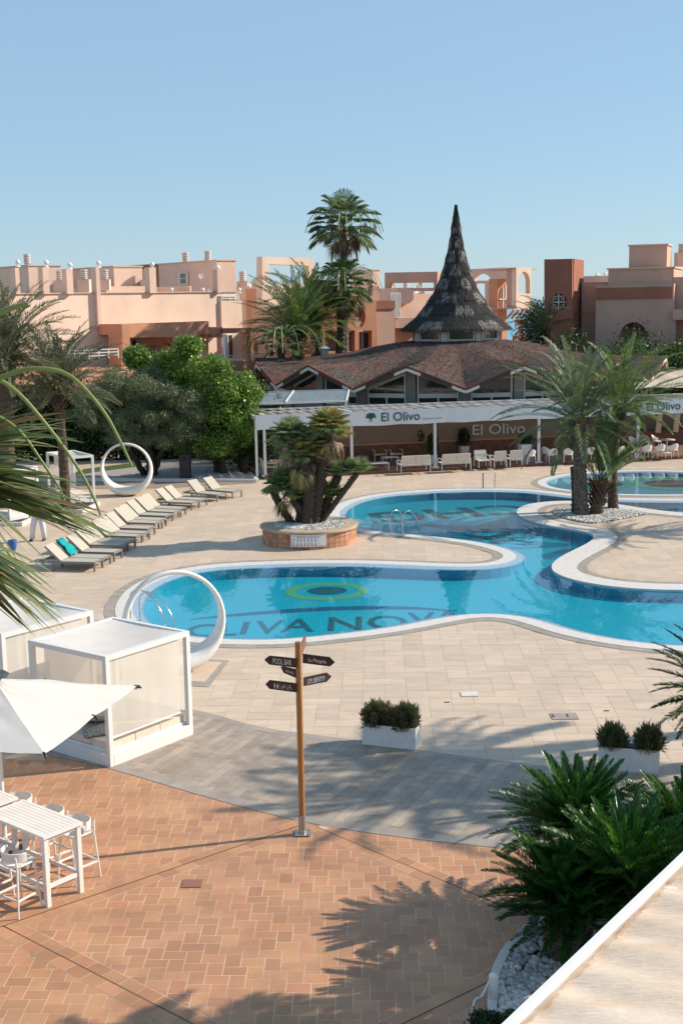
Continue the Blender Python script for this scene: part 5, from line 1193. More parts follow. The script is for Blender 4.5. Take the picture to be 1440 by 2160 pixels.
hedge('dark shrubbery behind the green tree at the pergola corner', [(-4.2-.3*i, 70-.5*i, 1.4+.3*(i % 3), .9, .9, 1.6) for i in range(6)], 12000, .15, mHedge, 62, 'shrubbery')
hedge('lit creeper growing on the wall left of the pergola', [(-3.4-.1*i, 71.5+i*.5, 2.0, .35, .5, 1.6) for i in range(3)], 5000, .13, mIvy, 63, 'creeper')
hedge('dark green bushes right of the thatched roof under the arch', [(14.+i*1.5, 86+.3*i, 3.6+.9*math.sin(i*1.9), 1.5, 1.3, 2.4) for i in range(13)], 30000, .22, mHedge, 64, 'bushes')
hedge('light green climbing foliage in front of the arch at the right', [(18.2+i*1.0, 83.5, 4.9+.5*math.sin(i*2.2), .7, .6, .8) for i in range(10)], 9000, .16, mIvy, 65, 'climbing_foliage')
hedge('blue green tree beside the column right of the cone', [(at(1130, 680, 0, 98).x+.8*math.cos(i), 98, 6.1+1.6*math.sin(i*1.3), 1.2, 1., 1.2) for i in range(6)], 7000, .2, mHedge, 66, 'leafy_tree')['category'] = 'tree'
bg_palm('arching palm left of the brick red tower', 1150, 1150, 700, 93, 30, 3.6, 33, r=.35, mat=mDate, hi=1.5, lo=0.1, nl=40, ll=.5, lw=.05)
def cycad(label, loc, n, Ln, seed, rt=.2, ht=.4, mat=None, group='cycads', newl=0, lo=-.25, hi=1.35, nl=56, ll=.17, azf=None, cone_=0):
    rg_ = np.random.default_rng(seed); o = thing('cycad', label, 'cycad', loc, 0, group); B = MB(); trunk_mesh(B, [(0, 0, 0), (0, 0, ht*.5), (0, 0, ht)], rt, rt*.9, rg_, 10); boots(B, [(0, 0, 0), (0, 0, ht*.5), (0, 0, ht)], lambda f: rt, rg_, 120, .08, .06); B.build('trunk', mTrunk, o)
    B = MB()
    for i in range(n):
        f = i/n; az = i*2.39996+rg_.normal(0, .1); el = hi+(lo-hi)*f+rg_.normal(0, .06); frond(B, (.06*math.cos(az), .06*math.sin(az), ht), az, el, Ln*rg_.uniform(.88, 1.08)*(.85+.2*math.sin(PI*f)), rg_.uniform(.25, .65), nl, ll*Ln, .0165*Ln/1.1, rg_, fold=.5, sweep=.68, grav=.03, t0=.12, rach=.012)
    B.build('crown', mat or mCyc, o)
    if newl:
        B = MB()
        for i in range(newl): az = i*2.39996+.5; frond(B, (0, 0, ht), az, 1.45-.75*i/newl, Ln*.72, .45, 60, ll*.9*Ln, .016, rg_, fold=.5, sweep=.6, grav=0, t0=.1)
        B.build('new_fronds', mCycL, o)
    if cone_:
        B = MB(); B.lathe([(.02, 0), (.1, .1), (.11, .35), (.06, .6), (.01, .7)], 10, (0, 0, ht)); B.build('seed_cone', mOrangeBoot, o)
    return o
cycad('dark cycad in the far gravel bed right of the black bin', G(460, 1000), 30, 1.5, 71, rt=.22, ht=.6, mat=mHedge, nl=30, cone_=1, group='cycads in the far gravel bed'); cycad('dark cycad in the far gravel bed nearest the pergola', G(512, 1002)+Vector((0, 1, 0)), 30, 1.5, 72, rt=.22, ht=.8, mat=mHedge, nl=30, group='cycads in the far gravel bed')
bed = P2([(145, 1009), (200, 998), (300, 985), (480, 985), (540, 1008), (539, 1012), (450, 1012), (300, 1011)])
B = MB(); B.sheet(bed, .05); struct('far_gravel_bed', B, mGravelG)
B = MB(); pebbles(B, scatter([tuple(p) for p in P2([(390, 1011), (420, 1000), (500, 999), (538, 1010)])], 1600, rg, .06), .05, .09, rg); tag(solo('bed_pebbles', B, mGravel, 'white pebbles at the right end of the far gravel bed', 'pebbles'), kind='stuff')
B = MB(); k0, k1 = G(140, 1014), G(543, 1017); B.beam(k0+UZ*.07, k1+UZ*.07, .18, .16); B.beam(k1+UZ*.07, G(528, 1003)+UZ*.07, .18, .158); struct('bed_kerb', B, mWhiteStone)
B = MB(); B.sheet(P2([(60, 1008), (140, 1004), (180, 990), (300, 975), (300, 985), (200, 999), (150, 1009)]), .03); struct('lawn', B, mGrass)
B = MB(); B.sheet(P2([(-200, 1012), (545, 1019), (350, 1030), (-200, 1036)]), .016); struct('brick_path', B, mBrownS)
g = G(390, 1014)+Vector((0, .4, 0)); o = thing('litter_bin', 'dark cylindrical litter bin in the gravel bed', 'litter bin', g); B = MB(); B.lathe([(.3, 0), (.3, 1.0), (.31, 1.02), (.31, 1.3), (.02, 1.32)], 24); B.build('body', M('dark_bin', (.03, .028, .03), .5), o); B = MB(); B.box(-.12, .12, -.325, -.3, 1.08, 1.22); B.build('opening', mBlack, o)

# left date palms
g = G(140, 1072); date_palm('slender date palm behind the left cabana, feathery grey green crown', g, up_pt(122, 830, g), 76, 3.3, 81, r=.22, mat=mDateD, trunk_mid=up_pt(133, 950, g), tmat=mTrunk, hi=1.5, lo=-.2, nl=54, ll=.55, lw=.042, dr=(.6, 1.3))
g = G(12, 1090); date_palm('dark trunked date palm cut by the left edge of the photo', g, up_pt(10, 758, g), 80, 3.5, 82, r=.36, mat=mDateD, trunk_mid=up_pt(14, 930, g), hi=1.52, lo=-.2, nl=54, ll=.55, lw=.042, dr=(.55, 1.3))
for (u, v, w_) in ((140, 1074, 1.1), (8, 1098, 1.3)):
    g = G(u, v); nm = 'sunken_planting_square'; B = MB()
    for q in ((-1, 0), (1, 0), (0, -1), (0, 1)):
        if q[0]: B.box(q[0]*w_-.07, q[0]*w_+.07, -w_-.07, w_+.07, 0, .16)
        else: B.box(-w_+.07, w_-.07, q[1]*w_-.07, q[1]*w_+.07, 0, .158)
    B2 = MB(); B2.sheet([Vector((-w_, -w_)), Vector((w_, -w_)), Vector((w_, w_)), Vector((-w_, w_))], .1); o = thing('planting_kerb', 'low white square kerb round the '+('slender date palm trunk' if u > 100 else 'dark date palm trunk at the left edge'), 'kerb', g, R(-8), 'white kerbs round the left palms'); B.build('kerb', mWhiteStone, o); B2.build('soil', mSoil, o)

# ================================================================ RING SHOWERS
def ring(label, c_, Rr, rz):
    o = thing('ring_shower', label, 'shower', c_, rz, 'white ring showers beside the pool'); B = MB(); n = 64; m_ = 14; vs = []
    for i in range(n):
        a = 2*PI*i/n; k = (1-math.cos(a))/2  # 0 bottom, 1 top
        th = .055+.16*(1-k)**3; wd = .1+.42*(1-k)**2.2; r_c = Rr-th
        cx, cz = r_c*1.0*math.sin(a), Rr-r_c*math.cos(a)
        for j in range(m_):
            b_ = 2*PI*j/m_; co, si = math.cos(b_), math.sin(b_); sq = lambda x: math.copysign(abs(x)**.75, x)
            rr = sq(co)*th; x = cx+rr*math.sin(a); z = cz-rr*math.cos(a); vs.append((x, sq(si)*wd, max(z, .0)))
    B.add(vs, [(i*m_+j, ((i+1) % n)*m_+j, ((i+1) % n)*m_+(j+1) % m_, i*m_+(j+1) % m_) for i in range(n) for j in range(m_)]); B.build('ring', mWhite, o, smooth=True)
    for a in (1.2, 1.7, 2.1): B = MB(); r_ = Rr-.12; p = Vector((r_*math.sin(a), -.0, Rr-r_*math.cos(a))); B.lathe([(.02, -.04), (.025, .0), (.012, .05)], 8, p); B.build('nozzle', mSteel, o)
    B = MB(); B.lathe([(.01, .33), (.28, .335)], 20, (0, 0, -.0), cap=False); B.build('drain_plate', mGreyM, o); return o
gn = G(372, 1416); ring('white ring shower behind the near cabana, framing the pool', (gn.x, gn.y, 0), 1.25, R(20))
gf = G(270, 1045); ring('white ring shower in front of the olive tree', (gf.x, gf.y, 0), 1.24, R(-6))
B = MB(); a_ = [G(u, v).xy for u, v in ((330,1390),(468,1398),(432,1440),(300,1432))]; B.sheet(a_, .016); struct('shower_pad', B, mBeige)
B = MB(); B.sheet([G(u, v).xy for u, v in ((320,1384),(484,1394),(440,1450),(280,1440))], .012); struct('shower_pad_border', B, mGreyL)

# ================================================================ LOUNGERS
def lounger():
    o = thing('sun_lounger', 'cream mesh sun lounger nearest the camera, first of the long row', 'sun lounger', (0, 0, 0), 0, 'sun loungers in a row by the pool')
    B = MB(); z = .31; L_, W = 2.0, .33
    for s_ in (-1, 1): B.box(0, L_, s_*W-.025, s_*W+.025, z-.05, z+.02)
    B.box(-.0, .04, -W+.025, W-.025, z-.048, z+.018); B.box(L_-.045, L_, -W+.025, W-.025, z-.048, z+.018); B.box(1.22, 1.26, -W+.025, W-.025, z-.045, z-.0); B.build('frame', mGreyM, o)
    for x in (.03, L_-.5):
        for s_ in (-1, 1): B = MB(); B.box(x-.03, x+.03, s_*W-.027, s_*W+.027, 0, z-.05); B.build('leg', mGreyM, o)
    B = MB(); B.box(.05, 1.24, -W+.027, W-.027, z+.003, z+.016); B.build('seat', mSling, o)
    B = MB(); ca, sa_ = math.cos(R(43)), math.sin(R(43)); l_ = .74; t_ = .03
    B.hexa([(1.24, -W+.01, z+.02), (1.24+ca*l_, -W+.01, z+.02+sa_*l_), (1.24+ca*l_, W-.01, z+.02+sa_*l_), (1.24, W-.01, z+.02), (1.24-sa_*t_, -W+.01, z+.02+ca*t_), (1.24+ca*l_-sa_*t_, -W+.01, z+.02+sa_*l_+ca*t_), (1.24+ca*l_-sa_*t_, W-.01, z+.02+sa_*l_+ca*t_), (1.24-sa_*t_, W-.01, z+.02+ca*t_)]); B.build('backrest', mSling, o)
    B = MB()
    for s_ in (-1, 1): B.beam((1.24, s_*(W-.0), z), (1.24+ca*l_, s_*W, z+sa_*l_), .03); B.beam((1.55, s_*.2, z+.27), (1.85, s_*.2, z-.01), .02)
    B.build('backrest_frame', mGreyM, o); return o
lg0 = lounger(); row = [((202,1206), (218,1198)), ((218,1197), (236,1190)), ((243,1185), (259,1177)), ((257,1170),(271,1162)), ((273,1163),(285,1154)), ((289,1151),(303,1142)), ((303,1145),(315,1137)), ((315,1134),(326,1126)), ((330,1121),(342,1115)), ((340,1117),(349,1107)), ((354,1105),(362,1099)), ((370,1097),(380,1091)), ((379,1092),(392,1083)), ((404,1079),(422,1069)), ((421,1072),(439,1064)), ((458,1059),(480,1054)), ((492,1052),(511,1048))]
names = ['first', 'second', 'third', 'fourth', 'fifth', 'sixth', 'seventh', 'eighth', 'ninth', 'tenth', 'eleventh', 'twelfth', 'thirteenth', 'fourteenth', 'fifteenth']
for i, (p, q) in enumerate(row):
    P, Q = G(*p), G(*q); mid = (P+Q)/2; e = Q-P; az = math.atan2(e.y, e.x)
    az = R(78)+(R(68)-R(78))*i/14 if i < 15 else R(56)
    lab = 'cream mesh sun lounger, %s of the row counting from the camera' % names[i] if i < 15 else ('lounger set apart beyond the row, nearer one of the last two' if i == 15 else 'lounger set apart beyond the row, farthest from the camera')
    if i == 1: lab = 'sun lounger with the teal towel over its backrest'
    if i == 0: o = lg0
    else: o = dup(lg0)
    o['label'] = lab if i else 'cream mesh sun lounger nearest the camera, first of the long row'; o.location = (mid.x, mid.y, 0); o.rotation_euler.z = az+PI/2
    if i == 1: tow = (mid, az+PI/2)
mid, az = tow; B = MB(); vs = []; z = .35; n1, n2 = 12, 7
for i in range(n1):
    s_ = i/(n1-1)
    for j in range(n2):
        y = -.3+.52*j/(n2-1); d = .8*s_; x = 1.2+math.cos(R(43))*d-.05; zz = z+math.sin(R(43))*d+.06+.03*math.sin(j*1.9+i*.6)*1.2+.02*math.sin(i*1.7)
        if i == n1-1: x += .1; zz -= .12
        y += .08*(1-s_)+.03*math.sin(i*.9); vs.append((x, y, zz))
c, s = math.cos(az), math.sin(az); B.add([(mid.x+x*c-y*s, mid.y+x*s+y*c, zz) for x, y, zz in vs], [(i*n2+j, (i+1)*n2+j, (i+1)*n2+j+1, i*n2+j+1) for i in range(n1-1) for j in range(n2-1)])
tw = solo('towel', B, mTeal, 'crumpled teal towel draped over a lounger backrest', 'towel', smooth=True); tw.modifiers.new('s', 'SOLIDIFY').thickness = .03

# ================================================================ POOL LADDERS
def ladder(label, pa, pb, hh, ln, az_):
    P, Q = G(*pa), G(*pb); o = thing('pool_ladder', label, 'pool ladder', P, 0, 'steel pool ladders'); dv = Vector((math.cos(az_), math.sin(az_), 0))
    for k, X in enumerate((P, Q)):
        pts = [X, X+UZ*hh*.7, X+UZ*hh*.95+dv*ln*.12, X+UZ*hh+dv*ln*.3, X+UZ*hh*.85+dv*ln*.55, X+UZ*hh*.35+dv*ln*.85, X+dv*ln-UZ*.3]; B = MB(); B.tube(smooth_loop3(pts, 30), .022, 10); B.build('handrail', mSteel, o, world=True, smooth=True)
    B = MB()
    for z in (-.1, -.3): B.beam(P+dv*ln*(.98)+UZ*z, Q+dv*ln*(.98)+UZ*z, .06, .03)
    B.build('step', mSteel, o, world=True)
ladder('steel pool ladder on the peninsula, in front of the big letters', (823, 1128), (849, 1130), .9, 1.0, R(40)); ladder('steel pool ladder behind the near ring shower', (276, 1304), (296, 1310), .85, 1.25, R(-28))
P, Q = G(1018, 1031), G(1043, 1031); o = thing('pool_ladder', 'two straight upright rails of the far pool ladder', 'pool ladder', P, 0, 'steel pool ladders')
for X in (P, Q): B = MB(); B.tube([X, X+UZ*.75], .028, 8); B.build('handrail', mNavy2 if X is P else mSteel, o, world=True)

# ================================================================ CABANAS
def cabana(label, Fp, Rp, dep, hh=2.2, front_blind=True, group='white canvas cabanas', pil=True, side_blind=True):
    """Fp near corner, Rp right corner on the ground"""
    e = (Rp-Fp); W = e.length; az = math.atan2(e.y, e.x); o = thing('cabana', label, 'cabana', (Fp.x, Fp.y, 0), az, group)
    t_ = .1
    for x in (0, W-t_):
        for y in (0, dep-t_): B = MB(); B.box(x, x+t_, y, y+t_, .0, hh-.1); B.build('post', mWhiteM, o)
    B = MB(); B.box(0, W, 0, t_, hh-.1, hh); B.box(0, W, dep-t_, dep, hh-.1, hh); B.box(0, t_, t_, dep-t_, hh-.1, hh); B.box(W-t_, W, t_, dep-t_, hh-.1, hh)
    B.box(t_, W-t_, -.004, t_-.01, .0, .24); B.box(t_, W-t_, dep-t_+.01, dep+.004, 0, .24); B.box(-.004, t_-.01, t_, dep-t_, 0, .24); B.box(W-t_+.01, W+.004, t_, dep-t_, 0, .24); build_each(B, 'frame', mWhiteM, o)
    B = MB(); n = 10; vs = []
    for i in range(n+1):
        for j in range(n+1):
            x, y = i/n, j/n; sg_ = 16*x*(1-x)*y*(1-y); vs.append((t_*.6+(W-1.2*t_)*x, t_*.6+(dep-1.2*t_)*y, hh-.015-.16*sg_-.03*math.sin(PI*y)*(1-x)))
    B.add(vs, [(i*(n+1)+j, (i+1)*(n+1)+j, (i+1)*(n+1)+j+1, i*(n+1)+j+1) for i in range(n) for j in range(n)]); B.build('canopy', mCanvas, o, smooth=True)
    B = MB(); B.box(t_, W-t_, t_, dep-t_, .03, .3); B.build('platform', mWhite, o)
    for k in range(3):
        B = MB(); x0 = t_+.02+(W-2*t_-.04)*k/3; x1 = x0+(W-2*t_-.04)/3-.02; B.box(x0, x1, t_+.02, t_+.52, .3, .44); ob_ = B.build('cushion', mCush, o)
    B = MB(); B.box(t_+.02, W-t_-.02, t_+.54, dep-t_-.02, .3, .44); ob_ = B.build('mattress', mCush, o); bv = ob_.modifiers.new('b', 'BEVEL'); bv.width = .03; bv.segments = 2
    def blind(x0, y0, x1, y1, z0, z1):
        B = MB(); n = 14; vs = []
        for i in range(n+1):
            f = i/n; nx, ny = -(y1-y0), (x1-x0); l_ = math.hypot(nx, ny)
            for z in (z0, (z0+z1)/2, z1): w_ = .012*math.sin(f*9+z*2)*(1 if z < z1-.1 else 0); vs.append((x0+(x1-x0)*f+nx/l_*w_, y0+(y1-y0)*f+ny/l_*w_, z))
        B.add(vs, [(i*3+j, (i+1)*3+j, (i+1)*3+j+1, i*3+j+1) for i in range(n) for j in (0, 1)]); b_ = B.build('blind', mBlind, o, smooth=True)
        B = MB(); B.tube([(x0, y0, z0), (x1, y1, z0)], .018, 8); B.build('hem_bar', mWhiteM, b_)
    if front_blind: blind(t_+.02, t_*.5, W-.3, t_*.5, .55, hh-.1)
    if side_blind: blind(W-t_*.5, t_+.02, W-t_*.5, dep-t_-.15, .5, hh-.1); 
    blind(t_+.25, dep-t_*.5, W-t_-.02, dep-t_*.5, .55, hh-.1)
    return o
Fp, Rp = G(234, 1620), G(408, 1550); Lp = G(60, 1350, 2.2); dep1 = (Vector((Lp.x, Lp.y))-Vector((Fp.x, Fp.y))).length
cb = cabana('white cabana with cream blinds nearest the camera, pillows inside', Fp, Rp, min(dep1, 2.7))
ee = (Rp-Fp).normalized(); en = Vector((-ee.y, ee.x, 0))
F2_ = G(3, 1337, 2.2); F2_.z = 0; R2_ = G(197, 1288, 2.2); R2_.z = 0
cabana('white cabana just beyond the near one, cut by the left edge', F2_, R2_, 2.4)
# pillows
def pillow(label, loc, rot, mat, sx=.3, sy=.3, h_=.1):
    B = MB(); n = 12; vs = []
    for sgn in (1, -1):
        for i in range(n+1):
            for j in range(n+1):
                x, y = 2*i/n-1, 2*j/n-1; z = sgn*h_*((1-x**4)*(1-y**4))**.5; k = 1-.08*(abs(x*y)); vs.append((x*sx*(1-.07*(1-y*y)), y*sy*(1-.07*(1-x*x)), z))
    N_ = (n+1)**2; B.add(vs, [(i*(n+1)+j, (i+1)*(n+1)+j, (i+1)*(n+1)+j+1, i*(n+1)+j+1) for i in range(n) for j in range(n)]+[(N_+i*(n+1)+j+1, N_+(i+1)*(n+1)+j+1, N_+(i+1)*(n+1)+j, N_+i*(n+1)+j) for i in range(n) for j in range(n)])
    o = B.build('pillow', mat, smooth=True); o.location = loc; o.rotation_euler = rot; tag(o, label, 'pillow', 'pillows in the near cabana')
q = Fp+ee*.42+en*.75; pillow('woven black and white patterned pillow, lower one in the near cabana', (q.x, q.y, .54), (R(8), R(-6), .3), mPil2, .34, .3, .1)
q = Fp+ee*.5+en*.85; pillow('plain grey green pillow lying on top of the patterned one', (q.x, q.y, .74), (R(-14), R(12), .7), mPil1, .32, .3, .1)
# far cabanas
Fa, Ra = G(143, 1066), G(203, 1063)
cabana('far cabana with taupe blind behind the slender date palm', G(143, 1068)+Vector((.0, 0, 0)), G(203, 1062), 2.6, 2.2, False, 'far cabanas on the left', False, False)
cabana('far cabana at the left edge half hidden by foreground fronds', G(22, 1104), G(86, 1092), 2.6, 2.2, False, 'far cabanas on the left', False)
o = thing('side_table', 'small wire side table in front of the far cabana', 'side table', G(180, 1068), R(10)); B = MB(); B.box(-.25, .25, -.2, .2, .42, .44); B.build('tabletop', mWhiteM, o)
for sx in (-1, 1): B = MB(); B.beam((sx*.24, -.19, .01), (sx*.24, -.19, .43), .02); B.beam((sx*.24, .19, .01), (sx*.24, .19, .43), .02); B.beam((sx*.24, -.19, .01), (sx*.24, .19, .01), .02); B.build('leg', mGreyM, o)

# ================================================================ SIGNPOST
SP = G(638, 1760); po = thing('signpost', 'wooden signpost with brown arrow boards on the plaza', 'signpost', SP, 0)
B = MB(); n = 24; B.tube([(-.045*(1-k/n)*0, 0, .12+3.18*k/n) for k in range(n+1)], [.052+.001*math.sin(k*2.1) for k in range(n+1)], 16); B.build('pole', mWood, po, smooth=False)
B = MB(); B.lathe([(.062, .0), (.062, .34), (.055, .341)], 20); B.box(-.13, .13, -.13, .13, 0.022, .034); B.build('base_bracket', M('galvanised_steel', (.4, .4, .39), .4, metal=.8), po)
B = MB()
for x in (-1, 1):
    for y in (-1, 1): B.lathe([(.014, .034), (.014, .05)], 8, (x*.1, y*.1, 0))
B.build('bolt', mSteel, po)
ysp = SP.y-.075
def board(name, px, mat, txts, y0=None, yslope=0., rev=False):
    """arrow board: outline pixels on a vertical plane in front of the pole"""
    y_ = y0 or ysp; P_ = [Yp(u, v, y_+yslope*(u-632)/125.) for u, v in px]
    B = MB(); m = len(P_); W_ = P_+[p+Vector((0, .028, 0)) for p in P_]; B.add(W_, [tuple(range(m)), tuple(range(2*m-1, m-1, -1))]+[(i, m+i, m+(i+1) % m, (i+1) % m) for i in range(m)]); b_ = B.build(name, mat, po, world=True)
    for (tx, a, b2, h_, mt) in txts:
        p, q = Yp(a[0], a[1], y_+yslope*(a[0]-632)/125.), Yp(b2[0], b2[1], y_+yslope*(b2[0]-632)/125.); up = Yp(a[0], a[1]-h_, p.y); B = MB(); text_mb(B, tx, p-Vector((0, .004, 0)), q-p, UZ, (up-p).length, (q-p).length, ext=.003, bold=.012); B.build('lettering', mt, b_, world=True)
    return b_
board('arrow_board', [(557.8,1392.1),(567.7,1402),(625.8,1408.6),(625.8,1389.5),(567.7,1383.5)], mSignD, [('POOL BAR', (575.5, 1399.3), (615, 1403.5), 11.5, mLet)])
board('arrow_board', [(638,1379.4),(638,1398.7),(695.7,1406),(706,1397.4),(695.7,1386.8)], mSignD, [('La Pérgola', (650, 1394.8), (688, 1399.5), 7.5, mLet)])
board('arrow_board', [(592,1407.5),(598,1419.3),(626,1431),(626,1412.6),(597,1406)], mSignD, [('PÁDEL-TENIS', (602.5, 1417), (619.5, 1422.8), 5, mLet)], y0=ysp+.03, yslope=-.25)
b_ = board('arrow_board', [(639.6,1429.7),(639.6,1447.5),(689,1438.3),(699,1427),(689,1419)], mSignL, [])
P0_, P1_ = Yp(649.5, 1441.5, ysp), Yp(684, 1434, ysp); B = MB(); B.add([Yp(u, v, ysp-.004) for u, v in ((648.5,1443.5),(648,1433),(655,1431.5),(660,1432),(664,1429.5),(670,1427.5),(676,1427),(684,1425.8),(685,1430),(683.5,1435),(672,1438),(662,1440.5),(655,1441.5))], [tuple(range(13))]); B.build('sticker', mLetW, b_, world=True)
B = MB(); text_mb(B, 'Kids Club', P0_-Vector((0, .008, 0)), P1_-P0_, UZ, .065, (P1_-P0_).length*.97, ext=.002, bold=.004); B.build('lettering', mInk, b_, world=True)
b_ = board('arrow_board', [(559.8,1443.6),(568.4,1453.5),(625.8,1460.7),(625.8,1442),(568.4,1435)], mSignD, [])
B = MB(); Ys = ysp-.004
def PX(pts): B.add([Yp(u, v, Ys) for u, v in pts], [tuple(range(len(pts)))])
def DISC(u, v, r_, n=10, k=1.): PX([(u+r_*math.cos(2*PI*i/n), v+r_*k*math.sin(2*PI*i/n)) for i in range(n)])
def LN(u0, v0, u1, v1, w_): d = Vector((u1-u0, v1-v0)).normalized()*w_/2; PX([(u0-d.y, v0+d.x), (u1-d.y, v1+d.x), (u1+d.y, v1-d.x), (u0+d.y, v0-d.x)])
for u, v, sk in ((579, 1447, 0), (585.2, 1447.8, 1)):
    DISC(u, v-5, 1.2); PX([(u-1.9, v-3.2), (u-(2.2 if sk else 1.2), v+2), (u+(2.2 if sk else 1.2), v+2), (u+1.9, v-3.2)]); PX([(u-1.1, v+2), (u-.8, v+5.5), (u+.8, v+5.5), (u+1.1, v+2)])
LN(590.5, 1441.5, 590.5, 1453.5, .7); LN(604.5, 1443.3, 604.5, 1455, .7)
DISC(598.5, 1444.5, 1.1); LN(597.5, 1446, 596, 1449.5, 1.7); LN(597, 1447, 600, 1449, 1.); LN(596, 1449.5, 594, 1451, 1.2); LN(596, 1450, 596, 1454, 1.2); LN(599, 1451, 601.5, 1450.5, 1.6); DISC(600.5, 1448.2, .9)
DISC(610.5, 1446.3, 1.1); LN(610.5, 1447.5, 611, 1451.2, 1.3); LN(611, 1451, 614, 1451.4, 1.1); LN(614, 1451.4, 615.3, 1454.6, 1.1); LN(610.7, 1449, 613.4, 1449.3, .8)
for i in range(10): a0, a1 = R(60+24*i), R(60+24*(i+1)); LN(610.3+3.3*math.cos(a0), 1452.6+3.3*math.sin(a0), 610.3+3.3*math.cos(a1), 1452.6+3.3*math.sin(a1), .8)
B.build('pictogram', mLet, b_, world=True)
B = MB(); p = SP; B.beam((p.x+.03, p.y+.06, 3.1), (p.x+.1, p.y+.55, 3.18), .03, .16); B.build('arrow_board', mSignL, po, world=True)

# ================================================================ WHITE BOX PLANTERS
def box_planter(label, A, Bp, zt, shrubs, seed, wd=.36):
    e = Bp-A; W = e.length; az = math.atan2(e.y, e.x); o = thing('box_planter', label, 'planter', (A.x, A.y, 0), az, 'white box planters'); B = MB()
    B.box(0, W, 0, .025, 0, zt); B.box(0, W, wd-.025, wd, 0, zt); B.box(0, .025, .025, wd-.025, 0, zt-.001); B.box(W-.025, W, .025, wd-.025, 0, zt-.001); ob_ = B.build('box', mPlanter, o)
    B = MB(); B.box(.025, W-.025, .025, wd-.025, .02, zt-.08); B.build('soil', mSoil, o)
    rg_ = np.random.default_rng(seed)
    for (f, r_, h_, lab, nn, mt) in shrubs:
        c_ = Vector((A.x, A.y, 0))+e.normalized()*W*f+Vector((-math.sin(az), math.cos(az), 0))*wd/2; s_ = thing('conifer_shrub', lab, 'shrub', (c_.x, c_.y, zt-.08), 0, 'small conifers in the box planters'); B = MB(); n_ = nn
        d = npn(rg_.normal(0, 1, (n_, 3))*np.array([1, 1, .9])+np.array([0, 0, .35])); rad = rg_.uniform(.25, 1, n_)[:, None]**.5*(1+.3*np.sin(d[:, 0:1]*7+seed)*np.sin(d[:, 1:2]*6+1)+.1*rg_.normal(0, 1, (n_, 1))); P = d*rad*np.array([r_, r_, h_*.62])+np.array([0, 0, h_*.42]); P[:, 2] = np.maximum(P[:, 2], .03)
        a_ = npn(d+np.array([0, 0, 1.1])+rg_.normal(0, .35, (n_, 3))); b2 = npn(np.cross(a_, rg_.normal(0, 1, (n_, 3)))); ln = rg_.uniform(.05, .15, n_)[:, None]
        V = np.stack([P, P+a_*ln*.5+b2*.009, P+a_*ln, P+a_*ln*.5-b2*.009], 1).reshape(-1, 3); B.addnp(V, np.arange(4*n_).reshape(-1, 4)); 
        B.build('foliage', mt, s_)
        B = MB()
        for k in range(14): a = rg_.uniform(0, 2*PI); t_ = rg_.uniform(.2, .8); B.tube([(0, 0, 0), (math.cos(a)*r_*t_, math.sin(a)*r_*t_, h_*rg_.uniform(.6, .98))], [.008, .003], 4)
        B.build('stem', mTrunkD, s_)
pa, pb = G(764, 1571), G(876, 1584)
box_planter('white box planter with two dark shrubs and a thin one between, left of the pair', pa, pb, .44, [(.22, .245, .41, 'left rounded dark conifer in the left box planter', 5500, mConif), (.76, .245, .42, 'right rounded dark conifer in the left box planter', 5500, mConif), (.5, .13, .36, 'thin half dry shrub between the two conifers', 900, mDead)], 91)
box_planter('white box planter with two separate round shrubs, at the right', G(1260, 1622), G(1388, 1633), .44, [(.22, .22, .39, 'left round conifer in the right box planter', 4800, mConif), (.83, .23, .41, 'right round conifer in the right box planter', 4800, mConif)], 92)

# ================================================================ BAR TABLES, STOOLS, UMBRELLA
lA, lB, lC = G(105, 1912), G(168, 1884), G(66, 1839); ex = Vector((lC.x-lB.x, lC.y-lB.y, 0)).normalized(); taz = math.atan2(-ex.y, -ex.x)  # x axis runs towards the near end
def bar_table(label, loc, rz, L_=1.46, W=.72, H_=1.12):
    o = thing('bar_table', label, 'table', loc, rz, 'white bar tables'); B = MB(); ns = 8
    B.box(-L_, 0, -W/2, -W/2+.06, H_-.04, H_); B.box(-L_, 0, W/2-.06, W/2, H_-.04, H_); B.box(-.06, 0, -W/2+.06, W/2-.06, H_-.04, H_-.001); B.box(-L_, -L_+.06, -W/2+.06, W/2-.06, H_-.04, H_-.001)
    w_ = (W-.12)/ns
    for i in range(ns): B.box(-L_+.06, -.06, -W/2+.06+w_*i+.005, -W/2+.06+w_*(i+1)-.005, H_-.03, H_-.003)
    B.build('tabletop', mWhite, o)
    for x in (-.07, -L_+.07):
        for s_ in (-1, 1): B = MB(); B.box(x-.04, x+.04, s_*(W/2-.06)-.035, s_*(W/2-.06)+.035, 0, H_-.04); B.build('leg', mWhite, o)
    B = MB(); B.box(-.09, -.05, -W/2+.09, W/2-.09, .28, .34); B.box(-L_+.05, -L_+.09, -W/2+.09, W/2-.09, .28, .34)
    for s_ in (-1, 1): B.box(-L_+.11, -.11, s_*(W/2-.06)-.015, s_*(W/2-.06)+.015, .28, .34)
    B.box(-.09, -.05, -W/2+.09, W/2-.09, H_-.1, H_-.04); B.box(-L_+.05, -L_+.09, -W/2+.09, W/2-.09, H_-.1, H_-.04); build_each(B, 'rail', mWhite, o)
    return o
ey = Vector((-ex.y, ex.x, 0)); nearmid = (lA+lB)/2-ex*.07
t1 = bar_table('white slatted bar table nearest the camera', (nearmid.x, nearmid.y, 0), taz)
loc2 = nearmid+ex*1.6
dup(t1, loc2, taz, 'white slatted bar table behind, mostly outside the left edge')
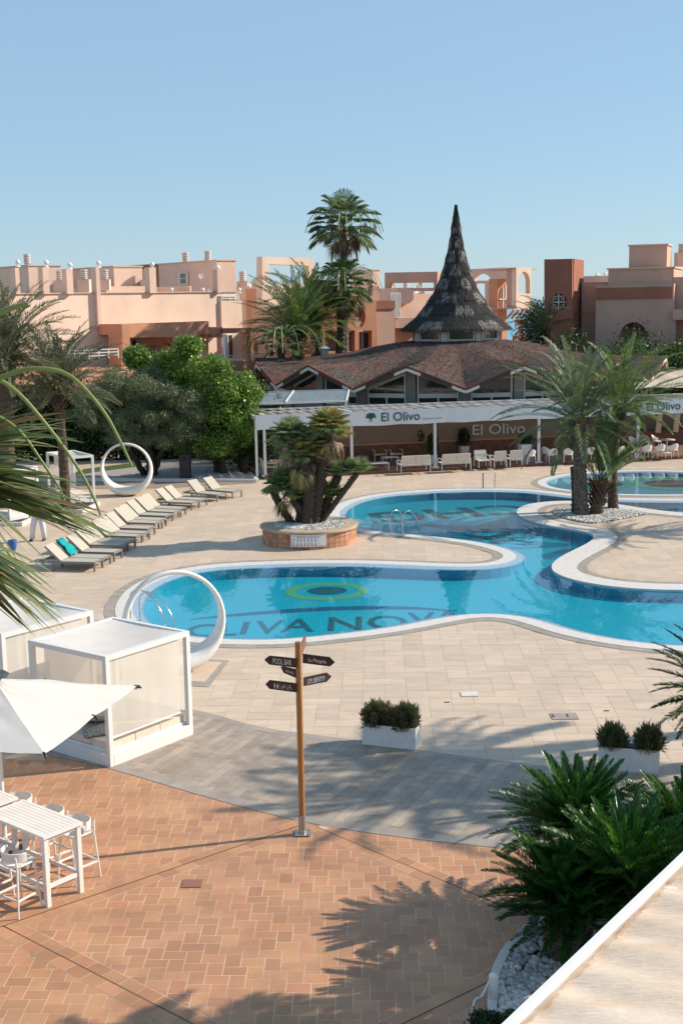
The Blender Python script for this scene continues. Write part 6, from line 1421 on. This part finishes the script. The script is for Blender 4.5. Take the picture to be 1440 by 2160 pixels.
def stool():
    o = thing('bar_stool', '', 'bar stool', (0, 0, 0), 0, 'white bar stools with curved backs'); H_ = .74
    for sx in (-1, 1):
        B = MB(); B.tube([(sx*.24, .24, 0), (sx*.2, .18, H_), (sx*.2, .2, H_+.18)], [.014, .017, .014], 8); B.build('leg', mWhite, o)
        B = MB(); B.tube([(sx*.22, -.22, 0), (sx*.17, -.17, H_)], [.014, .018], 8); B.build('leg', mWhite, o)
    B = MB(); n = 20; vs = [(0, 0, H_)]
    prof_ = [(.2, H_-.0), (.215, H_+.015), (.21, H_+.03)]
    q = lambda a: (math.copysign(abs(math.cos(a))**.6, math.cos(a)), math.copysign(abs(math.sin(a))**.6, math.sin(a)))
    vs = [(r_*q(2*PI*k/n)[0], r_*q(2*PI*k/n)[1], z) for r_, z in [(.18, H_-.02)]+prof_+[(.12, H_+.015)] for k in range(n)]; m_ = 5
    B.add(vs, [(i*n+k, i*n+(k+1) % n, (i+1)*n+(k+1) % n, (i+1)*n+k) for i in range(m_-1) for k in range(n)]+[tuple(range(n-1, -1, -1)), tuple((m_-1)*n+k for k in range(n))]); B.build('seat', mWhite, o)
    B = MB(); vs = []; n = 18
    for i in range(n):
        a = R(5+170*i/(n-1)); h0 = .1+.06*math.sin(a)
        for r_, z in ((.235, H_+.08), (.24, H_+.21), (.228, H_+.215), (.222, H_+.08)): vs.append((r_*math.cos(a), r_*math.sin(a)*.95, z))
    B.add(vs, [(i*4+j, (i+1)*4+j, (i+1)*4+(j+1) % 4, i*4+(j+1) % 4) for i in range(n-1) for j in range(4)]+[(0, 1, 2, 3), tuple((n-1)*4+j for j in (3, 2, 1, 0))]); B.build('backrest', mWhite, o, smooth=False)
    B = MB(); z = .27; c_ = [(-.225, .22), (.225, .22), (.21, -.21), (-.21, -.21)]
    for i in range(4): a, b_ = c_[i], c_[(i+1) % 4]; B.beam((a[0], a[1], z), (b_[0], b_[1], z), .018, .03)
    B.build('footrest', mWhite, o); return o
s0 = stool(); sc_side = (lB-lA).normalized(); ang_t = math.atan2(sc_side.y, sc_side.x)
def sp(t_, s_): p = nearmid+ex*t_+sc_side*s_; return (p.x, p.y, 0)
s0.location = sp(.5, .6); s0.rotation_euler.z = ang_t-PI/2; s0['label'] = 'white bar stool at the right side of the near bar table, nearest the end'
dup(s0, sp(1.15, .6), ang_t-PI/2, 'white bar stool behind the middle of the near bar table'); dup(s0, sp(.33, -.6), ang_t+PI/2+.1, 'white bar stool with its back to the camera, left of the near table')
dup(s0, sp(1.0, -.6), ang_t+PI/2, 'white bar stool at the left edge, its seat half under the near table'); q = loc2+ex*.35+sc_side*.85; q = Vector((G(30, 1700).x, G(30, 1700).y, 0)); q = loc2+ex*.4+sc_side*.62; dup(s0, (q.x, q.y, 0), ang_t-PI/2, 'white bar stool behind the far bar table near the cabana')
UC = Vector((-5.5, 19.5, 0)); um = thing('parasol', 'large square white parasol at the left edge, over the bar tables', 'parasol', UC)
zt = 2.4; cA = G(290, 1446, zt); cB = G(95, 1590, zt); side = (cB-cA); s_l = side.length; perp = Vector((side.y, -side.x, 0)).normalized()
if perp.x > 0: perp = -perp
cC = cB+perp*s_l; cD = cA+perp*s_l; cen = (cA+cC)/2; apex = Vector((cen.x, cen.y, 3.05)); apex_u = Yp(5, 1432, cen.y); apex = Vector((cen.x, cen.y, apex_u.z))
um.location = (cen.x, cen.y, 0); cor = [cA, cB, cC, cD]; B = MB(); n = 12; 
for k in range(4):
    a, b_ = cor[k], cor[(k+1) % 4]; m_ = (a+b_)/2; m_ = m_+(cen-m_)*.0; m_.z = zt+.02
    for (p, q) in ((a, m_), (m_, b_)):
        vs = []
        for i in range(n+1):
            for j in range(n+1):
                f = i/n; g = j/n; x = apex.lerp(p, f).lerp(apex.lerp(q, f), g); x = x+UZ*(-.03*math.sin(PI*f)*1.0-.03*math.sin(PI*g)*f+.013*(1-.6*f)*math.sin(f*14+g*11)*math.sin(PI*g)); vs.append(x)
        B.add(vs, [(i*(n+1)+j, (i+1)*(n+1)+j, (i+1)*(n+1)+j+1, i*(n+1)+j+1) for i in range(n) for j in range(n)])
cv = B.build('canopy', mCanvas, um, world=True); cv.data.polygons.foreach_set('use_smooth', [True]*len(cv.data.polygons))
B = MB()
for k in range(4):
    a, b_ = cor[k], cor[(k+1) % 4]; m_ = (a+b_)/2; m_.z = zt+.04
    for t_ in (a, m_): B.beam(apex-UZ*.12, t_-UZ*.05, .02, .035)
B.build('rib', mWhiteM, um, world=True)
for k in range(4):
    a, b_ = cor[k], cor[(k+1) % 4]; m_ = (a+b_)/2; m_.z = zt+.02
    for t_ in (a, m_): d = (t_-apex).normalized(); B = MB(); B.tube([t_-d*.05-UZ*.01, t_+d*.03-UZ*.02, t_+d*.07-UZ*.04], [.022, .03, .012], 8); B.build('rib_tip', mInk, um, world=True)
B = MB(); B.lathe([(.03, -.05), (.2, -.03), (.23, .0), (.18, .035), (.02, .05)], 20, apex+UZ*.07); B.build('finial', M('slate_plastic', (.04, .06, .07), .5), um, world=True)
pb_ = Vector((cen.x, cen.y, 0)); B = MB(); B.lathe([(.04, .1), (.04, apex.z-.05)], 16, pb_); B.build('pole', mWhiteM, um, world=True); B = MB(); B.box(cen.x-.3, cen.x+.3, cen.y-.3, cen.y+.3, 0.02, .1); B.build('base', mInk, um, world=True)

# ================================================================ PERSON, BUCKET
pp = G(83, 1141); pn = thing('person', 'person in white trousers and dark shoes, upper body hidden behind the near palm fronds', 'person', pp)
def skinned(name, joints, edges, mat, par, sub=2):
    me = bpy.data.meshes.new(name); me.from_pydata([j[:3] for j in joints], edges, []); ob_ = bpy.data.objects.new(name, me); sc.collection.objects.link(ob_); ob_.parent = par
    sk = ob_.modifiers.new('k', 'SKIN'); 
    for i, j in enumerate(joints): r_ = j[3]; me.skin_vertices[0].data[i].radius = (r_, r_ if len(j) < 5 else j[4])
    me.skin_vertices[0].data[0].use_root = True; s_ = ob_.modifiers.new('s', 'SUBSURF'); s_.levels = s_.render_levels = sub; me.materials.append(mat); sk.use_smooth_shade = True; return ob_
J = [(0, 0, .95, .15, .11), (0, 0, 1.15, .14, .1), (0, .0, 1.38, .17, .1), (0, -.01, 1.5, .06), (0, -.03, 1.62, .075), (0, -.03, 1.74, .07), (-.11, 0, .9, .1), (-.2, -.05, .5, .075), (-.26, .03, .1, .055), (.11, 0, .9, .1), (.17, .02, .5, .075), (.2, .08, .1, .055), (-.2, 0, 1.4, .055), (-.28, .02, 1.13, .045), (-.27, -.12, .92, .035), (.2, 0, 1.4, .055), (.28, .02, 1.13, .045), (.3, -.12, .92, .035)]
Ed = [(0, 1), (1, 2), (2, 3), (3, 4), (4, 5), (0, 6), (6, 7), (7, 8), (0, 9), (9, 10), (10, 11), (2, 12), (12, 13), (13, 14), (2, 15), (15, 16), (16, 17)]
try: skinned('body', J, Ed, mSkin, pn)
except Exception as ex_: print('skin', ex_)
B = MB()
for s_, a, b_, c_ in ((0, (-.11, 0, .92), (-.2, -.05, .5), (-.26, .03, .08)), (0, (.11, 0, .92), (.17, .02, .5), (.2, .08, .08))): B.tube([(a[0]*.8, a[1], .98), a, b_, c_], [.12, .125, .105, .09], 14)
B.build('trousers', mWhiteC, pn, smooth=True); B = MB(); B.lathe([(.15, .93), (.17, 1.1), (.21, 1.38), (.12, 1.48), (.07, 1.5)], 16); B.build('shirt', mWhiteC, pn, smooth=True)
B = MB(); B.lathe([(.08, 1.7), (.1, 1.76), (.08, 1.83), (.01, 1.86)], 12, (0, -.02, -.0)); B.build('hair', mHair, pn, smooth=True)
for x, y in ((-.28, .0), (.2, .05)): B = MB(); B.tube([(x, y+.08, .06), (x, y, .05), (x-.04, y-.16, .035)], [.05, .05, .035], 10); B.build('shoe', mInk, pn, smooth=True)
g = G(28, 1160); o = thing('bucket', 'blue plastic bucket on the paving behind the fronds', 'bucket', g); B = MB(); B.lathe([(.12, 0), (.17, .34), (.18, .345), (.18, .37), (.16, .37), (.11, .03)], 24, cap=False); B.lathe([(.01, .01), (.12, .01)], 20, cap=False); B.build('body', mBlueP, o); B = MB(); B.tube([(.17*math.cos(a), .02, .35+.0-.1*math.sin(a)) for a in np.linspace(0, PI, 10)], .008, 6); B.build('handle', mWhiteM, o)

# ================================================================ NEAR RIGHT: CYCADS, PEBBLE BED, BOLLARD, AWNING
bedp = [G(u, v).xy for u, v in ((1160,1930),(1120,1952),(1085,1985),(1055,2020),(1035,2065),(1028,2110),(1030,2180),(1060,2260))]
arc_ = smooth_loop(bedp, 6, False); outer = arc_; inner = []
for i, p in enumerate(arc_): t_ = (arc_[min(i+1, len(arc_)-1)]-arc_[max(i-1, 0)]).normalized(); inner.append(p+Vector((-t_.y, t_.x))*.12)
B = MB()
for i in range(len(arc_)-1):
    a, b_, c_, d = outer[i], outer[i+1], inner[i+1], inner[i]; B.hexa([(a.x, a.y, 0), (b_.x, b_.y, 0), (c_.x, c_.y, 0), (d.x, d.y, 0), (a.x, a.y, .1), (b_.x, b_.y, .1), (c_.x, c_.y, .1), (d.x, d.y, .1)])
struct('bed_kerb', B, mWhiteStone)
bpoly = [tuple(p) for p in inner]+[(4.5, 13.0), (9, 14), (9, 19), (inner[0].x+1., 18.3)]
B = MB(); B.sheet([Vector(p) for p in bpoly], .03); struct('near_bed_soil', B, mSoil)
rg = np.random.default_rng(17); vis = [tuple(p) for p in inner]+[(3.4, 13.2), (4.2, 16.5), (3.4, 17.4)]
B = MB(); pebbles(B, scatter(vis, 2600, rg, .045), .038, .066, rg); nbp = solo('bed_pebbles', B, mGravel, 'white rounded pebbles under the near cycads at the lower right', 'pebbles', smooth=True); tag(nbp, kind='stuff')
g = G(1040, 2120)+Vector((0, .0, 0)); o = thing('bollard', 'white round topped bollard with hanging rope at the lower right', 'bollard', g); hb = top(1040, 2052, g)
B = MB(); B.lathe([(.062, 0), (.062, hb-.06), (.055, hb-.025), (.035, hb-.006), (.005, hb)], 20); B.build('post', mWhite, o, smooth=True)
B = MB(); pts = [Vector((-.05, 0, hb-.1)), Vector((-.16, -.1, hb-.25)), Vector((-.28, -.35, .25)), Vector((-.36, -.7, .05))]; B.tube(smooth_loop3(pts, 14), .013, 6); B.tube(smooth_loop3([Vector((.05, 0, hb-.14)), Vector((.11, .02, hb-.13)), Vector((.14, 0, hb-.25)), Vector((.16, -.02, hb-.4))], 10), .011, 6); B.build('rope', mWhiteC, o)
hedgeS = MB(); rg_ = np.random.default_rng(19); c0 = G(1080, 2190); leaf_cloud(hedgeS, clumps((c0.x-.1, c0.y, .16), .5, .3, .16, 16, .1, rg_), 6000, .05, rg_, aspect=.5); solo('small_shrub', hedgeS, mHedge, 'low dark leathery shrub at the foot of the bollard', 'shrub')
cy = [('cycad in front of the right box planter, widest crown', (1215, 1758), 17.6, 90, 1.25, .5, 12), ('darkest cycad over the pebbles, drooping towards the plaza', (1182, 1895), 15.9, 86, 1.02, .5, 0), ('bright leaved cycad with fresh pale green centre', (1320, 1870), 15.9, 92, 1.28, .55, 26), ('cycad cut by the right edge beside the awning', (1450, 1775), 17.2, 80, 1.1, .5, 10), ('low dark cycad at the back of the pebble bed', (1215, 1945), 15.8, 64, 1.0, .25, 0)]
for i, (l, (u, v), D, n, Ln, ht, nw) in enumerate(cy):
    p = Yp(u, v, D); o = cycad(l, (p.x, p.y, max(0, p.z-ht)*0), n, Ln, 100+i, rt=.2, ht=max(.25, p.z), newl=nw, group='cycads in the near bed', lo=-.15, hi=1.42, nl=96, ll=.165)
p = Yp(1530, 1478, 21.8); date_palm('stiff cycad palm reaching in from the right edge of the photo', (p.x, p.y, 0), p, 60, 1.5, 111, r=.2, mat=mCyc, hi=1.4, lo=-.5, nl=80, ll=.2, lw=.02, dr=(.5, .9))
# awning: white front rail and stained canvas
zA = 5.0; a0 = G(1060, 2185, zA); a1 = G(1460, 1797, zA); ed = (a1-a0).normalized(); a0 = a0-ed*1.5; a1 = a1+ed*3; inn = Vector((ed.y, -ed.x, 0)); aw = thing('awning', 'stained beige canvas awning with a white front rail at the lower right corner', 'awning', a0)
B = MB(); m_, k_ = 200, 40; vs = []; L_ = (a1-a0).length
for i in range(m_+1):
    for j in range(k_+1): f = i/m_*L_; d = j/k_*3.4; vs.append(a0+ed*f+inn*(d+.03)+UZ*(d*.08+.012*math.sin(f*17+.7*math.sin(d*2))*math.exp(-d*1.6)+.01*math.sin(d*3.1+.4*math.sin(f*1.3))))
B.add(vs, [(i*(k_+1)+j, (i+1)*(k_+1)+j, (i+1)*(k_+1)+j+1, i*(k_+1)+j+1) for i in range(m_) for j in range(k_)])
mAwn = M('awning_canvas', (.74, .64, .54), .8, (.66, .54, .43), 1.2, fac=(.35, .7), dirt=((.5, .34, .2), .7, .5, (1, 2.2, 1)), bump=.6, bs=9, stretch=(1, 5, 1), trans=.1); B.build('canvas', mAwn, aw, world=True, smooth=True)
B = MB(); vs = []
for i in range(m_*3+1):
    f = i/(m_*3)*L_; w_ = .05+.015*math.sin(i*.37)*math.sin(i*.21); vs += [a0+ed*f+inn*.03+UZ*.02, a0+ed*f+inn*(.03+w_)+UZ*(.02+.08*w_)]
B.add(vs, [(2*i, 2*i+2, 2*i+3, 2*i+1) for i in range(m_*3)]); B.build('rust_stain', M('rust_stain', (.42, .2, .08), .9, (.66, .5, .38), 6, fac=(.3, .6), alpha=.5), aw, world=True)
B = MB(); B.tube([a0, a1], .028, 12); B.beam(a0-inn*.01+UZ*.015, a1-inn*.01+UZ*.015, .035, .05); B.build('front_rail', mWhiteM, aw, world=True)
B = MB()
for f in (.2, .5, .8): p = a0.lerp(a1, f); B.beam(p-UZ*.05, p+inn*3.2+UZ*.1, .05, .08)
B.build('arm', mWhiteM, aw, world=True)

# ================================================================ FOREGROUND FAN PALM AT THE LEFT EDGE
fp = thing('fan_palm', 'out of frame fan palm whose long fronds and stalks reach in from the left edge', 'palm tree', (-3.3, 6.6, 0))
rg = np.random.default_rng(23); B = MB(); B2 = MB()
def blade(Bx, h, t_, wd, sag, k=8, fold=.5):
    h = Vector(h); t_ = Vector(t_); d = t_-h; ln = d.length; side_ = d.cross(UZ).normalized(); tw_ = rg.uniform(-.5, .5); upv = side_.cross(d).normalized(); s2 = side_*math.cos(tw_)+upv*math.sin(tw_); vs = []
    for i in range(k+1):
        f = i/k; c_ = h+d*f+UZ*(sag*4*f*(1-f)*ln*.25); w_ = wd*min(1, .35+f*2.2)*max(.04, (1-f)**.65)*.5; vs += [c_-s2*w_, c_-upv*w_*fold*.6, c_+s2*w_]
    Bx.add(vs, [(i*3+j, (i+1)*3+j, (i+1)*3+j+1, i*3+j+1) for i in range(k) for j in (0, 1)])
def leaf_fan(hub, D, tips, Dr=.5, n_split=2, wd=.055):
    for (u, v) in tips:
        for q in range(n_split): tgt = Yp(u+rg.normal(0, 6), v+rg.normal(0, 6), D+rg.uniform(-Dr, Dr)); blade(B if rg.random() > .12 else B2, Yp(hub[0]+rg.normal(0, 4), hub[1]+rg.normal(0, 4), D), tgt, wd*rg.uniform(.7, 1.15), rg.uniform(.05, .5))
leaf_fan((-170, 985), 6.6, [(135,868),(160,878),(128,892),(150,908),(100,915),(168,930),(120,945),(60,852),(40,862),(20,905),(80,880),(140,905),(55,930),(90,925),(30,880)], wd=.085)
leaf_fan((-190, 1010), 6.3, [(190,1023),(150,1040),(178,1060),(205,1075),(225,1095),(240,1110),(220,1125),(205,1135),(235,1140),(190,1120),(150,1095),(130,1075),(165,1135),(180,1150),(120,1010),(95,1000),(110,1030),(210,1108),(245,1128),(60,960),(85,975),(110,990),(40,985),(20,940),(70,1050),(95,1065)], .4, 3, wd=.075)
leaf_fan((-120, 1000), 6.9, [(100,1190),(70,1240),(38,1260),(45,1210),(80,1225),(20,1290),(55,1165),(10,1180)], .3, wd=.04)
leaf_fan((-190, 1130), 5.6, [(118,1250),(138,1290),(142,1312),(122,1318),(100,1335),(85,1310),(110,1275),(90,1230),(60,1200),(130,1330),(75,1340),(40,1190),(110,1210),(62,1330),(98,1298),(30,1230),(50,1260),(20,1200),(70,1290),(40,1300)], .4, 3, wd=.075)
B.build('frond', M('near_fan_frond', (.115, .165, .055), .4, (.2, .23, .11), 1.5, isl=.35, trans=.3, spec=.5), fp, world=True); B2.build('frond', mDead, fp, world=True)
B = MB()
def stalk(pts, D, r0, r1): L_ = smooth_loop3([Yp(u, v, D) for u, v in pts], 30); B.tube(L_, [r0+(r1-r0)*i/30 for i in range(31)], 8)
stalk([(-60, 812), (0, 797), (58, 779), (117, 781), (163, 804), (218, 867), (253, 929), (279, 984)], 6.0, .014, .006)
stalk([(-60, 775), (-20, 790), (40, 830), (107, 907), (167, 990), (197, 1047), (213, 1088)], 6.2, .013, .005); stalk([(-60, 860), (0, 880), (47, 915), (93, 980), (122, 1023), (140, 1062)], 6.3, .011, .004)
stalk([(-60, 690), (0, 660), (30, 648), (60, 640)], 6.0, .02, .008)
B.build('flower_stalk', mPetiole, fp, world=True)
B = MB(); trunk_mesh(B, [(-3.3, 6.6, 0), (-3.25, 6.6, 4), (-3.2, 6.6, 7.6)], .22, .2, rg, 60); B.build('trunk', mTrunk, fp, world=True)
B = MB()
for j in range(30): fan(B, (-3.2, 6.6, 7.7), j*2.4+1, 1.2-1.2*j/30, .9, .8, 22, rg, spread=1.9, droop=.6, bw=.05) if not math.cos(j*2.4+1) > .1 else None
B.build('crown', mFanG, fp, world=True)

# ================================================================ TREES JUST OUTSIDE THE FRAME (their shadows fall across the plaza)
def off_palm(label, x, y, zc, n, Ln, seed, **kw): return date_palm(label, (x, y, 0), (x, y, zc), n, Ln, seed, nl=34, lw=.06, ll=.5, **kw)
off_palm('date palm outside the right edge, beside the near bed', 6.7, 14.5, 3.4, 70, 1.75, 121, hi=1.3, lo=-.5)
off_palm('date palm outside the right edge, just behind the awning', 6.5, 15.6, 5.0, 60, 1.5, 125, hi=1.3, lo=-.5)
off_palm('tall date palm outside the right edge, beyond the walkway', 13.4, 24.6, 7.2, 36, 2.7, 122, hi=1.3, lo=-.5)
off_palm('taller date palm outside the right edge, behind the other', 16.5, 27.0, 9.0, 34, 2.6, 123, hi=1.3, lo=-.5)
off_palm('date palm outside the right edge on the island terrace', 20.5, 49.5, 6.0, 34, 3.0, 124, hi=1.3, lo=-.5)
for o in list(bpy.data.objects):
    if o.get('label') == '': del o['label']
